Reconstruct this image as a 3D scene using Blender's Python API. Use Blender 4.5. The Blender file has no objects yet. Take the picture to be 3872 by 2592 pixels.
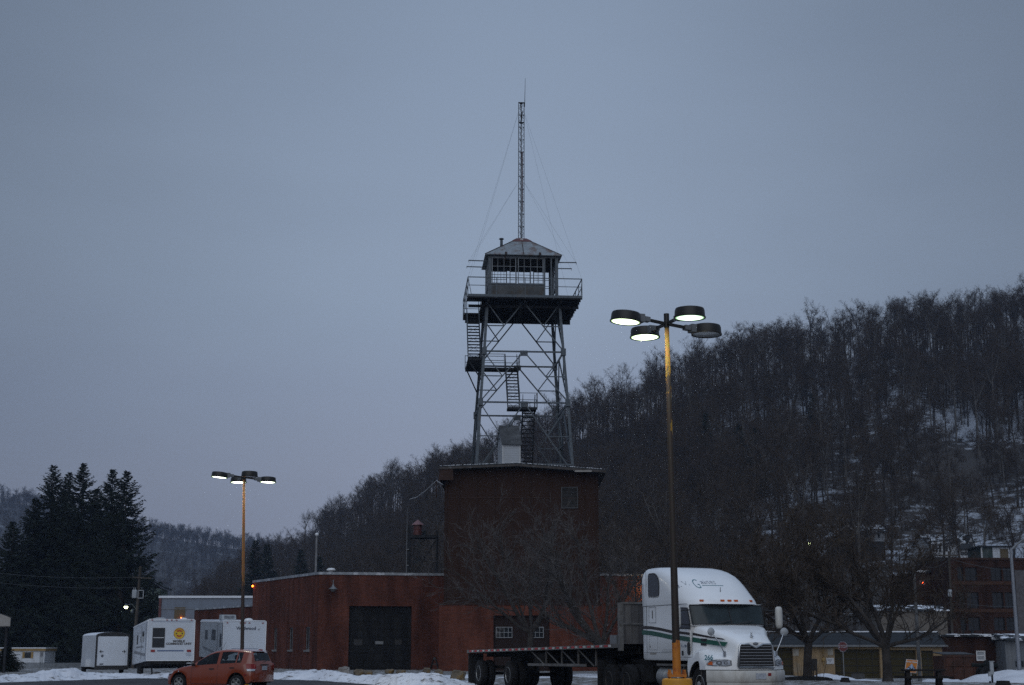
import bpy, math, random
from mathutils import Vector, Matrix, Euler, noise

# ------------------------------------------------------------------ camera, sky, sun, exposure
scene = bpy.context.scene
COL = scene.collection
F, CX, CY, YH, CAMH = 5500.0, 1936.0, 1296.0, 2445.0, 1.6      # focal length etc. in photo pixels
PIT = math.atan((YH - CY) / F)
CP, SP = math.cos(PIT), math.sin(PIT)
cam_data = bpy.data.cameras.new('camera')
cam_data.sensor_width = 36.0
cam_data.lens = F / 3872.0 * 36.0
cam_data.clip_start = 0.5
cam_data.clip_end = 12000
cam = bpy.data.objects.new('camera', cam_data)
COL.objects.link(cam)
cam.location = (0, 0, CAMH)
cam.rotation_euler = (math.pi / 2 + PIT, 0, 0)
scene.camera = cam
scene.view_settings.view_transform = 'Standard'
scene.view_settings.look = 'None'
scene.view_settings.gamma = 1.0
scene.view_settings.exposure = 0.0
scene.cycles.use_denoising = False
scene.cycles.max_bounces = 6
scene.cycles.volume_bounces = 1
scene.cycles.sample_clamp_indirect = 3.0
scene.cycles.sample_clamp_direct = 6.0
scene.cycles.use_adaptive_sampling = False

SUN_EL, SUN_AZ = math.radians(34), math.radians(186)            # dusk glow, high behind the camera
world = bpy.data.worlds.new('World')
scene.world = world
world.use_nodes = True
wn = world.node_tree.nodes; wl = world.node_tree.links
for n in list(wn): wn.remove(n)
w_out = wn.new('ShaderNodeOutputWorld')
w_sky = wn.new('ShaderNodeTexSky'); w_sky.sky_type = 'NISHITA'; w_sky.sun_disc = False
w_sky.sun_elevation = math.radians(2.0); w_sky.sun_rotation = SUN_AZ
w_sky.air_density = 1.0; w_sky.dust_density = 2.0
w_bg1 = wn.new('ShaderNodeBackground'); w_bg1.inputs['Strength'].default_value = 0.05
wl.new(w_sky.outputs[0], w_bg1.inputs['Color'])
# the overcast layer: dim and mauve at the skyline, blue-grey higher, brightest overhead
w_tc = wn.new('ShaderNodeTexCoord')
w_sep = wn.new('ShaderNodeSeparateXYZ'); wl.new(w_tc.outputs['Generated'], w_sep.inputs[0])
w_noi = wn.new('ShaderNodeTexNoise'); w_noi.inputs['Scale'].default_value = 2.2; w_noi.inputs['Detail'].default_value = 3
w_map = wn.new('ShaderNodeMapping'); w_map.inputs['Scale'].default_value = (1, 1, 3.0)
wl.new(w_tc.outputs['Generated'], w_map.inputs[0]); wl.new(w_map.outputs[0], w_noi.inputs['Vector'])
w_m1 = wn.new('ShaderNodeMath'); w_m1.operation = 'MULTIPLY_ADD'
w_m1.inputs[1].default_value = 0.11; wl.new(w_noi.outputs['Fac'], w_m1.inputs[0]); wl.new(w_sep.outputs['Z'], w_m1.inputs[2])
w_ramp = wn.new('ShaderNodeValToRGB')
wl.new(w_m1.outputs[0], w_ramp.inputs[0])
els = w_ramp.color_ramp.elements
els[0].position = 0.055; els[0].color = (0.186, 0.203, 0.268, 1)
els[1].position = 1.0; els[1].color = (0.34, 0.45, 0.64, 1)
for p_, c_ in ((0.17, (0.230, 0.260, 0.334, 1)), (0.30, (0.242, 0.300, 0.388, 1)), (0.42, (0.206, 0.260, 0.346, 1)), (0.56, (0.176, 0.226, 0.306, 1))):
    e_ = els.new(p_); e_.color = c_
w_bg2 = wn.new('ShaderNodeBackground'); w_bg2.inputs['Strength'].default_value = 1.31
# lens vignetting put into the sky colour: brighter ahead, darker to both sides
w_ab = wn.new('ShaderNodeMath'); w_ab.operation = 'ABSOLUTE'; wl.new(w_sep.outputs['X'], w_ab.inputs[0])
w_n2 = wn.new('ShaderNodeTexNoise'); w_n2.inputs['Scale'].default_value = 5.0; w_n2.inputs['Detail'].default_value = 5; wl.new(w_map.outputs[0], w_n2.inputs['Vector'])
w_m2 = wn.new('ShaderNodeMath'); w_m2.operation = 'MULTIPLY_ADD'; w_m2.inputs[1].default_value = 0.10; wl.new(w_n2.outputs['Fac'], w_m2.inputs[0]); wl.new(w_ab.outputs[0], w_m2.inputs[2])
w_mr = wn.new('ShaderNodeMapRange'); w_mr.interpolation_type = 'SMOOTHSTEP'; wl.new(w_m2.outputs[0], w_mr.inputs[0])
w_mr.inputs[1].default_value = 0.05; w_mr.inputs[2].default_value = 0.48; w_mr.inputs[3].default_value = 1.07; w_mr.inputs[4].default_value = 0.62
w_mul = wn.new('ShaderNodeVectorMath'); w_mul.operation = 'SCALE'; wl.new(w_ramp.outputs[0], w_mul.inputs[0]); wl.new(w_mr.outputs[0], w_mul.inputs['Scale'])
wl.new(w_mul.outputs[0], w_bg2.inputs['Color'])
w_add = wn.new('ShaderNodeMixShader'); w_add.inputs[0].default_value = 0.93
wl.new(w_bg1.outputs[0], w_add.inputs[1]); wl.new(w_bg2.outputs[0], w_add.inputs[2])
wl.new(w_add.outputs[0], w_out.inputs['Surface'])

sun_data = bpy.data.lights.new('sun', 'SUN')
sun_data.energy = 0.70
sun_data.angle = math.radians(70)
sun_data.color = (0.95, 0.97, 1.0)
sun = bpy.data.objects.new('sun', sun_data)
COL.objects.link(sun)
sd = Vector((math.sin(SUN_AZ) * math.cos(SUN_EL), math.cos(SUN_AZ) * math.cos(SUN_EL), math.sin(SUN_EL)))
sun.rotation_euler = (-sd).to_track_quat('-Z', 'Y').to_euler()

# ------------------------------------------------------------------ photo geometry helpers
def ray(px, py):
    a = (px - CX) / F; b = (CY - py) / F
    return Vector((a, CP - b * SP, SP + b * CP))
def W(px, py, Y):                    # where the line of sight of a photo pixel reaches depth Y
    r = ray(px, py); r = r * (Y / r.y); r.z += CAMH
    return r
def G(px, py, z=0.0):                # ... and where it reaches the height z
    r = ray(px, py); t = (z - CAMH) / r.z
    return Vector((r.x * t, r.y * t, z))
def sm(a, b, x):
    t = max(0.0, min(1.0, (x - a) / (b - a))); return t * t * (3 - 2 * t)
def lerp(a, b, t): return a + (b - a) * t

# ------------------------------------------------------------------ mesh builder
class MB:
    def __init__(s): s.v = []; s.f = []; s.mi = []; s.m = 0; s.sm = []; s.smooth = False; s.M = None
    def add(s, pts, faces):
        o = len(s.v)
        if s.M is not None: pts = [s.M @ Vector(p) for p in pts]
        s.v.extend([tuple(p) for p in pts])
        for f in faces:
            s.f.append(tuple(i + o for i in f)); s.mi.append(s.m); s.sm.append(s.smooth)
        return o
    def face(s, *pts): s.add(pts, [tuple(range(len(pts)))])
    def box(s, c, d, rz=0.0, R=None):
        c = Vector(c); hx, hy, hz = d[0] / 2, d[1] / 2, d[2] / 2
        if R is None: R = Matrix.Rotation(rz, 3, 'Z')
        pts = [c + R @ Vector((x, y, z)) for x in (-hx, hx) for y in (-hy, hy) for z in (-hz, hz)]
        s.add(pts, [(0, 1, 3, 2), (4, 6, 7, 5), (0, 4, 5, 1), (2, 3, 7, 6), (0, 2, 6, 4), (1, 5, 7, 3)])
    def box2(s, a, b):
        a = Vector(a); b = Vector(b)
        s.box((a + b) / 2, [abs(b[i] - a[i]) for i in range(3)])
    def bar(s, a, b, w, h=None, up=(0, 0, 1)):
        a = Vector(a); b = Vector(b); h = h or w
        d = (b - a)
        if d.length < 1e-6: return
        d.normalize(); u = Vector(up)
        if abs(d.dot(u)) > 0.98: u = Vector((1, 0, 0))
        x = d.cross(u).normalized(); y = x.cross(d).normalized()
        pts = []
        for p in (a, b):
            for i, j in ((-1, -1), (1, -1), (1, 1), (-1, 1)): pts.append(p + x * (w / 2 * i) + y * (h / 2 * j))
        s.add(pts, [(0, 3, 2, 1), (4, 5, 6, 7), (0, 1, 5, 4), (1, 2, 6, 5), (2, 3, 7, 6), (3, 0, 4, 7)])
    def tube(s, a, b, r0, r1=None, n=8, cap=True):
        s.path([a, b], [r0, r0 if r1 is None else r1], n, cap)
    def path(s, pts, rad, n=6, cap=False):
        pts = [Vector(p) for p in pts]; vs = []; x = None
        for i, p in enumerate(pts):
            d = (pts[min(i + 1, len(pts) - 1)] - pts[max(i - 1, 0)])
            if d.length < 1e-9: d = Vector((0, 0, 1))
            d.normalize()
            if x is None:
                u = Vector((0, 0, 1)) if abs(d.z) < 0.9 else Vector((1, 0, 0))
                x = d.cross(u).normalized()
            else:
                x = (x - d * x.dot(d))
                x = x.normalized() if x.length > 1e-6 else d.orthogonal().normalized()
            y = d.cross(x)
            for k in range(n):
                a = 2 * math.pi * k / n
                vs.append(p + (x * math.cos(a) + y * math.sin(a)) * rad[i])
        fs = []
        for i in range(len(pts) - 1):
            for k in range(n):
                k2 = (k + 1) % n
                fs.append((i * n + k, i * n + k2, (i + 1) * n + k2, (i + 1) * n + k))
        if cap:
            fs.append(tuple(range(n - 1, -1, -1))); fs.append(tuple((len(pts) - 1) * n + k for k in range(n)))
        s.add(vs, fs)
    def prism(s, poly, vec):
        n = len(poly); poly = [Vector(p) for p in poly]; vec = Vector(vec)
        s.add(poly + [p + vec for p in poly],
              [tuple(range(n - 1, -1, -1)), tuple(range(n, 2 * n))] + [(i, (i + 1) % n, n + (i + 1) % n, n + i) for i in range(n)])
    def lathe(s, prof, n=20, c=(0, 0, 0), R=None):
        c = Vector(c); R = R or Matrix.Identity(3); vs = []
        for r, z in prof:
            for k in range(n):
                a = 2 * math.pi * k / n
                vs.append(c + R @ Vector((r * math.cos(a), r * math.sin(a), z)))
        fs = []
        for i in range(len(prof) - 1):
            for k in range(n):
                k2 = (k + 1) % n
                fs.append((i * n + k, i * n + k2, (i + 1) * n + k2, (i + 1) * n + k))
        if prof[0][0] > 1e-6: fs.append(tuple(range(n - 1, -1, -1)))
        if prof[-1][0] > 1e-6: fs.append(tuple((len(prof) - 1) * n + k for k in range(n)))
        s.add(vs, fs)
    def ball(s, c, r, n=12, m=8, R=None):
        r = r if hasattr(r, '__len__') else (r, r, r); c = Vector(c); vs = []; R = R or Matrix.Identity(3)
        for i in range(m + 1):
            t = math.pi * i / m
            for k in range(n):
                a = 2 * math.pi * k / n
                vs.append(c + R @ Vector((r[0] * math.sin(t) * math.cos(a), r[1] * math.sin(t) * math.sin(a), -r[2] * math.cos(t))))
        s.add(vs, [(i * n + k, i * n + (k + 1) % n, (i + 1) * n + (k + 1) % n, (i + 1) * n + k) for i in range(m) for k in range(n)])
    def loft(s, rows, closed=False, skip=None, mat=None):
        n = len(rows[0]); vs = [p for r in rows for p in r]; fs = []
        o = len(s.f)
        for i in range(len(rows) - 1):
            for k in range(n if closed else n - 1):
                if skip and skip(i, k): continue
                k2 = (k + 1) % n
                fs.append((i * n + k, i * n + k2, (i + 1) * n + k2, (i + 1) * n + k))
        s.add(vs, fs)
    def bump_face(s, pts): s.face(*pts)
    def build(s, name, mats, parent=None, auto=None, merge=False):
        if not isinstance(mats, (list, tuple)): mats = [mats]
        me = bpy.data.meshes.new(name)
        me.from_pydata(s.v, [], s.f)
        for m in mats: me.materials.append(m)
        me.polygons.foreach_set('material_index', s.mi)
        me.polygons.foreach_set('use_smooth', s.sm)
        if merge:
            import bmesh
            bm = bmesh.new(); bm.from_mesh(me)
            bmesh.ops.remove_doubles(bm, verts=bm.verts, dist=merge if isinstance(merge, float) else 0.0005)
            bmesh.ops.recalc_face_normals(bm, faces=bm.faces)
            bm.to_mesh(me); bm.free()
        me.update()
        o = bpy.data.objects.new(name, me)
        COL.objects.link(o)
        if parent is not None: o.parent = parent
        if auto is not None:
            me.polygons.foreach_set('use_smooth', [True] * len(me.polygons))
            me.set_sharp_from_angle(angle=math.radians(auto))
        return o

def bevel(o, w, seg=2, ang=35):
    m = o.modifiers.new('bevel', 'BEVEL'); m.width = w; m.segments = seg; m.limit_method = 'ANGLE'; m.angle_limit = math.radians(ang)
    return o
def tag(o, label=None, cat=None, group=None, kind=None):
    if label: o['label'] = label
    if cat: o['category'] = cat
    if group: o['group'] = group
    if kind: o['kind'] = kind
    return o
def thing(name, label, cat, loc=(0, 0, 0), rz=0.0, group=None, rx=0.0, ry=0.0):
    o = bpy.data.objects.new(name, None); COL.objects.link(o)
    o.empty_display_size = 0.3
    o.location = loc; o.rotation_euler = (rx, ry, rz)
    return tag(o, label, cat, group)
def mat_of(o): return Matrix.LocRotScale(o.location, o.rotation_euler, None)
def dup(o, loc=None, rz=None, label=None, parent=None, scale=None):
    c = o.copy(); COL.objects.link(c)
    if loc is not None: c.location = loc
    if rz is not None: c.rotation_euler = (o.rotation_euler[0], o.rotation_euler[1], rz)
    if scale is not None: c.scale = (scale, scale, scale)
    if label: c['label'] = label
    if parent is not None: c.parent = parent
    for ch in [x for x in o.children]: dup(ch, parent=c)
    return c
def text_mesh(txt, size, mat, name, parent, M, bold=0.0, align='CENTER', shear=0.0, ext=0.004, sx=1.0):
    cu = bpy.data.curves.new(name, 'FONT'); cu.body = txt; cu.size = size; cu.align_x = align; cu.align_y = 'CENTER'
    cu.extrude = ext; cu.offset = bold; cu.shear = shear; cu.resolution_u = 3
    t = bpy.data.objects.new(name, cu); COL.objects.link(t)
    dg = bpy.context.evaluated_depsgraph_get(); dg.update()
    me = bpy.data.meshes.new_from_object(t.evaluated_get(dg))
    COL.objects.unlink(t); bpy.data.objects.remove(t); bpy.data.curves.remove(cu)
    me.transform(M @ Matrix.Diagonal((sx, 1, 1, 1)))
    me.materials.clear(); me.materials.append(mat)
    o = bpy.data.objects.new(name, me); COL.objects.link(o)
    o.parent = parent
    return o
def frame_mat(o, x, y):               # matrix whose local X and Y run along x and y
    x = Vector(x).normalized(); y = Vector(y).normalized(); z = x.cross(y)
    m = Matrix((x, y, z)).transposed().to_4x4(); m.translation = Vector(o)
    return m

# ------------------------------------------------------------------ materials
MATS = {}
def newmat(name):
    m = bpy.data.materials.new(name); m.use_nodes = True; MATS[name] = m
    nt = m.node_tree; b = nt.nodes['Principled BSDF']
    return m, nt, nt.nodes, nt.links, b
def pm(name, col, rough=0.6, metal=0.0, var=0.2, scale=3.0, col2=None, thr=(0.45, 0.62), sc2=2.0, bump=0.0, bscale=40.0, coat=0.0, spec=0.5, stretch=(1, 1, 1), detail=4):
    """Principled with uneven tone, an optional second colour in patches, and fine bump."""
    m, nt, N, L, b = newmat(name)
    tc = N.new('ShaderNodeTexCoord'); mp = N.new('ShaderNodeMapping'); mp.inputs['Scale'].default_value = stretch
    L.new(tc.outputs['Object'], mp.inputs[0])
    n1 = N.new('ShaderNodeTexNoise'); n1.inputs['Scale'].default_value = scale; n1.inputs['Detail'].default_value = detail
    L.new(mp.outputs[0], n1.inputs['Vector'])
    r1 = N.new('ShaderNodeValToRGB'); L.new(n1.outputs['Fac'], r1.inputs[0])
    r1.color_ramp.elements[0].position = 0.3; r1.color_ramp.elements[1].position = 0.7
    r1.color_ramp.elements[0].color = (*[c * (1 - var) for c in col], 1)
    r1.color_ramp.elements[1].color = (*[min(1, c * (1 + var)) for c in col], 1)
    out = r1.outputs[0]
    if col2 is not None:
        n2 = N.new('ShaderNodeTexNoise'); n2.inputs['Scale'].default_value = sc2; n2.inputs['Detail'].default_value = 6; n2.inputs['Roughness'].default_value = 0.65
        L.new(mp.outputs[0], n2.inputs['Vector'])
        r2 = N.new('ShaderNodeValToRGB'); L.new(n2.outputs['Fac'], r2.inputs[0])
        r2.color_ramp.elements[0].position = thr[0]; r2.color_ramp.elements[1].position = thr[1]
        mx = N.new('ShaderNodeMix'); mx.data_type = 'RGBA'
        L.new(r2.outputs[0], mx.inputs[0]); L.new(out, mx.inputs[6]); mx.inputs[7].default_value = (*col2, 1)
        out = mx.outputs[2]
    L.new(out, b.inputs['Base Color'])
    b.inputs['Roughness'].default_value = rough; b.inputs['Metallic'].default_value = metal
    b.inputs['Specular IOR Level'].default_value = spec if rough < 0.68 else spec * 0.22
    if coat: b.inputs['Coat Weight'].default_value = coat; b.inputs['Coat Roughness'].default_value = 0.08
    if bump:
        n3 = N.new('ShaderNodeTexNoise'); n3.inputs['Scale'].default_value = bscale; n3.inputs['Detail'].default_value = 3
        L.new(tc.outputs['Object'], n3.inputs['Vector'])
        bp = N.new('ShaderNodeBump'); bp.inputs['Strength'].default_value = bump; bp.inputs['Distance'].default_value = 0.02
        L.new(n3.outputs['Fac'], bp.inputs['Height']); L.new(bp.outputs[0], b.inputs['Normal'])
    return m
def lens_mat(name, mid, edge, s_mid, s_edge):
    """a lit lamp glass: brightest under the bulb, tinted and dimmer towards the rim"""
    m, nt, N, L, b = newmat(name)
    lw = N.new('ShaderNodeUVMap') if False else N.new('ShaderNodeAttribute'); lw.attribute_name = 'rim'
    mx = N.new('ShaderNodeMix'); mx.data_type = 'RGBA'; L.new(lw.outputs['Fac'], mx.inputs[0]); mx.inputs[6].default_value = (*mid, 1); mx.inputs[7].default_value = (*edge, 1)
    mr = N.new('ShaderNodeMapRange'); L.new(lw.outputs['Fac'], mr.inputs[0]); mr.inputs[3].default_value = s_mid; mr.inputs[4].default_value = s_edge
    b.inputs['Base Color'].default_value = (.3, .3, .3, 1); b.inputs['Roughness'].default_value = .2
    L.new(mx.outputs[2], b.inputs['Emission Color']); L.new(mr.outputs[0], b.inputs['Emission Strength'])
    return m
def emit(name, col, strength):
    m, nt, N, L, b = newmat(name)
    b.inputs['Base Color'].default_value = (*[min(1, c * 0.8) for c in col], 1)
    b.inputs['Emission Color'].default_value = (*col, 1); b.inputs['Emission Strength'].default_value = strength
    return m
def wall_uv(N, L):                    # (distance along the wall, height) for any upright wall
    g = N.new('ShaderNodeNewGeometry'); tc = N.new('ShaderNodeTexCoord')
    cr = N.new('ShaderNodeVectorMath'); cr.operation = 'CROSS_PRODUCT'; cr.inputs[1].default_value = (0, 0, 1)
    L.new(g.outputs['True Normal'], cr.inputs[0])
    dt = N.new('ShaderNodeVectorMath'); dt.operation = 'DOT_PRODUCT'
    L.new(g.outputs['Position'], dt.inputs[0]); L.new(cr.outputs[0], dt.inputs[1])
    sp = N.new('ShaderNodeSeparateXYZ'); L.new(g.outputs['Position'], sp.inputs[0])
    cb = N.new('ShaderNodeCombineXYZ'); L.new(dt.outputs['Value'], cb.inputs[0]); L.new(sp.outputs['Z'], cb.inputs[1])
    return cb.outputs[0]
def brick_mat(name, c1, c2, mortar, stain=0.55, patch=None):
    m, nt, N, L, b = newmat(name)
    uv = wall_uv(N, L)
    br = N.new('ShaderNodeTexBrick'); L.new(uv, br.inputs['Vector'])
    br.inputs['Color1'].default_value = (*c1, 1); br.inputs['Color2'].default_value = (*c2, 1); br.inputs['Mortar'].default_value = (*mortar, 1)
    br.inputs['Scale'].default_value = 1.0; br.inputs['Brick Width'].default_value = 0.24; br.inputs['Row Height'].default_value = 0.085
    br.inputs['Mortar Size'].default_value = 0.009; br.inputs['Bias'].default_value = -0.1
    # weather: large soft patches and streaks that run down the wall
    mp = N.new('ShaderNodeMapping'); mp.inputs['Scale'].default_value = (1.1, 0.16, 1); L.new(uv, mp.inputs[0])
    n1 = N.new('ShaderNodeTexNoise'); n1.inputs['Scale'].default_value = 1.0; n1.inputs['Detail'].default_value = 7; n1.inputs['Roughness'].default_value = 0.6; L.new(mp.outputs[0], n1.inputs['Vector'])
    r1 = N.new('ShaderNodeValToRGB'); L.new(n1.outputs['Fac'], r1.inputs[0])
    r1.color_ramp.elements[0].position = 0.36; r1.color_ramp.elements[1].position = 0.60
    r1.color_ramp.elements[0].color = (stain, stain * 0.97, stain * 0.95, 1); r1.color_ramp.elements[1].color = (1.1, 1.1, 1.1, 1)
    n2 = N.new('ShaderNodeTexNoise'); n2.inputs['Scale'].default_value = 0.45; n2.inputs['Detail'].default_value = 5; L.new(uv, n2.inputs['Vector'])
    r2 = N.new('ShaderNodeValToRGB'); L.new(n2.outputs['Fac'], r2.inputs[0])
    r2.color_ramp.elements[0].position = 0.35; r2.color_ramp.elements[1].position = 0.7
    r2.color_ramp.elements[0].color = (0.78, 0.8, 0.82, 1); r2.color_ramp.elements[1].color = (1.18, 1.12, 1.08, 1)
    m1 = N.new('ShaderNodeMix'); m1.data_type = 'RGBA'; m1.blend_type = 'MULTIPLY'; m1.inputs[0].default_value = 1
    L.new(br.outputs['Color'], m1.inputs[6]); L.new(r1.outputs[0], m1.inputs[7])
    m2 = N.new('ShaderNodeMix'); m2.data_type = 'RGBA'; m2.blend_type = 'MULTIPLY'; m2.inputs[0].default_value = 1
    L.new(m1.outputs[2], m2.inputs[6]); L.new(r2.outputs[0], m2.inputs[7])
    L.new(m2.outputs[2], b.inputs['Base Color']); b.inputs['Roughness'].default_value = 0.88; b.inputs['Specular IOR Level'].default_value = 0.12
    bp = N.new('ShaderNodeBump'); bp.inputs['Strength'].default_value = 0.35; bp.inputs['Distance'].default_value = 0.01; bp.invert = True
    L.new(br.outputs['Fac'], bp.inputs['Height']); L.new(bp.outputs[0], b.inputs['Normal'])
    return m
def siding_mat(name, col, pitch=0.11, rough=0.45, vertical=False, dirt=(0.35, 0.33, 0.30), dirt_amt=0.25, bump=0.5, line=0.75, metal=0.0, coord='wall', spec=0.5):
    """Painted sheet or clapboard: lines every `pitch` metres along height (or along the wall)."""
    m, nt, N, L, b = newmat(name)
    if coord == 'wall': uv = wall_uv(N, L)
    else:
        tc = N.new('ShaderNodeTexCoord'); sp0 = N.new('ShaderNodeSeparateXYZ'); L.new(tc.outputs['Object'], sp0.inputs[0])
        ad = N.new('ShaderNodeMath'); L.new(sp0.outputs['X'], ad.inputs[0]); L.new(sp0.outputs['Y'], ad.inputs[1])
        cb = N.new('ShaderNodeCombineXYZ'); L.new(ad.outputs[0], cb.inputs[0]); L.new(sp0.outputs['Z'], cb.inputs[1]); uv = cb.outputs[0]
    sp = N.new('ShaderNodeSeparateXYZ'); L.new(uv, sp.inputs[0])
    dv = N.new('ShaderNodeMath'); dv.operation = 'DIVIDE'; L.new(sp.outputs['X' if vertical else 'Y'], dv.inputs[0]); dv.inputs[1].default_value = pitch
    fr = N.new('ShaderNodeMath'); fr.operation = 'FRACT'; L.new(dv.outputs[0], fr.inputs[0])
    rl = N.new('ShaderNodeValToRGB'); L.new(fr.outputs[0], rl.inputs[0])
    rl.color_ramp.elements[0].position = 0.0; rl.color_ramp.elements[0].color = (line, line, line, 1)
    rl.color_ramp.elements[1].position = 0.2; rl.color_ramp.elements[1].color = (1, 1, 1, 1)
    n1 = N.new('ShaderNodeTexNoise'); n1.inputs['Scale'].default_value = 1.3; n1.inputs['Detail'].default_value = 6
    mp = N.new('ShaderNodeMapping'); mp.inputs['Scale'].default_value = (1.5, 0.5, 1); L.new(uv, mp.inputs[0]); L.new(mp.outputs[0], n1.inputs['Vector'])
    r1 = N.new('ShaderNodeValToRGB'); L.new(n1.outputs['Fac'], r1.inputs[0])
    r1.color_ramp.elements[0].position = 0.42; r1.color_ramp.elements[1].position = 0.75
    r1.color_ramp.elements[0].color = (0, 0, 0, 1); r1.color_ramp.elements[1].color = (dirt_amt, dirt_amt, dirt_amt, 1)
    mx = N.new('ShaderNodeMix'); mx.data_type = 'RGBA'; L.new(r1.outputs[0], mx.inputs[0]); mx.inputs[6].default_value = (*col, 1); mx.inputs[7].default_value = (*dirt, 1)
    m1 = N.new('ShaderNodeMix'); m1.data_type = 'RGBA'; m1.blend_type = 'MULTIPLY'; m1.inputs[0].default_value = 1
    L.new(mx.outputs[2], m1.inputs[6]); L.new(rl.outputs[0], m1.inputs[7])
    L.new(m1.outputs[2], b.inputs['Base Color']); b.inputs['Roughness'].default_value = rough; b.inputs['Metallic'].default_value = metal
    b.inputs['Specular IOR Level'].default_value = spec if rough < 0.58 else spec * 0.22
    if bump:
        bp = N.new('ShaderNodeBump'); bp.inputs['Strength'].default_value = bump; bp.inputs['Distance'].default_value = 0.015
        L.new(fr.outputs[0], bp.inputs['Height']); L.new(bp.outputs[0], b.inputs['Normal'])
    return m

M_brick = brick_mat('brick', (0.135, 0.042, 0.027), (0.088, 0.028, 0.020), (0.088, 0.052, 0.040))
M_brick_b = brick_mat('brick_lamplit', (0.145, 0.044, 0.027), (0.100, 0.030, 0.020), (0.105, 0.058, 0.042), stain=0.7)  # lamplight on the block's base put into a brighter brick colour
M_brick_d = brick_mat('brick_dark', (0.048, 0.022, 0.016), (0.034, 0.016, 0.013), (0.040, 0.028, 0.023))
M_clad = siding_mat('brown_cladding', (0.034, 0.018, 0.013), pitch=1.22, vertical=True, line=0.78, dirt=(0.035, 0.022, 0.018), dirt_amt=0.6, rough=0.75)
M_clad_trim = pm('brown_trim', (0.045, 0.026, 0.02), 0.7)
M_coping = pm('coping', (0.24, 0.26, 0.285), 0.5, 0.3, col2=(0.5, 0.52, 0.56), thr=(0.5, 0.65), sc2=1.5)
M_roof_d = pm('roof_felt', (0.05, 0.05, 0.055), 0.9, col2=(0.7, 0.72, 0.76), thr=(0.5, 0.6), sc2=0.8)
M_door_d = siding_mat('dark_door', (0.009, 0.0095, 0.0105), pitch=0.55, rough=0.6, dirt=(0.03, 0.03, 0.03), dirt_amt=0.6, line=0.5)
M_door_b = siding_mat('brown_door', (0.030, 0.019, 0.017), pitch=0.3, vertical=True, rough=0.7, dirt=(0.02, 0.015, 0.014), dirt_amt=0.5)
M_glass_d = pm('dark_glass', (0.012, 0.015, 0.018), 0.06, 0.0, var=0.3, spec=0.7)
M_white = pm('white_paint', (0.72, 0.73, 0.74), 0.35, var=0.05, col2=(0.5, 0.48, 0.45), thr=(0.6, 0.85), sc2=1.2)
M_white_w = pm('white_wood', (0.52, 0.53, 0.54), 0.7, var=0.1)
M_galv = pm('galvanised_steel', (0.064, 0.080, 0.096), 0.5, 0.35, var=0.3, scale=6, col2=(0.09, 0.075, 0.065), thr=(0.58, 0.74), sc2=3)
M_steel_d = pm('dark_steel', (0.028, 0.030, 0.034), 0.7, 0.2, var=0.3)
M_wood_g = pm('grey_boards', (0.060, 0.055, 0.052), 0.85, var=0.35, scale=2, stretch=(1, 6, 1))
M_board = pm('weathered_panel', (0.10, 0.105, 0.108), 0.8, var=0.25, scale=1.6, col2=(0.09, 0.075, 0.06), thr=(0.5, 0.75), sc2=2.5)
M_roof_t = pm('tin_roof', (0.22, 0.245, 0.26), 0.55, 0.2, var=0.2, scale=3, col2=(0.13, 0.085, 0.065), thr=(0.52, 0.66), sc2=1.6)
M_red = pm('faded_red', (0.085, 0.022, 0.021), 0.6, var=0.25, col2=(0.12, 0.05, 0.045), thr=(0.5, 0.7))
M_pink = pm('faded_pink_roof', (0.19, 0.095, 0.10), 0.6, var=0.2)
M_black = pm('black_plastic', (0.012, 0.012, 0.013), 0.45, var=0.2)
M_rubber = pm('tyre_rubber', (0.018, 0.018, 0.019), 0.85, var=0.35, scale=8, bump=0.3)
M_chrome = pm('chrome', (0.50, 0.52, 0.54), 0.22, 0.9, var=0.12, scale=10)
M_alu = pm('aluminium_rim', (0.36, 0.37, 0.37), 0.4, 0.7, var=0.2, scale=6, col2=(0.12, 0.11, 0.10), thr=(0.5, 0.75), sc2=5)
M_grime = pm('grimy_frame', (0.016, 0.0155, 0.015), 0.85, var=0.4, scale=5)
M_truck = pm('truck_white', (0.80, 0.82, 0.84), 0.32, var=0.04, scale=1.2, col2=(0.52, 0.50, 0.47), thr=(0.62, 0.9), sc2=1.1, coat=0.3)
M_truck_low = pm('road_dirty_white', (0.50, 0.50, 0.48), 0.5, var=0.10, scale=3, col2=(0.30, 0.28, 0.25), thr=(0.45, 0.72), sc2=2.6, stretch=(1, 1, 0.5))
M_green = pm('green_stripe', (0.008, 0.085, 0.055), 0.35, var=0.08)
M_stripe_k = pm('black_stripe', (0.020, 0.013, 0.012), 0.4, var=0.1)
M_teal = pm('teal_lettering', (0.03, 0.16, 0.20), 0.5, var=0.3, scale=20)
M_fade = pm('worn_lettering', (0.12, 0.15, 0.21), 0.6, var=0.5, scale=14, col2=(0.60, 0.63, 0.66), thr=(0.47, 0.56), sc2=9)
M_orange_l = pm('amber_lens', (0.55, 0.11, 0.02), 0.25, var=0.1)
M_red_l = pm('red_lens', (0.22, 0.012, 0.012), 0.25, var=0.1)
M_redtape = pm('red_tape', (0.42, 0.025, 0.03), 0.5, var=0.25, scale=9)
M_whitetape = pm('white_tape', (0.52, 0.52, 0.50), 0.5, var=0.2, scale=9)
M_lensc = pm('clear_lens', (0.42, 0.46, 0.52), 0.12, 0.2, var=0.2, scale=12)
M_deck = pm('trailer_edge', (0.16, 0.155, 0.15), 0.55, 0.4, var=0.3, scale=4, col2=(0.08, 0.07, 0.06), thr=(0.5, 0.7), sc2=3)
M_headb = siding_mat('headboard_sheet', (0.075, 0.07, 0.07), pitch=0.24, vertical=True, metal=0.2, rough=0.5, line=0.5, coord='obj')
M_car = pm('orange_car_paint', (0.20, 0.034, 0.009), 0.28, var=0.04, scale=1.5, coat=0.8)
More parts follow.
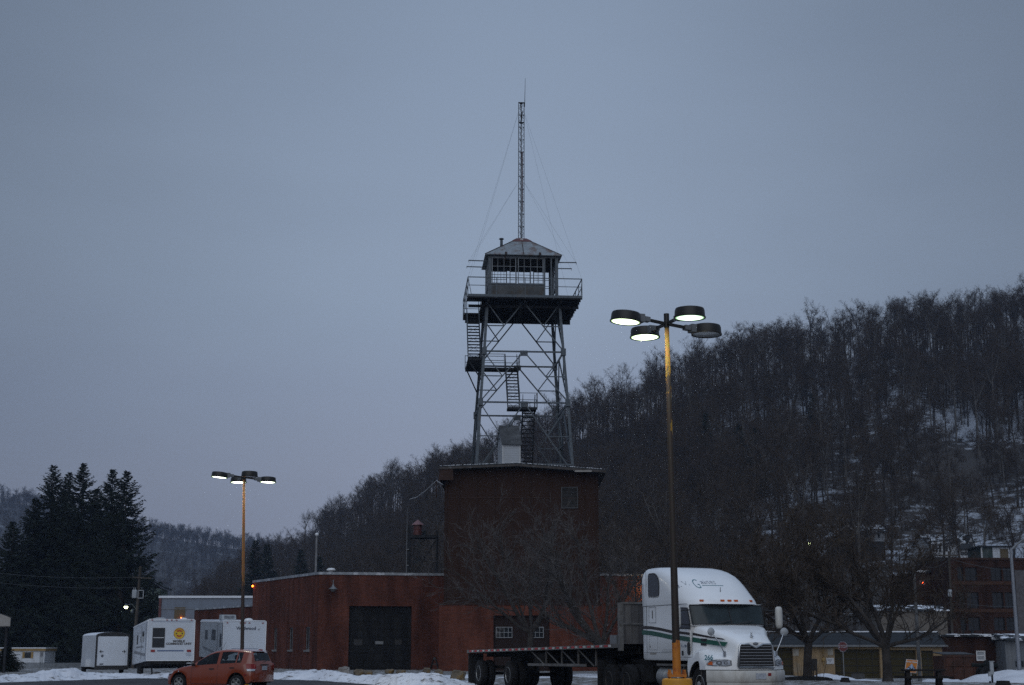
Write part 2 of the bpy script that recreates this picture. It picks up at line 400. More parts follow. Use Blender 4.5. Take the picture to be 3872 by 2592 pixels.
M_car_dk = pm('car_trim', (0.016, 0.016, 0.017), 0.5)
M_seat = pm('seat_fabric', (0.03, 0.03, 0.034), 0.9)
M_yel = pm('yellow_concrete_paint', (0.50, 0.235, 0.015), 0.6, var=0.14, scale=3, col2=(0.30, 0.15, 0.03), thr=(0.58, 0.75), sc2=7, bump=0.15)
M_yel_o = pm('orange_base_paint', (0.46, 0.16, 0.012), 0.6, var=0.12, scale=3, col2=(0.24, 0.05, 0.01), thr=(0.54, 0.66), sc2=6, stretch=(1, 1, 0.5))
M_pole_y = pm('worn_yellow_pole', (0.44, 0.27, 0.03), 0.6, var=0.15, scale=4, col2=(0.035, 0.025, 0.018), thr=(0.50, 0.56), sc2=5, stretch=(1, 1, 0.35))
M_pole_b = pm('rusted_brown_pole', (0.032, 0.021, 0.015), 0.7, var=0.3, scale=5, col2=(0.20, 0.10, 0.025), thr=(0.60, 0.66), sc2=4, stretch=(1, 1, 0.35))
M_pole_r = pm('rusty_orange_pole', (0.25, 0.105, 0.03), 0.6, var=0.25, scale=4, col2=(0.06, 0.03, 0.02), thr=(0.52, 0.62), sc2=4, stretch=(1, 1, 0.25))
M_lamp_b = pm('lamp_bronze', (0.020, 0.019, 0.018), 0.45, 0.3, var=0.2)
M_lamp_g = pm('lamp_grey_box', (0.17, 0.18, 0.19), 0.5, 0.2, var=0.15)
M_concrete = pm('pale_concrete', (0.20, 0.20, 0.205), 0.8, var=0.2)
M_bark = pm('grey_bark', (0.052, 0.046, 0.042), 0.95, var=0.4, scale=6, col2=(0.75, 0.78, 0.82), thr=(0.70, 0.74), sc2=3)
M_bark_d = pm('dark_bark', (0.046, 0.041, 0.038), 0.95, var=0.35, scale=2)
M_bark_l = pm('pale_bark', (0.115, 0.110, 0.105), 0.95, var=0.3, scale=2)
M_twig = pm('twig_brown', (0.062, 0.049, 0.040), 0.95, var=0.3, scale=3)
M_spruce = pm('spruce_needles', (0.017, 0.024, 0.018), 0.9, var=0.45, scale=1.2)
M_rock = pm('tan_rock', (0.16, 0.135, 0.105), 0.9, var=0.35, scale=3, col2=(0.17, 0.105, 0.035), thr=(0.5, 0.62), sc2=3, bump=0.5, bscale=14)
M_rock_g = pm('grey_rock', (0.25, 0.235, 0.22), 0.9, var=0.3, scale=3, bump=0.5, bscale=14)
M_cream = pm('cream_stucco', (0.28, 0.20, 0.115), 0.8, var=0.12, scale=1.5, col2=(0.25, 0.23, 0.19), thr=(0.55, 0.75), sc2=1.2)
M_odoor = siding_mat('olive_garage_door', (0.055, 0.046, 0.022), pitch=0.21, rough=0.7, line=0.65, dirt=(0.04, 0.035, 0.02), dirt_amt=0.6)
M_shingle = siding_mat('grey_shingle', (0.038, 0.043, 0.049), pitch=0.22, rough=0.85, line=0.7, dirt=(0.035, 0.04, 0.045), dirt_amt=0.8)
M_snow_t = pm('snow_on_roof', (0.70, 0.73, 0.78), 0.8, var=0.05)
M_bluemetal = siding_mat('blue_grey_sheet', (0.160, 0.190, 0.240), pitch=0.3, rough=0.55, line=0.82, dirt=(0.10, 0.11, 0.14), dirt_amt=0.5)
M_greenhouse_w = siding_mat('pale_green_siding', (0.20, 0.25, 0.225), pitch=0.2, rough=0.7, dirt=(0.10, 0.12, 0.11), dirt_amt=0.5)
M_utility = pm('utility_pole_wood', (0.068, 0.060, 0.053), 0.9, var=0.3, scale=3, stretch=(3, 3, 0.4))
M_grey_box = pm('pale_grey_box', (0.32, 0.345, 0.37), 0.5, var=0.15)
M_trl_white = siding_mat('trailer_siding', (0.53, 0.565, 0.61), pitch=0.10, rough=0.35, line=0.78, dirt=(0.42, 0.42, 0.42), dirt_amt=0.3, bump=0.4)
M_trl_side = siding_mat('glossy_trailer_siding', (0.44, 0.48, 0.53), pitch=0.10, rough=0.16, line=0.7, dirt=(0.25, 0.26, 0.28), dirt_amt=0.6, bump=0.7, metal=0.25)
M_cargo = pm('cargo_white', (0.53, 0.56, 0.60), 0.45, var=0.06, scale=1.2, col2=(0.40, 0.39, 0.37), thr=(0.6, 0.85), sc2=1.4)
M_navy = pm('navy_lettering', (0.015, 0.02, 0.045), 0.5)
M_bluestripe = pm('blue_stripe', (0.06, 0.10, 0.20), 0.5)
M_yellow_em = pm('emblem_yellow', (0.55, 0.36, 0.015), 0.5, var=0.08)
M_red_em = pm('emblem_red', (0.36, 0.04, 0.02), 0.5)
M_decal = pm('grey_decal', (0.15, 0.16, 0.18), 0.4, var=0.4, scale=6)
M_plate = pm('licence_plate', (0.34, 0.37, 0.42), 0.5, var=0.3, scale=30)
M_signred = pm('sign_red', (0.10, 0.009, 0.010), 0.5, var=0.12)
M_signwhite = pm('sign_white', (0.55, 0.56, 0.58), 0.5, var=0.08)
M_signorange = pm('sign_orange', (0.50, 0.17, 0.015), 0.55, var=0.1)
M_signblue = pm('sign_pale_blue', (0.30, 0.40, 0.56), 0.55, var=0.25, scale=14)
M_picnic = pm('dark_weathered_wood', (0.018, 0.016, 0.015), 0.85, var=0.4)
M_rustbox = pm('rusty_brown_steel', (0.072, 0.034, 0.024), 0.8, var=0.3, scale=1.5, col2=(0.045, 0.03, 0.025), thr=(0.45, 0.65))
M_gun = pm('dark_gun_metal', (0.014, 0.018, 0.017), 0.7, 0.1, var=0.4)
M_house_w = siding_mat('white_house_siding', (0.60, 0.63, 0.67), pitch=0.25, rough=0.7, dirt=(0.30, 0.31, 0.33), dirt_amt=0.5)
M_house_y = siding_mat('tan_house_siding', (0.13, 0.10, 0.058), pitch=0.25, rough=0.7, dirt=(0.12, 0.10, 0.07), dirt_amt=0.5)
M_darkgreen = siding_mat('dark_green_siding', (0.045, 0.065, 0.062), pitch=0.25, rough=0.7)
M_roofdark = pm('dark_roof', (0.035, 0.040, 0.045), 0.85, var=0.3, scale=3)
M_roofsnow = pm('roof_with_snow', (0.035, 0.040, 0.045), 0.85, var=0.3, scale=3, col2=(0.78, 0.81, 0.86), thr=(0.50, 0.53), sc2=0.9, stretch=(1, 1, 3))
M_tan = pm('beige_panel', (0.31, 0.295, 0.275), 0.7, var=0.12)
M_shutter = pm('tan_shutter', (0.30, 0.20, 0.08), 0.7, var=0.15)
M_lit_white = lens_mat('lit_lens', (1.0, 1.0, 0.90), (0.62, 0.95, 0.40), 6.0, 0.8)
M_lit_green = lens_mat('lit_lens_green', (0.86, 1.0, 0.90), (0.30, 0.66, 0.26), 3.0, 0.45)
M_lit_off = pm('unlit_lens', (0.10, 0.115, 0.12), 0.15, var=0.3, scale=20)
M_lit_street = emit('lit_street_lamp', (0.95, 1.0, 0.60), 14.0)
M_lit_orange = emit('lit_orange_lamp', (1.0, 0.14, 0.012), 14.0)
M_lit_sodium = emit('lit_sodium_lamp', (1.0, 0.46, 0.06), 20.0)
M_lit_red = emit('lit_red_lamp', (1.0, 0.07, 0.012), 8.0)
M_lit_far = emit('lit_far_lamp', (0.86, 1.0, 0.50), 40.0)
M_ice = pm('ice', (0.6, 0.65, 0.7), 0.1, var=0.05)
M_wire = pm('wire', (0.05, 0.055, 0.06), 0.6)

# ------------------------------------------------------------------ ground, lot, snow
def gz(x, y):
    return -1.3 * sm(108, 165, y) * sm(14, 27, -x) - 0.34 * sm(66, 84, y) * sm(13, 22, x)
def axis(lo, hi, step, far):
    a = []; v = lo
    while v <= hi + 1e-6: a.append(v); v += step
    g = step; w = hi
    while w < far: g *= 1.5; w += g; a.append(w)
    g = step; w = lo
    while w > -far: g *= 1.5; w -= g; a.insert(0, w)
    return a
def ground_mat():
    m, nt, N, L, b = newmat('ground_cover')
    tc = N.new('ShaderNodeTexCoord')
    n1 = N.new('ShaderNodeTexNoise'); n1.inputs['Scale'].default_value = 1.7; n1.inputs['Detail'].default_value = 8; n1.inputs['Roughness'].default_value = 0.7
    L.new(tc.outputs['Object'], n1.inputs['Vector'])
    r1 = N.new('ShaderNodeValToRGB'); L.new(n1.outputs['Fac'], r1.inputs[0])
    r1.color_ramp.elements[0].position = 0.50; r1.color_ramp.elements[1].position = 0.60
    n2 = N.new('ShaderNodeTexNoise'); n2.inputs['Scale'].default_value = 9; n2.inputs['Detail'].default_value = 5
    L.new(tc.outputs['Object'], n2.inputs['Vector'])
    r2 = N.new('ShaderNodeValToRGB'); L.new(n2.outputs['Fac'], r2.inputs[0])
    r2.color_ramp.elements[0].position = 0.3; r2.color_ramp.elements[1].position = 0.7
    r2.color_ramp.elements[0].color = (0.055, 0.045, 0.032, 1); r2.color_ramp.elements[1].color = (0.16, 0.145, 0.12, 1)
    mx = N.new('ShaderNodeMix'); mx.data_type = 'RGBA'; L.new(r1.outputs[0], mx.inputs[0]); L.new(r2.outputs[0], mx.inputs[6]); mx.inputs[7].default_value = (0.62, 0.65, 0.70, 1)
    L.new(mx.outputs[2], b.inputs['Base Color']); b.inputs['Roughness'].default_value = 0.95
    bp = N.new('ShaderNodeBump'); bp.inputs['Strength'].default_value = 0.6; bp.inputs['Distance'].default_value = 0.05
    L.new(n2.outputs['Fac'], bp.inputs['Height']); L.new(bp.outputs[0], b.inputs['Normal'])
    return m
M_ground = ground_mat()
xs = axis(-64, 64, 2, 5200); ys = axis(40, 190, 2, 5200)
mb = MB(); mb.smooth = True
mb.loft([[(x, y, gz(x, y)) for x in xs] for y in ys])
tag(mb.build('ground', M_ground), kind='structure')

M_asphalt = pm('asphalt', (0.050, 0.050, 0.054), 0.82, var=0.35, scale=1.2, col2=(0.085, 0.085, 0.09), thr=(0.45, 0.7), sc2=0.5, bump=0.3, bscale=60)
EDGE = [(-700, 2600), (-250, 2592), (0, 2582), (250, 2574), (520, 2566), (800, 2567), (1020, 2570), (1200, 2574), (1400, 2589), (1500, 2604), (1620, 2608), (1790, 2606)]
poly = [G(px, py) for px, py in EDGE]
rng = random.Random(5)
pts = []
for i in range(len(poly) - 1):
    for k in range(8):
        p = poly[i].lerp(poly[i + 1], k / 8); p.y += (rng.random() - 0.5) * 0.7; pts.append(p)
pts += [Vector((60, 57, 0)), Vector((60, -30, 0)), Vector((-90, -30, 0)), Vector((-90, 50, 0))]
mb = MB(); mb.face(*[(p.x, p.y, 0.004) for p in pts])
tag(mb.build('asphalt_lot', M_asphalt), kind='structure')

def snow_mat(name, speck=(0.66, 0.70)):
    m, nt, N, L, b = newmat(name)
    tc = N.new('ShaderNodeTexCoord')
    n1 = N.new('ShaderNodeTexNoise'); n1.inputs['Scale'].default_value = 2.2; n1.inputs['Detail'].default_value = 9; n1.inputs['Roughness'].default_value = 0.72
    mp = N.new('ShaderNodeMapping'); mp.inputs['Scale'].default_value = (0.8, 0.8, 2.2); L.new(tc.outputs['Object'], mp.inputs[0]); L.new(mp.outputs[0], n1.inputs['Vector'])
    r1 = N.new('ShaderNodeValToRGB'); L.new(n1.outputs['Fac'], r1.inputs[0])
    r1.color_ramp.elements[0].position = speck[0]; r1.color_ramp.elements[1].position = speck[1]
    n2 = N.new('ShaderNodeTexNoise'); n2.inputs['Scale'].default_value = 0.6; n2.inputs['Detail'].default_value = 4; L.new(tc.outputs['Object'], n2.inputs['Vector'])
    r2 = N.new('ShaderNodeValToRGB'); L.new(n2.outputs['Fac'], r2.inputs[0])
    r2.color_ramp.elements[0].position = 0.3; r2.color_ramp.elements[1].position = 0.7
    r2.color_ramp.elements[0].color = (0.64, 0.655, 0.70, 1); r2.color_ramp.elements[1].color = (0.80, 0.82, 0.86, 1)
    mx = N.new('ShaderNodeMix'); mx.data_type = 'RGBA'; L.new(r1.outputs[0], mx.inputs[0]); L.new(r2.outputs[0], mx.inputs[6]); mx.inputs[7].default_value = (0.13, 0.115, 0.10, 1)
    L.new(mx.outputs[2], b.inputs['Base Color']); b.inputs['Roughness'].default_value = 0.8
    bp = N.new('ShaderNodeBump'); bp.inputs['Strength'].default_value = 0.5; bp.inputs['Distance'].default_value = 0.08
    L.new(n1.outputs['Fac'], bp.inputs['Height']); L.new(bp.outputs[0], b.inputs['Normal'])
    return m
M_snow = snow_mat('ploughed_snow', (0.555, 0.615))
M_snow_c = snow_mat('clean_snow', (0.70, 0.76))

def table(t, x):
    if x <= t[0][0]: return t[0][1]
    for (a, b), (c, d) in zip(t, t[1:]):
        if x <= c: return lerp(b, d, (x - a) / (c - a))
    return t[-1][1]
TOP = [(-400, 2556), (0, 2553), (130, 2546), (195, 2530), (285, 2529), (330, 2545), (520, 2547), (640, 2544), (720, 2541), (1020, 2543), (1110, 2538), (1235, 2534), (1290, 2541), (1350, 2557), (1420, 2554), (1500, 2547), (1590, 2545), (1655, 2550), (1715, 2572), (1790, 2600)]
mb = MB(); mb.smooth = True; rows = []
for px in range(-500, 1800, 5):
    e = G(px, table(EDGE, px)); d = Vector((e.x, e.y, 0)).normalized()
    e = e + d * (noise.noise(Vector((px * 0.02, 3, 0))) * 0.7 + noise.noise(Vector((px * 0.07, 9, 0))) * 0.3)
    yp = e.y + 4.2
    env = max(0.06, 1.6 - (table(TOP, px) - YH) / F * yp)
    row = []
    for k in range(44):
        t = 14.0 * (k / 43) ** 1.3
        p = e + d * t
        h = env * sm(0, 3.6, t) * (1 - 0.86 * sm(5.0, 9.5, t)) + 0.035 * sm(0, 0.4, t)
        h += sm(0, 1.2, t) * (0.15 * noise.noise(Vector((p.x * 1.1, p.y * 1.1, 2))) + 0.06 * noise.noise(Vector((p.x * 3.1, p.y * 3.1, 5)))) * (0.25 + 0.75 * (1 - sm(6, 11, t)))
        h = max(h, 0.012 * sm(0, .2, t)) * (1 - sm(12.5, 14, t)) - 0.02 + gz(p.x, p.y)
        row.append((p.x, p.y, h))
    rows.append(row)
mb.loft(rows)
tag(mb.build('snow_bank', M_snow), kind='structure')
def mound(name, px, py, wx, wy, h, seed, mat):
    c = G(px, py); mb = MB(); mb.smooth = True; rows = []
    n = 40
    for i in range(n + 1):
        row = []
        for j in range(n + 1):
            a = (i / n * 2 - 1) * 1.15; b_ = (j / n * 2 - 1) * 1.15
            r = math.hypot(a, b_) + 0.28 * noise.noise(Vector((a * 2.2, b_ * 2.2, seed)))
            z = h * (1 - sm(0.15, 1.0, r)) * (1 + 0.5 * noise.noise(Vector((a * 3, b_ * 3, seed + 4)))) - 0.025
            x = c.x + a * wx; y = c.y + b_ * wy
            row.append((x, y, z + gz(x, y)))
        rows.append(row)
    mb.loft(rows)
    return tag(mb.build(name, mat), kind='structure')
mound('snow_bank', 3870, 2574, 3.4, 5.5, 0.55, 1, M_snow_c)
mound('snow_bank', 3660, 2552, 2.6, 5.0, 0.16, 2, M_snow_c)
mound('snow_bank', 3150, 2553, 1.5, 4.0, 0.26, 3, M_snow_c)
mound('snow_bank', 3275, 2557, 1.7, 3.0, 0.10, 7, M_snow_c)
mound('snow_bank', 3560, 2556, 1.2, 3.5, 0.20, 9, M_snow_c)
mound('snow_patch', 2000, 2560, 2.6, 7.0, 0.05, 11, M_snow)
mound('snow_patch', 2240, 2556, 1.8, 9.0, 0.06, 13, M_snow)
mound('snow_patch', 1730, 2560, 2.0, 6.0, 0.10, 15, M_snow)

# ------------------------------------------------------------------ hills
TREELINE = [(x * 1.65329, y * 1.65329) for x, y in ((480, 1300), (540, 1262), (600, 1240), (650, 1226), (700, 1196), (740, 1165), (800, 1126), (870, 1078), (950, 1050), (990, 1026), (1040, 1015), (1080, 1000), (1150, 965), (1200, 943), (1300, 897), (1350, 880), (1400, 866), (1450, 845), (1500, 818), (1600, 774), (1700, 742), (1760, 733), (1820, 716), (1900, 706), (1980, 690), (2060, 668), (2120, 672), (2200, 682), (2240, 665), (2290, 650), (2342, 634), (2700, 560), (3600, 480))]
def hill_R(u): return lerp(lerp(575, 440, sm(-0.19, -0.02, u)), 395, sm(-0.05, 0.2, u)) if u < 0.0 else lerp(440, 395, sm(-0.05, 0.2, u))
def hill_F(u): return lerp(340, 185, sm(-0.20, -0.02, u)) if u < -0.02 else lerp(185, 132, sm(0.02, 0.2, u))
def u2px(u): return CX + F * u * 0.985
def hill_zr(u):
    px = u2px(u); R = hill_R(u)
    return max(0.5, W(px, table(TREELINE, px), R).z - 15.0) * sm(-0.30, -0.17, u)
def hill_z(x, y):
    u = x / y; R = hill_R(u); Fo = hill_F(u); t = (y - Fo) / (R - Fo)
    if t <= 0: return -0.4 + t * 2
    z = hill_zr(u)
    f = t ** 1.42 if t < 1 else 1 + (t - 1) * 0.12
    return z * f - 0.4 + 0.8 * noise.noise(Vector((x * 0.03, y * 0.03, 0))) * min(1, t * 8)
def hill_mat(name, snow_bias):
    m, nt, N, L, b = newmat(name)
    tc = N.new('ShaderNodeTexCoord')
    n1 = N.new('ShaderNodeTexNoise'); n1.inputs['Scale'].default_value = 0.020; n1.inputs['Detail'].default_value = 3
    n2 = N.new('ShaderNodeTexNoise'); n2.inputs['Scale'].default_value = 0.34; n2.inputs['Detail'].default_value = 9; n2.inputs['Roughness'].default_value = 0.8
    L.new(tc.outputs['Object'], n1.inputs['Vector']); L.new(tc.outputs['Object'], n2.inputs['Vector'])
    ad = N.new('ShaderNodeMath'); ad.operation = 'MULTIPLY_ADD'; ad.inputs[1].default_value = 0.9; L.new(n1.outputs['Fac'], ad.inputs[0]); L.new(n2.outputs['Fac'], ad.inputs[2])
    sp = N.new('ShaderNodeSeparateXYZ'); L.new(tc.outputs['Object'], sp.inputs[0])
    mr = N.new('ShaderNodeMapRange'); L.new(sp.outputs['X'], mr.inputs[0]); mr.inputs[1].default_value = -40; mr.inputs[2].default_value = 110; mr.inputs[3].default_value = -0.16; mr.inputs[4].default_value = 0.08
    a2 = N.new('ShaderNodeMath'); L.new(ad.outputs[0], a2.inputs[0]); L.new(mr.outputs[0], a2.inputs[1])
    r1 = N.new('ShaderNodeValToRGB'); L.new(a2.outputs[0], r1.inputs[0])
    r1.color_ramp.elements[0].position = 0.95 - snow_bias; r1.color_ramp.elements[1].position = 1.16 - snow_bias
    mx = N.new('ShaderNodeMix'); mx.data_type = 'RGBA'; L.new(r1.outputs[0], mx.inputs[0]); mx.inputs[6].default_value = (0.050, 0.044, 0.040, 1); mx.inputs[7].default_value = (0.38, 0.41, 0.46, 1)
    L.new(mx.outputs[2], b.inputs['Base Color']); b.inputs['Roughness'].default_value = 0.95
    return m
mb = MB(); mb.smooth = True; rows = []
for i in range(70):
    t = -0.04 + 1.6 * i / 69
    row = []
    for j in range(150):
        u = -0.34 + 1.14 * j / 149
        y = hill_F(u) + t * (hill_R(u) - hill_F(u)); x = u * y
        row.append((x, y, hill_z(x, y)))
    rows.append(row)
mb.loft(rows)
tag(mb.build('hillside', hill_mat('hillside_litter', 0.0)), kind='structure')

FARLINE = [(-1200, 1700), (-600, 1790), (0, 1830), (150, 1844), (350, 1900), (580, 1960), (800, 1992), (1000, 2024), (1250, 2075), (1600, 2200), (2200, 2300)]
def far_z(x, y):
    px = CX + F * (x / y) * 0.985
    zr = max(2, W(px, table(FARLINE, px), 1500).z - 14)
    t = (y - 620) / 880
    if t <= 0: return -3 + t * 4
    return zr * (t ** 1.15 if t < 1 else 1 + 0.2 * (t - 1)) - 3 + 14 * t * (1 - min(t, 1)) * noise.noise(Vector((x * 0.006, y * 0.004, 1)))
mb = MB(); mb.smooth = True; rows = []
for i in range(40):
    y = 600 + 1500 * i / 39
    rows.append([((-0.75 + 0.95 * j / 79) * y, y, far_z((-0.75 + 0.95 * j / 79) * y, y)) for j in range(80)])
mb.loft(rows)
tag(mb.build('far_hill', hill_mat('far_hill_litter', 0.07)), kind='structure')

# ------------------------------------------------------------------ trees
def rdir(rng): 
    while True:
        v = Vector((rng.uniform(-1, 1), rng.uniform(-1, 1), rng.uniform(-1, 1)))
        if 0.1 < v.length < 1: return v.normalized()
def twig(mb, p, d, l, w, rng):
    side = d.cross(rdir(rng))
    if side.length < 1e-4: return
    side = side.normalized() * w
    m_ = p + d * l * 0.55 + rdir(rng) * l * 0.08
    e = p + d * l + rdir(rng) * l * 0.14
    mb.add([p - side, p + side, m_ + side * 0.7, m_ - side * 0.7, e], [(0, 1, 2, 3), (3, 2, 4)])
def limb(rng, p, d, l, n, wob, up):
    pts = [p]; d = d.copy()
    for i in range(n):
        d = (d + rdir(rng) * wob + Vector((0, 0, up))).normalized()
        pts.append(pts[-1] + d * (l / n))
    return pts
def at(pts, f):
    f = f * (len(pts) - 1); i = min(int(f), len(pts) - 2)
    return pts[i].lerp(pts[i + 1], f - i), (pts[i + 1] - pts[i]).normalized()
def forest_tree(seed, H, bare, spread, mats, nl=4, nb=8, ns=6, nt=7, tw=0.013, lean=0.05):
    """deciduous tree in winter: bare trunk, a fork into rising limbs, a rounded crown of fine twigs"""
    rng = random.Random(seed); mb = MB(); mb.smooth = False
    r0 = H * 0.0115
    tr = limb(rng, Vector((0, 0, -0.5)), Vector((rng.uniform(-lean, lean), rng.uniform(-lean, lean), 1)), H * (bare + 0.14), 5, 0.05, 0.03)
    mb.m = 0
    mb.path(tr, [r0 * (1 - 0.38 * (i / 5)) for i in range(6)], 5)
    def sprays(st, n, l0, rb0, f0):
        for i in range(n):
            f = lerp(f0, 1.0, (i + rng.random()) / n)
            p, d = at(st, f); a = rng.uniform(0, 6.28)
            dd = (d * rng.uniform(0.35, 0.8) + Vector((math.cos(a), math.sin(a), rng.uniform(-0.1, 0.45))) * rng.uniform(0.7, 1.1)).normalized()
            l = l0 * (1 - 0.42 * f) * rng.uniform(0.6, 1.15)
            b = limb(rng, p, dd, l, 4, 0.20, 0.06)
            rb = rb0 * (1.1 - 0.55 * f)
            mb.m = 0; mb.path(b, [rb, rb * 0.8, rb * 0.6, rb * 0.4, rb * 0.2], 3)
            for k in range(ns):
                q, e = at(b, rng.uniform(0.1, 1.0))
                s = limb(rng, q, (e + rdir(rng) * 1.0 + Vector((0, 0, 0.2))).normalized(), l * rng.uniform(0.28, 0.55), 2, 0.22, 0.05)
                mb.m = 1; mb.path(s, [max(.012, rb * 0.34), max(.010, rb * 0.25), 0.006], 3)
                for t_ in range(nt):
                    q2, e3 = at(s, rng.uniform(0.0, 1.0))
                    twig(mb, q2, (e3 * .7 + rdir(rng) * 1.0 + Vector((0, 0, 0.02))).normalized(), rng.uniform(0.4, 0.95), tw, rng)
    a0 = rng.uniform(0, 6.28)
    for k in range(nl):
        a = a0 + 6.283 * k / nl + rng.uniform(-.5, .5); sl = rng.uniform(0.20, 0.62) if k else 0.08
        d = Vector((math.cos(a) * math.sin(sl), math.sin(a) * math.sin(sl), math.cos(sl)))
        p, _ = at(tr, 1.0 if k < 2 else rng.uniform(0.72, 1.0))
        lm = limb(rng, p, d, H * (0.93 - bare - 0.14) * rng.uniform(0.85, 1.02) * lerp(0.88, 1.06, sl / .62), 6, 0.12, 0.035)
        rl = r0 * 0.5
        mb.m = 0; mb.path(lm, [rl * (1 - 0.85 * i / 6) for i in range(7)], 4)
        sprays(lm, nb, spread, rl * .42, 0.12)
    sprays(tr, 4, spread * 1.0, r0 * .25, 0.62)
    me = mb.build('tree_template', mats)
    COL.objects.unlink(me)
    return me
def brush_tree(seed, mats):
    rng = random.Random(seed); mb = MB()
    for i in range(22):
        a = rng.uniform(0, 6.28); r = rng.uniform(0, 0.9)
        b = limb(rng, Vector((math.cos(a) * r, math.sin(a) * r, -0.2)), Vector((rng.uniform(-.5, .5), rng.uniform(-.5, .5), 1)).normalized(), rng.uniform(1.2, 3.0), 3, 0.2, 0.02)
        mb.path(b, [0.02, 0.016, 0.012, 0.006], 3)
        for k in range(9):
            q, e = at(b, rng.uniform(0.2, 1)); twig(mb, q, (e + rdir(rng) * .9).normalized(), rng.uniform(0.4, 0.9), 0.013, rng)
    me = mb.build('brush_template', mats); COL.objects.unlink(me)
    return me
TREE_COL = bpy.data.collections.new('tree_templates')
TV = []
for i, (H, bare, spread, mt, nl) in enumerate(((16, 0.36, 3.4, M_bark_d, 4), (18, 0.44, 3.1, M_bark_d, 4), (14, 0.28, 3.6, M_bark_d, 5), (19, 0.48, 3.3, M_bark_l, 4), (15, 0.40, 2.9, M_bark_l, 3), (17, 0.32, 3.9, M_bark_d, 5), (12, 0.22, 3.0, M_bark_d, 4))):
    o = forest_tree(40 + i, H, bare, spread, [mt, M_twig], nl); o.name = 'tree_template_%d' % i; TV.append(o); TREE_COL.objects.link(o)
for i in range(2):
    o = brush_tree(60 + i, [M_twig]); o.name = 'tree_template_%d' % (7 + i); TREE_COL.objects.link(o)

def spruce_mesh(seed, H, Rm, parent, droop=0.25, dense=1.0, spray=0.55):
    rng = random.Random(seed)
    tr = MB(); tr.path([(0, 0, -0.5), (0, 0, H * 0.5), (0.05, 0, H)], [H * 0.017, H * 0.010, 0.02], 7)
    fo = MB()
    n_all = int(H * 22 * dense)
    for i in range(n_all):
        f = ((i + rng.random()) / n_all) ** 0.92
        z = H * (0.045 + 0.955 * f)
        a = rng.uniform(0, 6.283)
        l = (Rm * (1 - f) ** 0.80 * (1 if f < .9 else 1 - 2.6 * (f - .9)) * (1 + 0.18 * math.sin(a * 3 + f * 9)) * rng.uniform(0.66, 1.12)) + 0.10
        rise = 0.55 * max(0, f - 0.72) / 0.28
        pts = []
        for q in range(5):
            s = q / 4
            pts.append(Vector((math.cos(a) * l * s, math.sin(a) * l * s, z + rise * l * s - (1 - rise) * droop * l * math.sin(s * 2.3) + 0.17 * l * s * s)))
        tr.path(pts, [0.026 * (1 - f) + 0.008] * 3 + [0.010, 0.005], 3)
        n = max(4, int(l * 9.0))
        for j in range(n):
            s = 0.10 + 0.92 * (j + rng.random()) / n
            p, d = at(pts, min(1, s))
            for sd in (-1, 1):
                side = Vector((-math.sin(a), math.cos(a), 0)) * sd
                dd = (d * rng.uniform(0.25, 0.9) + side * rng.uniform(0.3, 0.9) + Vector((0, 0, -rng.uniform(0.25, 1.15) * (1 - f * .6)))).normalized()
                ln = spray * rng.uniform(0.5, 1.2) * (0.45 + 0.55 * (1 - f))
                w = spray * rng.uniform(0.045, 0.09)
                up = dd.cross(rdir(rng))
                if up.length < 0.05: continue
                up = up.normalized() * w
                fo.add([p - up * 0.5, p + dd * ln * 0.45 - up, p + dd * ln, p + dd * ln * 0.5 + up, p + up * 0.5], [(0, 1, 2, 3, 4)])
    t = tr.build('trunk', M_bark_d, parent); f_ = fo.build('crown', M_spruce, parent)
    return t, f_

def stuff_forest(name, pl, label):
    """pl: (position, scale, rotation, template index); one object that instances the templates on its points."""
    me = bpy.data.meshes.new(name)
    me.from_pydata([p for p, s, r, i in pl], [], [])
    for an, ty, k in (('t_scale', 'FLOAT', 1), ('t_rot', 'FLOAT', 2), ('t_idx', 'INT', 3)):
        a = me.attributes.new(an, ty, 'POINT')
        a.data.foreach_set('value', [q[k] for q in pl])
    o = bpy.data.objects.new(name, me); COL.objects.link(o)
    ng = bpy.data.node_groups.new(name + '_nodes', 'GeometryNodeTree')
    ng.interface.new_socket(name='Geometry', in_out='INPUT', socket_type='NodeSocketGeometry')
    ng.interface.new_socket(name='Geometry', in_out='OUTPUT', socket_type='NodeSocketGeometry')
    N, L = ng.nodes, ng.links
    gi = N.new('NodeGroupInput'); go = N.new('NodeGroupOutput')
    m2p = N.new('GeometryNodeMeshToPoints'); L.new(gi.outputs[0], m2p.inputs[0])
    ip = N.new('GeometryNodeInstanceOnPoints'); L.new(m2p.outputs[0], ip.inputs['Points'])
    ci = N.new('GeometryNodeCollectionInfo'); ci.inputs['Collection'].default_value = TREE_COL
    ci.inputs['Separate Children'].default_value = True; ci.inputs['Reset Children'].default_value = True
    L.new(ci.outputs[0], ip.inputs['Instance']); ip.inputs['Pick Instance'].default_value = True
    def at_(nm, ty):
        n = N.new('GeometryNodeInputNamedAttribute'); n.data_type = ty; n.inputs['Name'].default_value = nm
        return [x for x in n.outputs if x.name == 'Attribute' and x.enabled][0]
    L.new(at_('t_idx', 'INT'), ip.inputs['Instance Index'])
    L.new(at_('t_scale', 'FLOAT'), ip.inputs['Scale'])
    cx = N.new('ShaderNodeCombineXYZ'); L.new(at_('t_rot', 'FLOAT'), cx.inputs[2])
    L.new(cx.outputs[0], ip.inputs['Rotation'])
    L.new(ip.outputs[0], go.inputs[0])
    md = o.modifiers.new('scatter', 'NODES'); md.node_group = ng
    return tag(o, label, 'forest', kind='stuff')

def px_of(p):
    y, z = p[1], p[2] - CAMH
    d = y * CP + z * SP
    return CX + F * p[0] / d, CY - F * (z * CP - y * SP) / d

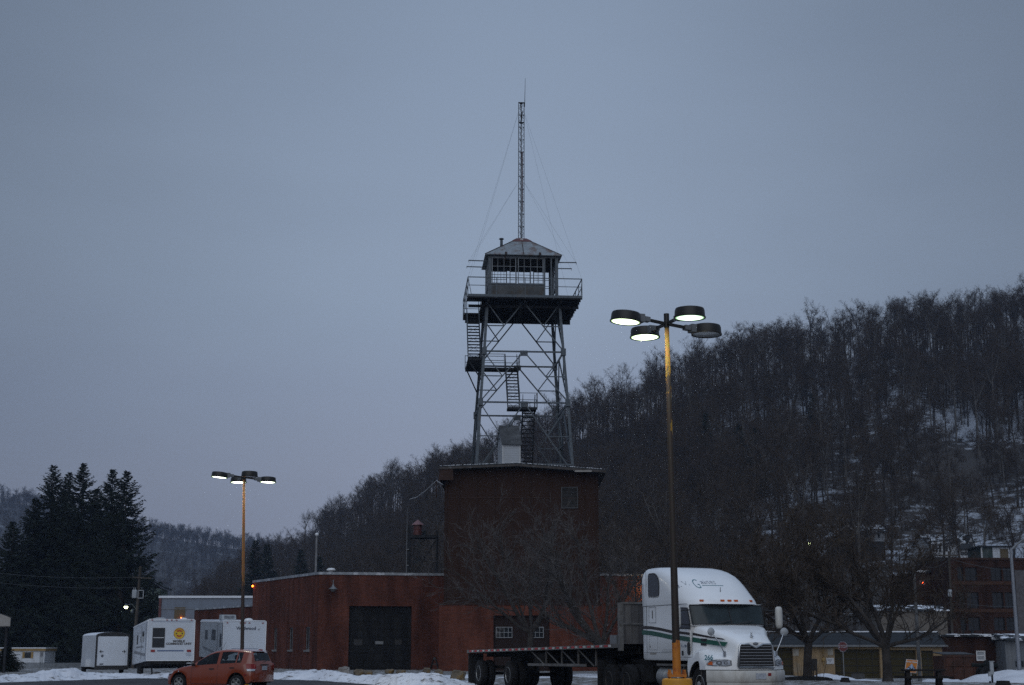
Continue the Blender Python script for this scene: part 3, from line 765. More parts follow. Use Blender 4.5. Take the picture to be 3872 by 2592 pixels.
# trees of the near hillside
rng = random.Random(11)
hp = []
y = 136.0
while y < 600:
    sp = 3.7 + (y - 136) * 0.004
    x = -0.30 * y + rng.uniform(0, sp)
    while x < 0.46 * y:
        X = x + rng.uniform(-.45, .45) * sp; Y = y + rng.uniform(-.45, .45) * sp; u = X / Y
        x += sp
        t = (Y - hill_F(u)) / (hill_R(u) - hill_F(u))
        if t < 0.015 or t > 1.12 or u < -0.215: continue
        z = hill_z(X, Y)
        px, py = px_of((X, Y, z))
        # the half-open snowy slope and house yards low on the right
        if px > 2850 and py > 1935 and rng.random() < (0.965 if px > 3420 else 0.84): continue
        if 2600 < px <= 2850 and py > 1980 and rng.random() < 0.55: continue
        if px > 2700 and 1640 < py < 1925 and rng.random() < 0.22 + 0.36 * sm(2700, 3150, px): continue
        dens = noise.noise(Vector((X * 0.03, Y * 0.03, 7)))
        if dens < -0.30 and rng.random() < 0.5: continue
        s = rng.uniform(0.72, 1.12) * (1.0 if rng.random() > 0.08 else 1.15)
        hp.append(((X, Y, z - 0.2), s, rng.uniform(0, 6.28), rng.choice((0, 0, 1, 1, 2, 3, 4, 5, 5, 6))))
    y += sp * 0.9
# scrub between the trunks
bp = []
for i in range(5200):
    u = rng.uniform(-0.18, 0.45); Y = rng.uniform(140, 420); t = (Y - hill_F(u)) / (hill_R(u) - hill_F(u))
    if t < 0.02 or t > 1.02 or (u > .16 and Y < 215 and rng.random() < .75): continue
    bp.append(((u * Y, Y, hill_z(u * Y, Y) - .1), rng.uniform(0.5, 1.25), rng.uniform(0, 6.28), rng.choice((7, 8))))
# bare trees on the valley floor, before the far hill
vp = []
for i in range(60):
    u = rng.uniform(-0.262, -0.165); Y = rng.uniform(190, 310)
    X = u * Y
    vp.append(((X, Y, gz(X, Y)), rng.uniform(0.42, 0.68), rng.uniform(0, 6.28), rng.choice((0, 2, 4, 5, 6))))
def shown(p, h):
    px, py = px_of(p); px2, py2 = px_of((p[0], p[1], p[2] + h))
    if px < 20 or px > 3850: return False
    if 1680 < px < 2270 and py2 > 1800: return False
    if 960 < px < 1680 and py2 > 2150: return False
    if 2400 < px < 2860 and py2 > 2150: return False
    if px > 3590 and py2 > 2110: return False
    return True
near = sorted([q for q in hp if shown(q[0], 16 * q[1])], key=lambda q: q[0][1])[:225]
nset = set(id(q) for q in near)
def place_tree(q, name, label, group):
    o = bpy.data.objects.new(name, TV[q[3]].data); COL.objects.link(o)
    o.location = q[0]; o.rotation_euler = (0, 0, q[2]); o.scale = (q[1],) * 3
    return tag(o, label, 'tree', group)
for q in near:
    place_tree(q, 'bare_tree', 'leafless grey-brown tree standing in the wood on the lower snowy hillside', 'bare trees of the hillside wood')
for q in vp:
    place_tree(q, 'bare_tree', 'small leafless tree on the valley floor before the distant blue hill', 'bare trees on the valley floor')
stuff_forest('hillside_forest', [q for q in hp if id(q) not in nset] + bp, 'dense leafless winter wood covering the hillside')
# the far hill
fp = []
for i in range(8000):
    u = rng.uniform(-0.50, 0.02); Y = rng.uniform(640, 1640)
    if rng.random() > 0.35 + 0.65 * sm(1150, 1500, Y): continue
    X = u * Y
    fp.append(((X, Y, far_z(X, Y) - 0.3), rng.uniform(0.75, 1.2), rng.uniform(0, 6.28), rng.randrange(7)))
stuff_forest('far_forest', fp, 'distant leafless wood on the far blue hill')

# ---- conifers on the hill foot and slope (top pixel, depth)
c0 = thing('conifer', 'dark conifer at the valley end of the hill, next to the thin yellow lamp pole', 'tree')
spruce_mesh(3, 15, 3.2, c0, droop=0.12, dense=0.8, spray=0.9)
CON = [(968, 2046, 300, 1.0, None), (1012, 2062, 310, 0.85, 'narrow dark conifer just behind the first one at the hill foot'),
       (1138, 2082, 300, 0.9, 'dark conifer on the hill foot above the brick garage corner'),
       (1205, 2108, 290, 0.8, 'short dark conifer behind the slim ball-topped pole'),
       (3068, 1492, 300, 1.0, 'lone dark conifer high in the leafless wood between the lamp heads and the ridge'),
       (2668, 1566, 290, 1.0, 'dark conifer on the wooded slope just beyond the lamp pole'),
       (2795, 1610, 270, 0.95, 'left one of two dark conifers close together on the wooded slope'),
       (2852, 1622, 268, 0.9, 'right one of two dark conifers close together on the wooded slope'),
       (1600, 2010, 240, 0.7, 'dark conifer behind the small pink-roofed tank'),
       (3520, 2075, 196, 0.38, 'small dark evergreen beside the white house')]
for i, (px, py, Y, s, lb) in enumerate(CON):
    tp = W(px, py, Y); base = hill_z(tp.x, tp.y) if tp.x / tp.y > -0.19 else gz(tp.x, tp.y)
    h = max(5.0, tp.z - base)
    o = c0 if i == 0 else dup(c0, label=lb)
    o.location = (tp.x, tp.y, tp.z - h); o.rotation_euler = (0, 0, i * 1.3); k = h / 15.0
    o.scale = (k * (1.0 if s > 0.8 else 1.1), k * (1.0 if s > 0.8 else 1.1), k)
    o['group'] = 'conifers on the hill'

# ---- the dark spruces on the left
SPR = [(203, 1762, 186, 7.6, 'tall dark spruce with a thick blunt top, left of the twin-topped pair'),
       (318, 1755, 184, 8.4, 'tallest dark spruce of the clump, its pointed top in the middle'),
       (428, 1778, 182, 6.8, 'slim dark spruce whose top stands just left of the outermost one'),
       (482, 1784, 178, 7.6, 'dark spruce with long drooping boughs nearest the street lamp'),
       (262, 1790, 194, 7.6, 'dark spruce squeezed behind the two tallest of the clump'),
       (135, 1890, 184, 7.2, 'lower dark spruce on the sloping side of the clump'),
       (52, 1975, 180, 7.0, 'lowest dark spruce at the outer edge of the clump, above the carport'),
       (370, 1850, 190, 7.2, 'shorter dark spruce filling the gap between the two pairs of tops')]
for i, (px, py, Y, Rm, lb) in enumerate(SPR):
    tp = W(px, py, Y); b = gz(tp.x, tp.y)
    t = thing('spruce_tree', lb, 'tree', (tp.x, tp.y, b), 0, 'dark spruces behind the trailers')
    spruce_mesh(100 + i, tp.z - b, Rm, t, droop=0.30, dense=0.95, spray=0.85)
# low dark evergreen shrub by the carport post
p = W(20, 2548, 96)
t = thing('evergreen_shrub', 'dark scruffy evergreen shrub at the carport post beside the mobile home', 'shrub', (p.x, p.y, gz(p.x, p.y) - 0.25))
spruce_mesh(130, 1.75, 1.15, t, droop=-0.15, dense=8, spray=0.30)

# ---- bare trees in the yards
def yard_tree(name, label, base, seed, limbs, trunk_h, r0, lean, nb=(8, 7, 8), L=3.2, tw=0.013, mats=None, group=None, droop=0.0):
    rng = random.Random(seed)
    t = thing(name, label, 'tree', base, 0, group)
    T = MB(); T.smooth = True; C = MB()
    tr = limb(rng, Vector((0, 0, -0.1)), Vector((lean[0], lean[1], 1)).normalized(), trunk_h, 5, 0.07, 0)
    T.path(tr, [r0 * 1.35, r0 * 1.05, r0, r0 * 0.93, r0 * 0.9, r0 * 0.85], 9)
    for az, el, ln, rr in limbs:
        d = Vector((math.cos(az) * math.cos(el), math.sin(az) * math.cos(el), math.sin(el)))
        lb = limb(rng, tr[-1] - (tr[-1] - tr[-2]) * rng.uniform(0, 0.6), d, ln, 7, 0.17, 0.06 - droop)
        T.path(lb, [r0 * rr * (1 - 0.8 * i / 7) for i in range(8)], 6)
        for i in range(nb[0]):
            f = lerp(0.18, 1.0, (i + rng.random()) / nb[0])
            q, e = at(lb, f)
            e = (e + rdir(rng) * 0.95 + Vector((0, 0, 0.25 - droop))).normalized()
            l1 = L * rng.uniform(0.5, 1.0) * (1.1 - 0.45 * f)
            b1 = limb(rng, q, e, l1, 5, 0.22, 0.05 - droop)
            r1 = r0 * rr * 0.30 * (1.15 - 0.6 * f)
            T.path(b1, [r1 * (1 - 0.78 * k / 5) for k in range(6)], 4)
            for j in range(nb[1]):
                g = lerp(0.15, 1.0, (j + rng.random()) / nb[1])
                q2, e2 = at(b1, g)
                e2 = (e2 + rdir(rng) * 0.95 + Vector((0, 0, 0.15 - droop))).normalized()
                l2 = l1 * rng.uniform(0.28, 0.5)
                b2 = limb(rng, q2, e2, l2, 3, 0.25, 0.02 - droop)
                r2 = max(0.010, r1 * 0.42)
                C.path(b2, [r2, r2 * 0.8, r2 * 0.6, r2 * 0.35], 3)
                for k in range(nb[2]):
                    q3, e3 = at(b2, rng.uniform(0.1, 1.0))
                    twig(C, q3, (e3 + rdir(rng) * 0.8 + Vector((0, 0, 0.1 - droop))).normalized(), rng.uniform(0.25, 0.75), tw, rng)
    mats = mats or (M_bark, M_twig)
    T.build('trunk', mats[0], t); C.build('crown', mats[1], t)
    return t
def gp(px, py): 
    p = G(px, py); p.z = gz(p.x, p.y); return p
def dp(px, Y):
    p = W(px, YH, Y); p.z = gz(p.x, p.y); return p
PI = math.pi
M_twig_l = pm('twig_grey', (0.085, 0.078, 0.076), 0.95, var=0.3, scale=3)
yard_tree('bare_tree', 'wide leafless tree leaning over the flatbed trailer, before the brown tower block', dp(2330, 82), 21,
          [(2.9, 0.6, 6.6, 0.75), (3.3, 0.95, 6.8, 0.7), (2.4, 1.05, 6.8, 0.6), (3.9, 0.4, 5.4, 0.6), (1.2, 1.1, 6.0, 0.5), (5.2, 0.9, 4.6, 0.45)], 2.0, 0.24, (-0.5, 0.1), nb=(11, 9, 5), L=3.6, mats=(M_bark, M_twig_l))
yard_tree('bare_tree', 'leafless tree straight in front of the brown double door of the tower block', dp(1995, 86), 22,
          [(2.7, 0.75, 6.6, 0.7), (0.4, 0.8, 6.4, 0.7), (1.6, 1.15, 6.6, 0.6), (3.5, 0.45, 6.0, 0.55), (5.4, 0.6, 5.0, 0.55), (3.1, 1.1, 6.4, 0.5)], 2.6, 0.20, (0.03, 0), nb=(11, 9, 5), L=3.8, mats=(M_bark, M_twig_l))
yard_tree('bare_tree', 'slender upright leafless tree between the tower block and the truck cab', dp(2420, 90), 23,
          [(1.2, 1.25, 6.4, 0.7), (2.9, 1.1, 6.0, 0.6), (0.2, 1.1, 5.6, 0.6), (4.6, 1.2, 5.2, 0.5)], 2.6, 0.15, (0.0, 0.05), nb=(10, 8, 7), L=2.6, mats=(M_bark_d, M_twig))
yard_tree('bare_tree', 'big dark spreading leafless tree beside the orange sign and picnic table', gp(3358, 2575), 24,
          [(2.75, 0.95, 5.0, 0.70), (1.6, 1.3, 6.0, 0.62), (0.15, 0.35, 3.9, 0.52), (3.3, 0.55, 5.4, 0.5), (5.0, 0.9, 4.6, 0.5), (0.8, 1.0, 4.6, 0.5), (2.2, 0.8, 5.6, 0.5)], 1.75, 0.22, (-0.06, 0), nb=(12, 9, 7), L=3.6, tw=0.015, mats=(M_bark_d, M_twig))
yard_tree('bare_tree', 'stout dark leafless tree with basal shoots before the cream garage wall', gp(3052, 2571), 25,
          [(2.8, 0.65, 5.2, 0.62), (0.9, 0.95, 5.0, 0.6), (1.9, 1.1, 5.4, 0.55), (0.05, 0.6, 4.2, 0.5), (4.4, 0.7, 4.2, 0.5), (3.2, 1.0, 5.0, 0.5)], 1.95, 0.22, (0.16, 0), nb=(12, 10, 9), L=3.3, tw=0.015, mats=(M_bark_d, M_twig))
for i, (px, Y, hgt, lb) in enumerate(((2590, 112, 1.0, 'leafless tree behind the truck roof, left of the other two there'), (2760, 118, 1.05, 'leafless tree behind the truck roof fairing'), (2915, 108, 1.0, 'leafless tree rising just beyond the truck windscreen'))):
    t = yard_tree('bare_tree', lb, dp(px, Y), 31 + i, [(2.6, 0.95, 6.5 * hgt, 0.65), (0.5, 1.0, 6.2 * hgt, 0.6), (1.6, 1.25, 7.0 * hgt, 0.6), (4.2, 0.9, 5.6, 0.5)], 2.8, 0.18, (0.02, 0), nb=(11, 9, 8), L=3.6, tw=0.017, mats=(M_bark_d, M_twig))
# thin shoots at the foot of the stout tree
rng = random.Random(77)
b = gp(3052, 2571)
sh = MB()
for i in range(26):
    a = rng.uniform(0, 6.28); r = rng.uniform(0.3, 1.0)
    p = Vector((math.cos(a) * r, math.sin(a) * r, 0)); pts = limb(rng, p, Vector((rng.uniform(-.25, .25), rng.uniform(-.25, .25), 1)).normalized(), rng.uniform(0.7, 1.6), 4, 0.12, 0)
    sh.path(pts, [0.012, 0.010, 0.008, 0.006, 0.003], 3)
t = thing('sapling_shoots', 'thin leafless shoots growing round the foot of the stout tree', 'shrub', b); sh.build('stems', M_twig, t)
bed = MB(); bed.smooth = True; bed.lathe([(1.25, -0.02), (1.22, 0.07), (1.0, 0.13), (0.4, 0.18), (0.0, 0.2)], 24); bed.build('soil_bed', M_grime, t)

# ------------------------------------------------------------------ buildings
def mbw(root):
    m = MB(); m.M = mat_of(root).inverted(); return m
def wall(mb, A, B, z0, z1, holes=(), depth=0.25):
    A = Vector((A[0], A[1], 0)); B = Vector((B[0], B[1], 0)); L = (B - A).length; d = (B - A) / L
    inn = Vector((-d.y, d.x, 0))
    P = lambda s, z, k=0.0: A + d * s + inn * k + Vector((0, 0, z))
    ss = sorted(set([0, L] + [h[0] for h in holes] + [h[1] for h in holes])); zs = sorted(set([z0, z1] + [h[2] for h in holes] + [h[3] for h in holes]))
    for a, b in zip(ss, ss[1:]):
        for c, e in zip(zs, zs[1:]):
            if any(h[0] <= a and b <= h[1] and h[2] <= c and e <= h[3] for h in holes): continue
            mb.face(P(a, c), P(b, c), P(b, e), P(a, e))
    for a, b, c, e in holes:
        mb.face(P(a, c), P(a, e), P(a, e, depth), P(a, c, depth)); mb.face(P(b, e), P(b, c), P(b, c, depth), P(b, e, depth))
        mb.face(P(a, e), P(b, e), P(b, e, depth), P(a, e, depth)); mb.face(P(b, c), P(a, c), P(a, c, depth), P(b, c, depth))
    return P
def fix_normals(o):
    import bmesh
    bm = bmesh.new(); bm.from_mesh(o.data); bmesh.ops.remove_doubles(bm, verts=bm.verts, dist=0.0005); bmesh.ops.recalc_face_normals(bm, faces=bm.faces); bm.to_mesh(o.data); bm.free()
def v2(p): return Vector((p[0], p[1], 0))
def shell(mb, pts, z0, z1, skip=()):
    n = len(pts)
    for i in range(n):
        if i in skip: continue
        a, b = pts[i], pts[(i + 1) % n]
        mb.face((a[0], a[1], z0), (b[0], b[1], z0), (b[0], b[1], z1), (a[0], a[1], z1))
def top_face(mb, pts, z): mb.face(*[(p[0], p[1], z) for p in pts])

def window_part(root, P, s0, s1, z0, z1, k, nx, nz, frame_m, glass_m, fw=0.06, bw=0.035, name='window', sill=None):
    """a framed window set in a wall opening; its pane and sill are sub-parts"""
    fr = mbw(root)
    d = (P(s1, 0) - P(s0, 0)).normalized(); inn = (P(0, 0, 1) - P(0, 0, 0))
    def bx(a, b, c, e, k0, k1): fr.prism([P(a, c, k0), P(b, c, k0), P(b, e, k0), P(a, e, k0)], inn * (k1 - k0))
    bx(s0, s0 + fw, z0, z1, k, k + 0.06); bx(s1 - fw, s1, z0, z1, k, k + 0.06)
    bx(s0 + fw, s1 - fw, z0, z0 + fw, k, k + 0.06); bx(s0 + fw, s1 - fw, z1 - fw, z1, k, k + 0.06)
    for i in range(1, nx):
        s = lerp(s0, s1, i / nx); bx(s - bw / 2, s + bw / 2, z0 + fw, z1 - fw, k + 0.01, k + 0.05)
    for i in range(1, nz):
        z = lerp(z0, z1, i / nz); bx(s0 + fw, s1 - fw, z - bw / 2, z + bw / 2, k + 0.013, k + 0.047)
    w = fr.build(name, frame_m, root); fix_normals(w)
    g = mbw(root); g.face(P(s0 + .01, z0 + .01, k + 0.035), P(s1 - .01, z0 + .01, k + 0.035), P(s1 - .01, z1 - .01, k + 0.035), P(s0 + .01, z1 - .01, k + 0.035))
    g.build('pane', glass_m, w)
    if sill:
        sl = mbw(root); sl.prism([P(s0 - .08, z0 - .13, -0.07), P(s1 + .08, z0 - .13, -0.07), P(s1 + .08, z0 - 0.003, -0.07), P(s0 - .08, z0 - 0.003, -0.07)], inn * (k + 0.069))
        so = sl.build('sill', sill, w); fix_normals(so)
    return w

# ---- the brick garage
c = G(1197, 2531); Yc = 103.0
CO = W(1197, 2531, Yc); CO.z = 0
H_G = W(1197, 2172, Yc).z
fd = Vector((math.cos(math.radians(13)), math.sin(math.radians(13)), 0)); ld = Vector((-math.sin(math.radians(27)), math.cos(math.radians(27)), 0))
def along(o, d, px):                       # distance along d from o at which a photo column is met
    lo, hi = -5.0, 90.0
    f = lambda t: px_of(o + d * t)[0] - px
    s = f(lo) > f(hi)
    for _ in range(50):
        m = (lo + hi) / 2
        if (f(m) > 0) == s: lo = m
        else: hi = m
    return lo
def hgt(p, px, py): return W(px, py, p.y).z
ORG = lambda z: Vector((CO.x, CO.y, z))
tf = along(ORG(4), fd, 1672); tl = along(ORG(5), ld, 955)
A = CO; B = CO + fd * (tf + 3.0); Lf = CO + ld * tl
garage = thing('brick_garage', 'red brick garage with a big dark door and three slit windows', 'building', (CO.x, CO.y, 0))
body = mbw(garage)
s_d0 = along(ORG(2), fd, 1318); s_d1 = along(ORG(2), fd, 1556)
pd = CO + fd * s_d0
z_door = hgt(pd, 1322, 2292)
P = wall(body, A, B, 0, H_G, [(s_d0, s_d1, 0.0, z_door)], 0.3)
holes = []
for px0, px1 in ((1033, 1046), (1091.5, 1107), (1153, 1170.5)):
    s0 = along(ORG(2), ld, px0); s1 = along(ORG(2), ld, px1)
    holes.append((tl - s0, tl - s1))
pz = CO + ld * (tl - sum(holes[1]) / 2)
zb, zt = hgt(pz, 1100, 2458), hgt(pz, 1100, 2374)
holes = [(min(a, b), max(a, b), zb, zt) for a, b in holes]
P2 = wall(body, Lf, A, 0, H_G, holes, 0.2)
Bk = B + Vector((-0.25, 16, 0)); Lk = Lf + Vector((10, 8, 0))
shell(body, [B, Bk, Lk, Lf], 0, H_G, skip=(3,))
body.build('wall', M_brick, garage)
rf = mbw(garage); top_face(rf, [A, B, Bk, Lk, Lf], H_G - 0.02); rf.build('roof', M_roof_d, garage)
cp = mbw(garage)
for a, b in ((A, B), (Lf, A)):
    d = (b - a).normalized(); n = Vector((d.y, -d.x, 0))
    a2 = a - d * 0.05 + n * 0.06; b2 = b + d * 0.05 + n * 0.06
    cp.prism([a2 + Vector((0, 0, H_G - 0.02)), b2 + Vector((0, 0, H_G - 0.02)), b2 + Vector((0, 0, H_G + 0.16)), a2 + Vector((0, 0, H_G + 0.16))], -n * 0.4)
o = cp.build('coping', M_coping, garage); fix_normals(o)
inn = P(0, 0, 1) - P(0, 0, 0)
dr = mbw(garage); dr.face(P(s_d0, 0, .28), P(s_d1, 0, .28), P(s_d1, z_door, .28), P(s_d0, z_door, .28))
dro = dr.build('garage_door', M_door_d, garage)
def on_wall(root, P, px, py, wpx, hpx, k0, k1, name, mat, parent=None, dd=fd, org=CO):
    zz = 2.0
    s = along(Vector((org.x, org.y, zz)), dd, px); q = P(s, 0); z = W(px, py, q.y).z; sc = q.y / F
    w, h = wpx * sc / 2, hpx * sc / 2
    m = mbw(root); m.prism([P(s - w, z - h, k1), P(s + w, z - h, k1), P(s + w, z + h, k1), P(s - w, z + h, k1)], (P(0, 0, 1) - P(0, 0, 0)) * (k0 - k1))
    o = m.build(name, mat, parent or root); fix_normals(o); return o
on_wall(garage, P, 1436, 2431, 30, 11, .275, .25, 'notice', M_lamp_g, dro)
on_wall(garage, P, 1356, 2430, 32, 22, .275, .25, 'vent', M_black, dro)
on_wall(garage, P, 1508, 2429, 26, 18, .275, .25, 'vent', M_black, dro)
for i, h in enumerate(holes):
    window_part(garage, P2, h[0], h[1], h[2], h[3], 0.1, 2, 1, M_lamp_g, M_glass_d, 0.07, 0.05, 'slit_window', M_concrete)
# gooseneck wall lamp, corner lamp, roof vent
s = along(ORG(5), fd, 1257); q = P(s, 0, 0); zl = W(1257, 2228, q.y).z
gl = mbw(garage); gl.smooth = True
gl.path([P(s, zl + .55, 0.02), P(s, zl + .62, -0.2), P(s, zl + .5, -.34), P(s, zl + .2, -.36)], [.03] * 4, 8)
cc = P(s, zl, -.36)
gl.lathe([(0.06, .3), (0.09, .18), (0.14, .12), (0.33, 0.0), (0.33, -.03), (0.17, -.05), (0.15, -.16), (0.0, -.2)], 18, (cc.x, cc.y, cc.z))
gl.build('gooseneck_lamp', M_lamp_g, garage)
q = P2(0.25, H_G - 0.28, -0.12); lm = mbw(garage); lm.smooth = True; lm.ball(q, 0.075); lo = lm.build('corner_lamp', M_lit_orange, garage)
bk = mbw(garage); bk.tube(P2(0.25, H_G - 0.2, 0.02), q + Vector((0, 0, .1)), .03); bk.build('bracket', M_lamp_b, lo)
vt = mbw(garage); vt.smooth = True; q = W(1252, 2160, Yc + 3); vt.lathe([(.2, -.45), (.2, .02), (.32, .02), (.34, .10), (.2, .2), (0, .22)], 16, q); vt.build('roof_vent', M_white, garage)

# ---- lower brick annexe continuing to the left, and the sheet-metal shed behind
an0 = Lf + ld * 0.02 + Vector((0.9, 0.45, 0)); l2 = Vector((-math.sin(math.radians(30)), math.cos(math.radians(30)), 0))
t2 = along(Vector((an0.x, an0.y, 4)), l2, 734)
H_A = hgt(an0, 955, 2291); an1 = an0 + l2 * t2
annex = thing('brick_annexe', 'low red brick annexe behind the white travel trailers', 'building', (an0.x, an0.y, 0))
m = mbw(annex); wall(m, an1, an0, -1.2, H_A); shell(m, [an1, an0, an0 + Vector((9, 6, 0)), an1 + Vector((9, 6, 0))], -1.2, H_A, skip=(0,)); m.build('wall', M_brick, annex)
m = mbw(annex); m.prism([an1 + Vector((-.08, -.08, H_A)), an0 + Vector((-.08, -.08, H_A)), an0 + Vector((-.08, -.08, H_A + .14)), an1 + Vector((-.08, -.08, H_A + .14))], Vector((.4, .25, 0)))
fix_normals(m.build('coping', M_coping, annex))
m = mbw(annex); top_face(m, [an1, an0, an0 + Vector((9, 6, 0)), an1 + Vector((9, 6, 0))], H_A - 0.01); m.build('roof', M_roof_d, annex)
sh0 = W(612, 2262, 150); sh1 = W(985, 2262, 150); zs = sh0.z
shed = thing('metal_shed', 'long blue-grey sheet metal shed with snow along its roof edge', 'building', (sh0.x, 150, -1.2))
m = mbw(shed); Ps = wall(m, (sh0.x, 150), (sh1.x, 150), -1.5, zs, [], .1); shell(m, [(sh0.x, 150), (sh1.x, 150), (sh1.x, 162), (sh0.x, 162)], -1.5, zs, skip=(0,)); m.build('wall', M_bluemetal, shed)
m = mbw(shed); m.box2((sh0.x - .3, 149.85, zs), (sh1.x + .3, 162, zs + .22)); m.build('roof', M_snow_t, shed)
m = mbw(shed); m.box2((sh0.x - .25, 149.9, -1.5), (sh0.x - .003, 150.2, zs - .003)); m.build('corner_post', M_red, shed)
s = (690 - 612) / 373 * (sh1.x - sh0.x); zz = W(690, 2335, 150).z
m = mbw(shed); m.prism([Ps(s - .75, zz - 1.2, -.03), Ps(s + .35, zz - 1.2, -.03), Ps(s + .35, zz + 1.0, -.03), Ps(s - .75, zz + 1.0, -.03)], (0, .06, 0)); m.build('door', M_house_y, shed)
m = mbw(shed); m.smooth = True
for dx, dz in ((-.15, .1), (.12, -.02), (-.02, .3), (.2, .15)): m.ball(Ps(s + dx, zz - 0.35 + dz, -.15), 0.05, 8, 6)
m.build('door_lights', M_lit_orange, shed)
m = mbw(shed); m.bar(Ps(0, zs - 1.1, -.03), Ps(sh1.x - sh0.x, zs - 1.1, -.03), .06); m.build('rail', M_lamp_g, shed)

# ---- the tall block: brick below, brown sheeting above, shallow gable roof
TY = 99.0
TL = W(1680, 2000, TY); TR = W(2266, 2000, TY); TR.y += 0.5
z_e = W(1690, 1766, TY).z; z_ridge = W(1960, 1758, TY).z; z_br = W(1680, 2287, TY).z
block = thing('tower_block', 'tall brown-clad block on a red brick base with a shallow snowy roof', 'building', (TL.x, TL.y, 0))
A = Vector((TL.x, TL.y, 0)); B = Vector((TR.x, TR.y, 0)); D = Vector((0.1, 14.5, 0))
fdt = (B - A).normalized()
A2 = A + fdt * (-0.28) + Vector((0, -.25, 0)); B2 = B + fdt * 0.1 + Vector((0, -.25, 0))
bs = mbw(block)
sD0 = along(Vector((A2.x, A2.y, 3)), fdt, 1866); sD1 = along(Vector((A2.x, A2.y, 3)), fdt, 2078); zD = W(1900, 2328, TY).z
PB = wall(bs, A2, B2, 0, z_br, [(sD0, sD1, 0, zD)], 0.3); shell(bs, [A2, B2, B2 + D, A2 + D], 0, z_br, skip=(0,)); top_face(bs, [A2, B2, B2 + D, A2 + D], z_br)
bs.build('brick_base', M_brick_b, block)
m = mbw(block); m.face(PB(sD0, 0, .27), PB(sD1, 0, .27), PB(sD1, zD, .27), PB(sD0, zD, .27)); dd = m.build('double_door', M_door_b, block)
M_dullframe = pm('dull_window_frame', (0.24, 0.25, 0.26), .7)
for px0, px1 in ((1875, 1938), (2009, 2057)):
    s0 = along(Vector((A2.x, A2.y, 2)), fdt, px0); s1 = along(Vector((A2.x, A2.y, 2)), fdt, px1)
    w = window_part(block, PB, s0, s1, W(1900, 2413, TY).z, W(1900, 2371, TY).z, .2, 4 if px0 < 1900 else 3, 2, M_dullframe, M_glass_d, .05, .035)
    w.parent = dd
cl = mbw(block); wall(cl, A, B, z_br + .002, z_e - .03); shell(cl, [A, B, B + D, A + D], z_br + .002, z_e - .03, skip=(0,))
mid = (A + B) / 2 + fdt * (-.3); cl.face(A + Vector((0, 0, z_e - .03)), B + Vector((0, 0, z_e - .15)), mid + Vector((0, 0, z_ridge - .1)))
cl.build('cladding', M_clad, block)
tr = mbw(block)
for s in (0.12, (B - A).length - .12):
    p = A + fdt * s + Vector((0, -.02, 0)); tr.bar(p + Vector((0, 0, z_br + .02)), p + Vector((0, 0, z_e - .25)), .2, .04)
for py in (1882, 2069):
    z = W(1960, py, TY).z; tr.bar(A + Vector((0, -.012, z)), B + Vector((0, -.012, z)), .03, .06)
tr.bar(A2 + Vector((0, -.02, z_br + .03)), B2 + Vector((0, -.02, z_br + .03)), .1, .09)
tr.build('trim', M_clad_trim, block)
# roof: two shallow slopes, eaves out past the walls
eL, eR = W(1662, 1763, TY - .8), W(2292, 1776, TY - .4); rg = Vector((mid.x, TY - .6, z_ridge + .05))
for nm, dz, th, mt, off in (('roof', 0, .20, M_roof_t, 0), ):
    m = mbw(block); dB = Vector((0.1, 15.8, 0))
    for e in (eL, eR):
        q = [Vector((e.x, e.y, e.z)), Vector((rg.x, rg.y, rg.z)), Vector((rg.x, rg.y, rg.z - th)), Vector((e.x, e.y, e.z - th))]
        m.prism(q, dB)
    fix_normals(m.build(nm, M_roofdark, block))
m = mbw(block)
for e in (eL, eR):
    y = Vector((0, -.03, 0)); m.prism([e + y + Vector((0, 0, -.22)), rg + y + Vector((0, 0, -.22)), rg + y + Vector((0, 0, -.07)), e + y + Vector((0, 0, -.07))], (0, .027, 0))
fix_normals(m.build('barge_board', pm('weathered_board', (0.07, 0.062, 0.058), 0.8, var=0.3, col2=(0.14, 0.145, 0.15), thr=(0.58, 0.66), sc2=3), block))
m = mbw(block)
rr_ = random.Random(3)
for e in (eL, eR):
    for i in range(30):
        a = (i + rr_.random() * .6) / 30; b_ = a + rr_.uniform(.008, .035); th = rr_.uniform(.015, .04)
        p0 = e.lerp(rg, a); p1 = e.lerp(rg, min(1, b_)); m.prism([p0 + Vector((0, -.02, .004)), p1 + Vector((0, -.02, .004)), p1 + Vector((0, -.02, th)), p0 + Vector((0, -.02, th))], (0, .6, 0))
m.build('roof_snow', M_snow_t, block)
m = mbw(block)
m.prism([eL + Vector((0.0, .05, -.2)), eL + Vector((.9, .05, -.1)), eL + Vector((.95, .05, -.95)), eL + Vector((-.05, .05, -.95))], (0, .05, 0))
m.bar(eL + Vector((.02, .1, -.55)), eL + Vector((.1, 15, -.55)), .06, .75)
m.build('eave_return', M_clad_trim, block)
# louvre
m = mbw(block); s0 = along(Vector((A.x, A.y, 12)), fdt, 2122); s1 = along(Vector((A.x, A.y, 12)), fdt, 2185); z0, z1 = W(2150, 1921, TY).z, W(2150, 1840, TY).z
PC = lambda s, z, k=0.0: A + fdt * s + Vector((0, k, z))
for a, b, c_, e in ((s0, s0 + .05, z0, z1), (s1 - .05, s1, z0, z1), (s0 + .05, s1 - .05, z0, z0 + .05), (s0 + .05, s1 - .05, z1 - .05, z1)): m.prism([PC(a, c_, -.07), PC(b, c_, -.07), PC(b, e, -.07), PC(a, e, -.07)], (0, .06, 0))
lv = m.build('louvre_vent', pm('louvre_frame', (0.085, 0.09, 0.095), .7), block); fix_normals(lv)
m = mbw(block)
n = 14
for i in range(n):
    z = lerp(z0 + .06, z1 - .06, (i + .5) / n); m.face(PC(s0 + .05, z - .045, -.05), PC(s1 - .05, z - .045, -.05), PC(s1 - .05, z + .04, -.012), PC(s0 + .05, z + .04, -.012))
m.build('slats', pm('louvre_slats', (0.036, 0.035, 0.035), .7), lv)
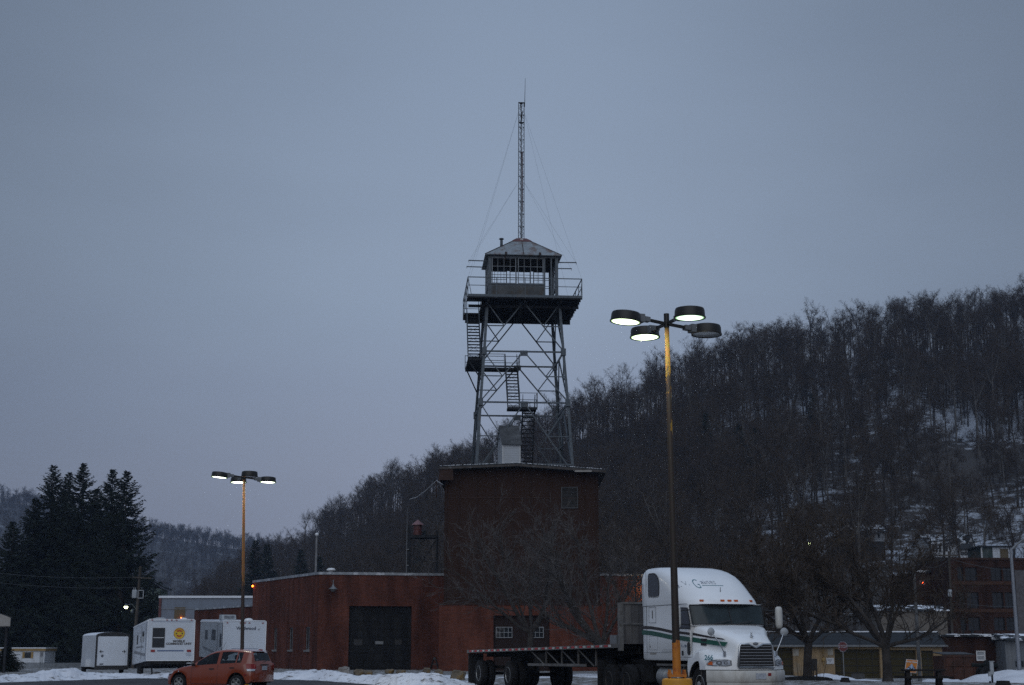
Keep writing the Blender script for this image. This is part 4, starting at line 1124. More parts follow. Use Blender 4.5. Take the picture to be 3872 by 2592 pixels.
m = mbw(block); p = W(2205, 1783, TY - .5); m.box((p.x, p.y - .1, p.z), (1.15, .1, .10)); m.build('eave_light', M_tan, block)

# ---- right-hand wing with the sodium lamp behind the truck cab
w0 = W(2268, 2178, 106); w1 = W(2760, 2178, 108.5)
wing = thing('brick_wing', 'red brick wing beside the brown tower block, lit orange by a wall lamp', 'building', (w0.x, 106, 0))
m = mbw(wing); PW = wall(m, w0, w1, -.4, w0.z); shell(m, [w0, w1, w1 + Vector((0, 10, 0)), w0 + Vector((0, 10, 0))], -.4, w0.z, skip=(0,)); m.build('wall', M_brick, wing)
m = mbw(wing); m.box2((w0.x, 105.9, w0.z + .002), (w0.x + 1, 106, w0.z + .01)); top_face(m, [w0, w1, w1 + Vector((0, 10, 0)), w0 + Vector((0, 10, 0))], w0.z); m.build('roof', M_roof_d, wing)
m = mbw(wing); a_ = Vector((w0.x, 105.92, w0.z)); b_ = Vector((w1.x, 108.42, w0.z)); m.prism([a_, b_, b_ + Vector((0, 0, .16)), a_ + Vector((0, 0, .16))], (0, .4, 0)); fix_normals(m.build('coping', M_coping, wing))
s = along(Vector((w0.x, 106, 5)), (w1 - w0).normalized() * 1.0, 2432); q = PW(s, 0, -.34); zq = W(2432, 2215, q.y).z
m = mbw(wing); m.smooth = True; m.box((q.x, q.y + .2, zq + .17), (.3, .5, .12)); hd = m.build('wall_lamp', M_lamp_b, wing)
m = mbw(wing); m.smooth = True; m.ball((q.x, q.y + .05, zq), (.13, .13, .09)); m.build('bulb', M_lit_sodium, hd)
ld_ = bpy.data.lights.new('sodium_light', 'POINT'); ld_.energy = 38; ld_.volume_factor = 0; ld_.color = (1.0, .62, .15); ld_.shadow_soft_size = .1
lo_ = bpy.data.objects.new('sodium_light', ld_); COL.objects.link(lo_); lo_.parent = wing; lo_.location = mat_of(wing).inverted() @ Vector((q.x - .1, q.y - .25, zq - .1))

# ---- small pink-roofed tank on its frame, on the garage roof
fy = 112.0
def wf(px, py): return W(px, py, fy)
zr_ = H_G
p0, p1 = wf(1545, 2020), wf(1651, 2030); dpth = 1.6
tank = thing('roof_tank', 'small red drum with a pink conical roof on a dark steel frame with a ladder', 'tank', ((p0.x + p1.x) / 2, fy, zr_))
m = mbw(tank)
zp = wf(1600, 2030).z; zt_l = wf(1545, 1985).z; zt_r = wf(1651, 2005).z
for x, zt_ in ((p0.x, zt_l), (p1.x, zt_r)):
    for y in (fy, fy + dpth): m.bar((x, y, zr_), (x, y, zt_), .13 if x < 0 and x == p0.x else .09)
m.bar((p0.x, fy, zp), (p1.x, fy, zp), .12, .16); m.bar((p0.x, fy + dpth, zp), (p1.x, fy + dpth, zp), .12, .16)
m.bar((p0.x + .4, fy, zr_), (p1.x, fy, zp), .06); m.bar((p0.x, fy, zp), (p1.x - .4, fy, zr_), .05); m.bar((p0.x, fy + dpth, zr_), (p1.x, fy + dpth, zp), .05)
m.bar((p1.x, fy, zt_r), (p0.x + .9, fy, zt_r), .03)
m.build('frame', M_steel_d, tank)
m = mbw(tank); m.box2((p0.x, fy, zp + .09), (p1.x, fy + dpth, zp + .14)); m.build('platform', M_steel_d, tank)
m = mbw(tank); xl = p0.x + .42
m.bar((xl, fy - .05, zr_), (xl, fy - .05, zp), .05); m.bar((p0.x + .08, fy - .07, zr_), (p0.x + .08, fy - .07, zp), .04)
k = zr_ + .25
while k < zp - .1: m.bar((p0.x + .08, fy - .06, k), (xl, fy - .06, k), .03); k += .3
m.build('ladder', M_steel_d, tank)
q = wf(1577, 2027); m = mbw(tank); m.smooth = True; hh = wf(1577, 1987).z - q.z
m.lathe([(.34, 0), (.34, hh * .5), (.36, hh * .52), (.34, hh * .54), (.34, hh)], 20, (q.x, fy + .7, zp + .14)); m.build('drum', M_red, tank, auto=40)
m = mbw(tank); m.lathe([(.48, hh - .02), (.46, hh + .03), (0.0, hh + .42)], 10, (q.x, fy + .7, zp + .14)); m.build('conical_roof', M_pink, tank)
ap = thing('whip_antenna', 'white whip antenna rising beside the small pink-roofed tank', 'antenna', (p0.x - .12, fy - .12, zr_))
m = MB(); zt_ = wf(1543, 1922).z - zr_; m.path([(0, 0, 0), (0, 0, zt_ * .5), (0.01, 0, zt_)], [.035, .03, .012], 6); m.build('rod', M_lamp_g, ap)
m = MB(); m.box((.08, 0, zt_ * .42), (.2, .06, .06)); m.box((.08, 0, zt_ * .2), (.2, .06, .06)); m.build('clamp', M_lamp_g, ap)

# ---- slim pole with a ball top, far behind the garage
pb = W(1193, 2164, 140); pt = W(1198, 2024, 140)
fp_ = thing('slim_pole', 'slim pale tapered pole with a white ball top behind the brick garage', 'pole', (pb.x, 140, -.5))
m = MB(); m.smooth = True; m.path([(0, 0, 0), (pt.x - pb.x, 0, pt.z + .5)], [.17, .09], 10); m.build('pole', M_concrete, fp_)
m = MB(); m.smooth = True; m.ball((pt.x - pb.x, 0, pt.z + .55), .17); m.build('ball', M_white, fp_)

# ---- pale service cable to the tower block
cb = thing('service_cable', 'pale service cable sagging from the tower block eave bracket', 'cable', W(1650, 1818, 101))
o_ = Vector(cb.location)
m = MB(); p1_ = W(1548, 1889, 130) - o_; p2_ = W(1677, 1834, 98.9) - o_
m.path([p1_, p1_ * .66 + Vector((0, 0, -.25)), p1_ * .33 + Vector((0, 0, -.2)), Vector((0, 0, 0))], [.025] * 4, 5); m.path([Vector((0, 0, 0)), p2_], [.02, .02], 5); m.build('wire', M_white_w, cb)
m = MB(); m.bar((0, 0, 0.05), (0, .2, -1.2), .07); m.build('post', M_clad_trim, cb)

# ------------------------------------------------------------------ fire lookout tower on the roof of the tall block
TC = W(1969, 1757, 105.7); TZ = 13.45
TRZ = math.radians(4.5)
tower = thing('lookout_tower', 'steel fire lookout tower with a glazed cabin, zigzag stairs and a railed platform', 'tower', (TC.x, 105.7, TZ), TRZ)
z1 = W(1969, 1523, 102.6).z - TZ; z2 = W(1969, 1331, 102.9).z - TZ; zP = W(1969, 1121, 101.9).z - TZ
def hw(z): return table([(0, 3.44), (z1, 3.13), (z2, 2.86), (zP, 2.62)], z)
sg = ((-1, -1), (1, -1), (1, 1), (-1, 1))
def cor(i, z): h = hw(z); return Vector((sg[i % 4][0] * h, sg[i % 4][1] * h, z))
for i in range(4):
    m = MB()
    for a, b in ((0, z1), (z1, z2), (z2, zP - .1)):
        p, q = cor(i, a), cor(i, b); sx, sy = sg[i]
        m.bar(p, q, .19, .025, up=(0, 1, 0)); m.bar(p + Vector((sx * .09, -sy * .09, 0)), q + Vector((sx * .09, -sy * .09, 0)), .025, .19, up=(0, 1, 0))
    for z in (z1, z2): m.box(cor(i, z), (.34, .34, .5))
    m.box((cor(i, 0.05)), (.5, .5, .1))
    m.build('leg', M_galv, tower)
for i in range(4):
    m = MB()
    mid_ = lambda z: (cor(i, z) + cor(i + 1, z)) / 2
    for za, zb in ((0, z1), (z1, z2), (z2, zP - .15)):
        M0 = mid_(zb)
        if zb < zP - 1: m.bar(cor(i, zb), cor(i + 1, zb), .11)
        for c in (i, i + 1):
            foot = cor(c, za + .1); m.bar(foot, M0, .085)
            h = foot.lerp(M0, .52 if za == 0 else .5)
            lz = h.z; leg = cor(c, lz); m.bar(leg, h, .07)
            if za > 0 or True: m.bar(cor(c, zb - .1), h, .07)
        m.box(M0 - Vector((0, 0, .12)), (.55 if i % 2 == 0 else .05, .05 if i % 2 == 0 else .55, .4))
    m.bar(cor(i, .75), cor(i + 1, .75), .1)
    m.build('bracing', M_galv, tower)
# stairs: three flights in steps towards the eave side
def flight(x0, x1, ya, za, yb, zb, rail=1):
    st = MB(); n = max(6, int((zb - za) / .27))
    for x in (x0, x1): st.bar((x, ya, za), (x, yb, zb), .05, .22)
    for k in range(1, n):
        t = k / n; st.box(((x0 + x1) / 2, lerp(ya, yb, t), lerp(za, zb, t)), (x1 - x0 - .06, .24, .045))
    for k in range(0, n - 2, 3):
        t, u = (k + .3) / n, (k + 2.6) / n
        st.bar((x0, lerp(ya, yb, t), lerp(za, zb, t) - .12), (x1, lerp(ya, yb, u), lerp(za, zb, u) - .12), .022); st.bar((x1, lerp(ya, yb, t), lerp(za, zb, t) - .12), (x0, lerp(ya, yb, u), lerp(za, zb, u) - .12), .022)
    s = st.build('stair_flight', M_steel_d, tower)
    if rail:
        r = MB()
        for x in (x0, x1):
            for dz in (.55, 1.05): r.bar((x, ya, za + dz), (x, yb, zb + dz), .04)
            for t in (0, .5, 1): r.bar((x, lerp(ya, yb, t), lerp(za, zb, t)), (x, lerp(ya, yb, t), lerp(za, zb, t) + 1.1), .045)
        r.build('handrail', M_galv, s)
zl1 = z1 - .15; zl2 = W(1860, 1372, 105).z - TZ
flight(.08, .95, 1.9, 0.1, -1.0, zl1)
flight(-1.02, -.15, -1.0, zl1, 1.6, zl2)
flight(-3.95, -3.05, -1.3, zl2, 1.5, zP - .2)
def landing(x0, x1, y0, y1, z, posts):
    m = MB(); m.box2((x0, y0, z - .04), (x1, y1, z + .02))
    for y in (y0, y1): m.bar((x0, y, z - .1), (x1, y, z - .1), .06, .14)
    l = m.build('landing', M_steel_d, tower); r = MB()
    for a, b in posts:
        a = Vector((*a, z)); b = Vector((*b, z))
        for dz in (.55, 1.05): r.bar(a + Vector((0, 0, dz)), b + Vector((0, 0, dz)), .04)
        for p in (a, b): r.bar(p, p + Vector((0, 0, 1.08)), .045)
    r.build('handrail', M_galv, l)
landing(-1.1, 1.05, -1.95, -1.0, zl1, [((-1.1, -1.95), (1.05, -1.95)), ((1.05, -1.95), (1.05, -1.0))])
landing(-4.0, .05, 1.45, 2.3, zl2, [((-3.0, 1.45), (-1.1, 1.45)), ((-4.0, 2.3), (.05, 2.3)), ((.05, 1.5), (.05, 2.3))])
m = MB(); m.box2((-4.0, -2.2, zl2 - .04), (-3.0, 1.44, zl2 + .02)); m.bar((-4.0, -2.2, zl2 - .1), (-3.0, -2.2, zl2 - .1), .06, .14); m.bar((-3.98, -2.1, zl2 - .1), cor(0, zl2 - 1.75) + Vector((-.05, .1, 0)), .07); m.bar((-3.98, 1.4, zl2 - .1), cor(3, zl2 - 1.75), .07); m.build('landing', M_steel_d, tower)
# platform
PX, PY0, PY1 = 4.12, -3.95, 3.55
m = MB()
nb = 30
for i in range(nb):
    y0 = lerp(PY0, PY1, i / nb); y1 = lerp(PY0, PY1, (i + .93) / nb); e = random.Random(i).uniform(-.04, .05)
    if i in range(8, 24): m.box2((-3.0, y0, zP), (PX + e, y1, zP + .05)); 
    else: m.box2((-PX - e, y0, zP), (PX + e, y1, zP + .05))
m.build('platform_boards', M_wood_g, tower)
m = MB()
for i in range(11): y = lerp(PY0 + .05, PY1 - .05, i / 10); m.bar((-PX + (.0 if i < 2 or i > 8 else 1.1), y, zP - .102), (PX, y, zP - .102), .07, .2)
for x in (-2.62, 0, 2.62): m.bar((x, PY0 + .2, zP - .303), (x, PY1 - .2, zP - .303), .12, .2)
for y in (-2.62, 2.62): m.bar((-PX + .1, y, zP - .505), (PX - .1, y, zP - .505), .12, .2)
m.build('platform_joists', M_steel_d, tower)
m = MB(); m.box2((-PX, PY0 - .045, zP - .12), (PX, PY0 - .002, zP + .07)); m.build('platform_edge', M_galv, tower)
r = MB()
cs = [(-PX, PY0), (PX, PY0), (PX, PY1), (-PX, PY1)]
for i in range(4):
    a, b = Vector((*cs[i], zP)), Vector((*cs[(i + 1) % 4], zP))
    for dz, w_ in ((1.32, .06), (.72, .04)): r.bar(a + Vector((0, 0, dz)), b + Vector((0, 0, dz)), w_)
    for t in (0, .25, .5, .75): q = a.lerp(b, t); r.bar(q + Vector((0, 0, -.2)), q + Vector((0, 0, 1.34)), .05)
    q = a.lerp(b, .0); r.bar(q + Vector((0, 0, 1.3)), a.lerp(b, .09 if i % 2 else .03) + Vector((0, 0, .02)), .04)
r.bar((-PX, -1.4, zP + .45), (-2.95, -1.4, zP + .45), .05); r.bar((-2.95, -1.4, zP), (-2.95, -1.4, zP + .47), .05); r.bar((-2.95, -1.4, zP + .45), (-2.95, 1.5, zP + .45), .05)
r.build('railing', M_galv, tower)
# cabin
CH = 2.55
yf = 103.3
zf = zP + .05; zs = W(1969, 1079.5, yf).z - TZ; zt = W(1969, 977, yf).z - TZ; ze = W(1969, 968, yf).z - TZ
cab = MB()
t_ = .06
door0 = 1.55
CB = 1.45
cab.box2((-CH, -CH, zf), (door0, -CH + t_, zs)); cab.box2((-CH, CB - t_, zf), (1.5, CB, zs))
cab.box2((-CH, -CH + t_, zf), (-CH + t_, CB - t_, zs)); cab.box2((CH - t_, -CH + t_, zf), (CH, CB - t_, zs - .9))
cab.build('cabin_wall', M_board, tower)
fr = MB()
for x in (-CH + .1, CH - .1):
    for y in (-CH + .1, CB - .1): fr.box2((x - .11, y - .11, zf), (x + .11, y + .11, ze))
fr.box2((door0 - .05, -CH - .01, zf), (door0 + .06, -CH + .09, ze)); fr.box2((CH - .55, -CH - .005, zf), (CH - .45, -CH + .085, zt))
for y in (-CH + .03, CB - .03): fr.box2((-CH, y - .05, zt), (CH, y + .05, ze)); fr.box2((-CH, y - .06, zs), (door0 if y < 0 else CH, y + .06, zs + .07))
for x in (-CH + .03, CH - .03): fr.box2((x - .05, -CH + .1, zt), (x + .05, CB - .1, ze)); fr.box2((x - .06, -CH + .1, zs), (x + .06, CB - .1, zs + .07))
fr.build('cabin_frame', M_galv, tower)
M_sash = pm('grey_sash', (0.20, 0.22, 0.24), .7)
def sash(a, b, npx, rows):
    a = Vector(a); b = Vector(b); d = (b - a).normalized(); L = (b - a).length; s = MB(); o = Vector((-d.y, d.x, 0)) * .02
    lo, hi = zs + .075, zt - .005
    for p in (a + d * .045, b - d * .045): s.bar(p + Vector((0, 0, lo)), p + Vector((0, 0, hi)), .09, .06)
    for k in range(1, npx): q = a.lerp(b, k / npx); s.bar(q + Vector((0, 0, lo)), q + Vector((0, 0, hi)), .03)
    for k in range(0, rows + 1): z = lerp(lo + .03, hi - .03, k / rows); s.bar(a + o + Vector((0, 0, z)), b + o + Vector((0, 0, z)), .035 if 0 < k < rows else .06)
    return s.build('window', M_sash, tower)
y = -CH + .03
sash((-CH + .22, y, 0), (-.52, y, 0), 4, 3); sash((-.42, y, 0), (door0 - .06, y, 0), 4, 3)
y = CB - .03
for a, b in ((-CH + .22, -.9), (-.72, .9), (1.08, CH - .2)): sash((a, y, 0), (b, y, 0), 3, 3)
for x in (-CH + .03, CH - .03):
    for a, b in ((-CH + .22, -1.3), (-1.1, .1), (.3, CB - .22)): sash((x, a, 0), (x, b, 0), 3, 3)
# the shut upper ceiling and a table inside
m = MB(); m.box2((-CH + .06, -CH + .09, ze + .02), (CH - .06, CB - .09, ze + .06)); m.build('ceiling', M_wood_g, tower)
m = MB(); m.box2((-.5, -.4, zf), (.4, .4, zf + .95)); m.box2((-.7, -.6, zf + .95), (.6, .6, zf + 1.0)); m.bar((-1.0, .2, zf + 1.0), (-.2, .0, zf + 1.5), .05); m.build('map_table', M_wood_g, tower)
EV = CH + .28
zc0 = W(1969, 922, 105.1).z - TZ; zc1 = W(1969, 906, 105.1).z - TZ
CYM, CYH = (CB - CH) / 2, (CB + CH) / 2
def ring(h, z): k = max(.36, h - (CH - CYH)) if h > 1 else h; return [(sx * h, CYM + sy * k, z) for sx, sy in sg]
m = MB(); m.loft([ring(EV, ze - .02), ring(.72, zc0 - .02)], closed=True); m.loft([ring(EV, ze - .02), ring(EV - .02, ze - .06), ring(CH - .1, ze - .015)], closed=True)
fix = m.build('roof', M_roof_t, tower); fix_normals(fix)
m = MB()
for i in range(4):
    a, b = Vector(ring(EV, ze)[i]), Vector(ring(.72, zc0)[i]); m.bar(a, b, .09, .03)
    a2, b2 = (Vector(ring(EV, ze - .01)[i]) + Vector(ring(EV, ze - .01)[(i + 1) % 4])) / 2, (Vector(ring(.72, zc0)[i]) + Vector(ring(.72, zc0)[(i + 1) % 4])) / 2
    m.bar(a2, b2, .05, .03)
for x in (-1.3, 1.2):
    m.box((x, -EV - .02, ze + .06), (.16, .14, .16)); m.bar((x, -EV, ze), (x - .08, -CH, ze - .4), .05)
m.build('roof_seams', pm('rusty_seam', (0.06, 0.045, 0.04), .7), tower)
m = MB(); m.loft([ring(.76, zc0 - .04), ring(.70, zc0 + .07), ring(.36, zc1)], closed=True); m.face(*ring(.36, zc1)); cpp = m.build('roof_cap', M_red, tower); fix_normals(cpp)
m = MB(); m.box((.0, CYM - .60, (zc0 + zc1) / 2 + .02), (.22, .03, .08)); m.build('name_plate', M_signwhite, cpp)
sp_ = W(1894, 935, 106.5); m = MB(); m.smooth = True
px_ = (1894 - 1969) * .0193; ztp = W(1895, 909, 105.7).z - TZ; m.lathe([(.13, ze + .3), (.10, ztp - .12), (.10, ztp - .06)], 12, (px_, -.2, 0)); m.lathe([(.20, ztp - .02), (.15, ztp + .05), (0, ztp + .09)], 12, (px_, -.2, 0)); m.tube((px_, -.2, ztp - .1), (px_, -.2, ztp), .03); m.build('stove_pipe', M_galv, tower)
for sx in (-1, 1):
    for y, dz in ((1.1, -.25), (-1.9, -.32)):
        m = MB(); m.bar((sx * (CH - .05), y, ze + dz + (.25 if y > 0 else 0)), (sx * (CH + 1.45), y, ze + dz + (.25 if y > 0 else 0) + .02), .09, .06); m.bar((sx * (CH + 1.43), y, ze + dz - .12 + (.25 if y > 0 else 0)), (sx * (CH + 1.43), y, ze + dz + .06 + (.25 if y > 0 else 0)), .03); m.build('outrigger', M_galv, tower)

# ---- lattice mast on the cabin roof
mast = thing('radio_mast', 'slender triangular lattice radio mast with a whip aerial, guyed to the lookout tower', 'mast', Vector((TC.x, 105.7, TZ + zc1)) + Matrix.Rotation(TRZ, 3, 'Z') @ Vector((0, CYM, 0)), TRZ)
HT = W(1973, 391, 105.1).z - (TZ + zc1); HW = W(1986, 297, 105.1).z - (TZ + zc1)
tri = [Vector((.245 * math.cos(a), .245 * math.sin(a), 0)) for a in (math.radians(210), math.radians(330), math.radians(90))]
m = MB()
lean = Vector((.03, 0, HT))
for p in tri: m.tube(p, p + lean, .026, n=6)
m.build('mast_legs', M_steel_d, mast)
m = MB(); nseg = 44
for i in range(nseg):
    a, b = i / nseg, (i + 1) / nseg
    for k in range(3):
        p, q = tri[k], tri[(k + 1) % 3]
        if i % 2: p, q = q, p
        m.bar(p + lean * a, q + lean * b, .016)
        if i % 4 == 0: m.bar(p + lean * a, q + lean * a, .02)
m.build('mast_lattice', M_steel_d, mast)
m = MB(); m.path([Vector((.02, 0, 0)), Vector((.02, 0.05, HT * .5)), Vector((0.03, 0, HT * .98))], [.03] * 3, 5); m.path([Vector((.09, 0, 0)), Vector((.10, 0, HT * .3)), Vector((.07, 0, HT * .64))], [.022] * 3, 5); m.build('feed_cable', M_black, mast)
m = MB(); m.tube((.10, -.02, HT * .2), (.10, -.02, HT * .64), .04, n=6); m.build('aerial_tube', M_red, mast)
m = MB(); m.prism([p + lean for p in [t * 1.15 for t in tri]], (0, 0, .05)); m.prism([p + lean * .852 for p in tri], (0, 0, .06)); m.tube(Vector((0, 0, HT - .35)), Vector((.0, 0, HT)), .05); m.tube(Vector((.03, 0, HT * .86)), Vector((.12, 0, HT * .94)), .03); m.build('mast_plate', M_steel_d, mast)
m = MB(); m.path([Vector((.28, -.1, HT - .3)), Vector((.29, -.1, HT + .2)), Vector((.33, -.1, HW))], [.028, .024, .012], 6); m.build('whip_aerial', M_steel_d, mast)
m = MB()
off = Vector((0, 0, zc1))
for f, tgt in ((.94, [(-PX, PY0, zP + 1.3), (PX, PY0, zP + 1.3), (PX, PY1, zP + 1.3), (-PX, PY1, zP + 1.3)]), (.42, [(-CH - 1.4, -1.9, ze - .3), (CH + 1.4, -1.9, ze - .3), (CH + 1.4, 1.1, ze), (-CH - 1.4, 1.1, ze)])):
    for i, tg in enumerate(tgt):
        tg = Vector(tg) - off - Vector((0, CYM, 0)); st = lean * f + Vector((.2 if tg.x > 0 else -.2, 0, 0)); m.path([st, tg], [.0048, .0048], 3)
m.build('guy_wire', M_wire, mast)

# ---- white clapboard hut on the roof
hb = W(1899, 1755, 101.6)
hut = thing('roof_hut', 'tiny white clapboard hut with a snowy pitched roof on the tower block roof', 'hut', (hb.x, 101.6, TZ - .15), math.radians(13))
wv, dv = 1.32, 1.5; he = W(1930, 1680, 101.6).z - (TZ - .15); hr = W(1930, 1613, 102.4).z - (TZ - .15)
m = MB(); m.box2((0, 0, 0), (wv, dv, he)); m.prism([(0, 0, he), (0, dv, he), (0, dv / 2, hr - .08)], (wv, 0, 0)); m.build('wall', siding_mat('white_clapboard', (0.44, 0.47, 0.51), pitch=.16, rough=.6, line=.6), hut)
m = MB()
for a, b in (((-.08, -.14, he - .05), (-.08, dv / 2, hr)), ((-.08, dv + .14, he - .05), (-.08, dv / 2, hr))):
    m.prism([Vector(a), Vector(b), Vector(b) + Vector((0, 0, .07)), Vector(a) + Vector((0, 0, .07))], (wv + .16, 0, 0))
o = m.build('roof', pm('hut_roof', (0.075, 0.08, 0.086), .75, var=.3, col2=(.22, .235, .25), thr=(.58, .8), sc2=.9), hut); fix_normals(o)
m = MB(); 
for x in (0.04, wv - .04): m.box((x, -.012, he / 2), (.09, .02, he))
m.build('corner_board', M_white_w, hut)

# ------------------------------------------------------------------ vehicles
RY = Matrix.Rotation(-math.pi / 2, 3, 'X')          # lathe axis along local +y
def wheel(parent, c, R, w, rr, side, style='alloy', rim_mat=None, n=28, dish=0.03):
    """tyre with its rim as a sub-part; side = -1/+1 is the outer direction along local y"""
    c = Vector(c); h = w / 2
    RR = RY if side > 0 else Matrix.Rotation(math.pi / 2, 3, 'X')
    t = MB(); t.smooth = True
    t.lathe([(rr * .98, -h * .8), (rr * 1.02, -h * .95), (R * .88, -h), (R * .97, -h * .85), (R, -h * .6), (R, h * .6), (R * .97, h * .85), (R * .88, h), (rr * 1.04, h * .95), (rr * .98, h * .8)], n, c, RR)
    o = t.build('wheel', M_rubber, parent, auto=40)
    r = MB(); r.smooth = True
    if style == 'alloy':
        r.lathe([(rr, -h * .7), (rr, h * .85), (rr * .9, h * .85), (rr * .86, h * .55), (rr * .80, h * .3), (0.0, h * .3)], n, c, RR)
        for k in range(5):
            a = k * 2 * math.pi / 5 + .3; d = RR @ Vector((math.cos(a), math.sin(a), 0)); e = RR @ Vector((0, 0, 1))
            s = RR @ Vector((-math.sin(a), math.cos(a), 0))
            r.prism([c + d * rr * .12 - s * rr * .17 + e * h * .5, c + d * rr * .88 - s * rr * .22 + e * h * .72, c + d * rr * .88 + s * rr * .22 + e * h * .72, c + d * rr * .12 + s * rr * .17 + e * h * .5], e * .03)
        r.lathe([(rr * .28, h * .3), (rr * .28, h * .86), (rr * .2, h * .92), (0, h * .92)], 14, c, RR)
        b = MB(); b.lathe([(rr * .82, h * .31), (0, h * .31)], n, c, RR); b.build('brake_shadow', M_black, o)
    elif style == 'steer':
        r.lathe([(rr, -h * .5), (rr * 1.0, h * .9), (rr * .93, h * .95), (rr * .88, h * .62), (rr * .62, h * .50), (rr * .5, h * .8), (rr * .42, h * .85), (rr * .40, h * 1.15), (rr * .3, h * 1.25), (0, h * 1.25)], n, c, RR)
        b = MB(); b.smooth = True; e = RR @ Vector((0, 0, 1))
        for k in range(10):
            a = k * math.pi / 5; d = RR @ Vector((math.cos(a), math.sin(a), 0)); b.lathe([(rr * .085, 0.0), (0, 0.0)], 10, c + d * rr * .74 + e * (h * .58), RR)
        b.build('vent_hole', M_black, o)
        b = MB()
        for k in range(10):
            a = k * math.pi / 5 + .3; d = RR @ Vector((math.cos(a), math.sin(a), 0)); b.lathe([(.022, 0), (.018, .05), (0, .05)], 6, c + d * rr * .5 + e * (h * .78), RR)
        b.build('wheel_nut', M_grime, o)
    else:                                             # deep dual rim
        r.lathe([(rr, -h * .5), (rr * 1.0, h * .92), (rr * .95, h * .97), (rr * .90, h * .5), (rr * .84, -h * .4), (rr * .5, -h * .5), (rr * .36, -h * .3), (rr * .34, h * .35), (rr * .22, h * .5), (0, h * .5)], n, c, RR)
    r.build('rim', rim_mat or M_alu, o, auto=35)
    return o

M_dullrim = pm('dull_dirty_rim', (0.085, 0.08, 0.075), .7, .2, var=.3, scale=6)
# ============================ the white road tractor
TRX = Vector((6.71, 40.98, 0)); TYAW = 0.327
truck = thing('semi_truck', 'white sleeper-cab road tractor with green and black side stripes, parked nose to the right', 'truck', TRX, TYAW - math.pi / 2)
def bend(y): return 0.68 * max(0, min(1, (abs(y) - .42) / .80)) ** 1.5
def warp(p): 
    f = sm(-1.25, -0.15, p[0]); return Vector((p[0] - bend(p[1]) * f, p[1], p[2]))
zt_t = [(-1.62, 2.20), (-1.3, 2.16), (-.8, 2.04), (-.4, 1.90), (-.18, 1.80), (-.06, 1.735), (0, 1.69)]
wt_t = [(-1.62, .90), (-1.2, .80), (-.8, .66), (-.2, .48), (0, .44)]
ws_t = [(-1.62, 1.11), (-1.2, 1.01), (-.8, .86), (-.4, .71), (-.2, .62), (0, .56)]
yj_t = [(-1.62, 1.175), (-1.2, 1.06), (-.8, .92), (-.4, .78), (-.2, .70), (0, .64)]
zj_t = [(-1.62, 1.42), (-1.1, 1.49), (-.5, 1.42), (-.15, 1.33), (0, 1.26)]
zf_t = [(-1.80, 1.26), (-1.62, 1.42), (-1.35, 1.51), (-1.0, 1.54), (-.7, 1.52), (-.4, 1.44), (-.15, 1.35), (-.05, 1.29), (0, 1.24)]
AXF = -1.13
def hrow(x, zmin=None):
    T = lambda t: table(t, x)
    a = .68 ** 2 - (x - AXF) ** 2
    zb = .965
    if a > 0: zb = max(zb if x > AXF else .5, .52 + math.sqrt(a))
    zf = T(zf_t); zb = min(zb, zf - .13)
    half = [(0, T(zt_t) + .025), (T(wt_t) * .5, T(zt_t) + .02), (T(wt_t), T(zt_t)), (lerp(T(wt_t), T(ws_t), .7), T(zt_t) - .035), (T(ws_t), T(zt_t) - .12),
            (lerp(T(ws_t), T(yj_t), .5), lerp(T(zt_t) - .12, T(zj_t), .5)), (T(yj_t), T(zj_t) + .05), (T(yj_t) + min(.06, .15 * (1.2 - T(yj_t)) + .005), lerp(T(zj_t), zf, .6)), (max(.97, T(yj_t) + .012), zf), (max(1.10, T(yj_t) + .018), zf - .025), (1.20, zf - .09), (1.21, lerp(zf - .09, zb, .5)), (1.21, zb), (1.12, zb)]
    if zmin is not None: half = [(y, min(z, zmin)) for y, z in half]
    full = [(-y, z) for y, z in reversed(half)] + half[1:]
    return [warp((x, y, z)) for y, z in full]
stx = [-1.81 + i * .045 for i in range(35)]
stx = [x for x in stx if x < -.28] + [-.26, -.2, -.15, -.1, -.06, -.03, -.01, 0.0]
hood = MB(); hood.smooth = True
rows = [hrow(x) for x in stx]
# behind the hood's rear edge only the fenders carry on
def hskip(i, k): return i < len(stx) and stx[i] < -1.63 and 7 <= k <= 18
hood.loft(rows + [[Vector((p.x, p.y, min(p.z, 1.10))) for p in rows[-1]], [Vector((p.x, p.y, min(p.z, .97))) for p in rows[-1]]], skip=hskip)
ho = hood.build('hood', M_truck, truck, auto=50)
def hood_y(x, z):
    half = [(0, 0)]; r = hrow(x); n = len(r) // 2; h = r[n:]
    for a, b in zip(h[3:8], h[4:9]):
        if min(a.z, b.z) <= z <= max(a.z, b.z) and abs(a.z - b.z) > 1e-5:
            t = (z - a.z) / (b.z - a.z); return lerp(a.y, b.y, t)
    return h[6].y
wl_ = MB(); wl_.smooth = True
for s in (-1, 1):
    n = 18; ring_ = []
    for y in (1.19, .62):
        ring_.append([warp((AXF + .675 * math.cos(a), s * y, .52 + .675 * math.sin(a))) if y > 1 else Vector((AXF + .675 * math.cos(a), s * y, .52 + .675 * math.sin(a))) for a in [math.pi * (1.05 - 1.15 * k / n) for k in range(n + 1)]])
    wl_.loft(ring_)
wl_.build('wheel_arch_liner', M_black, truck)
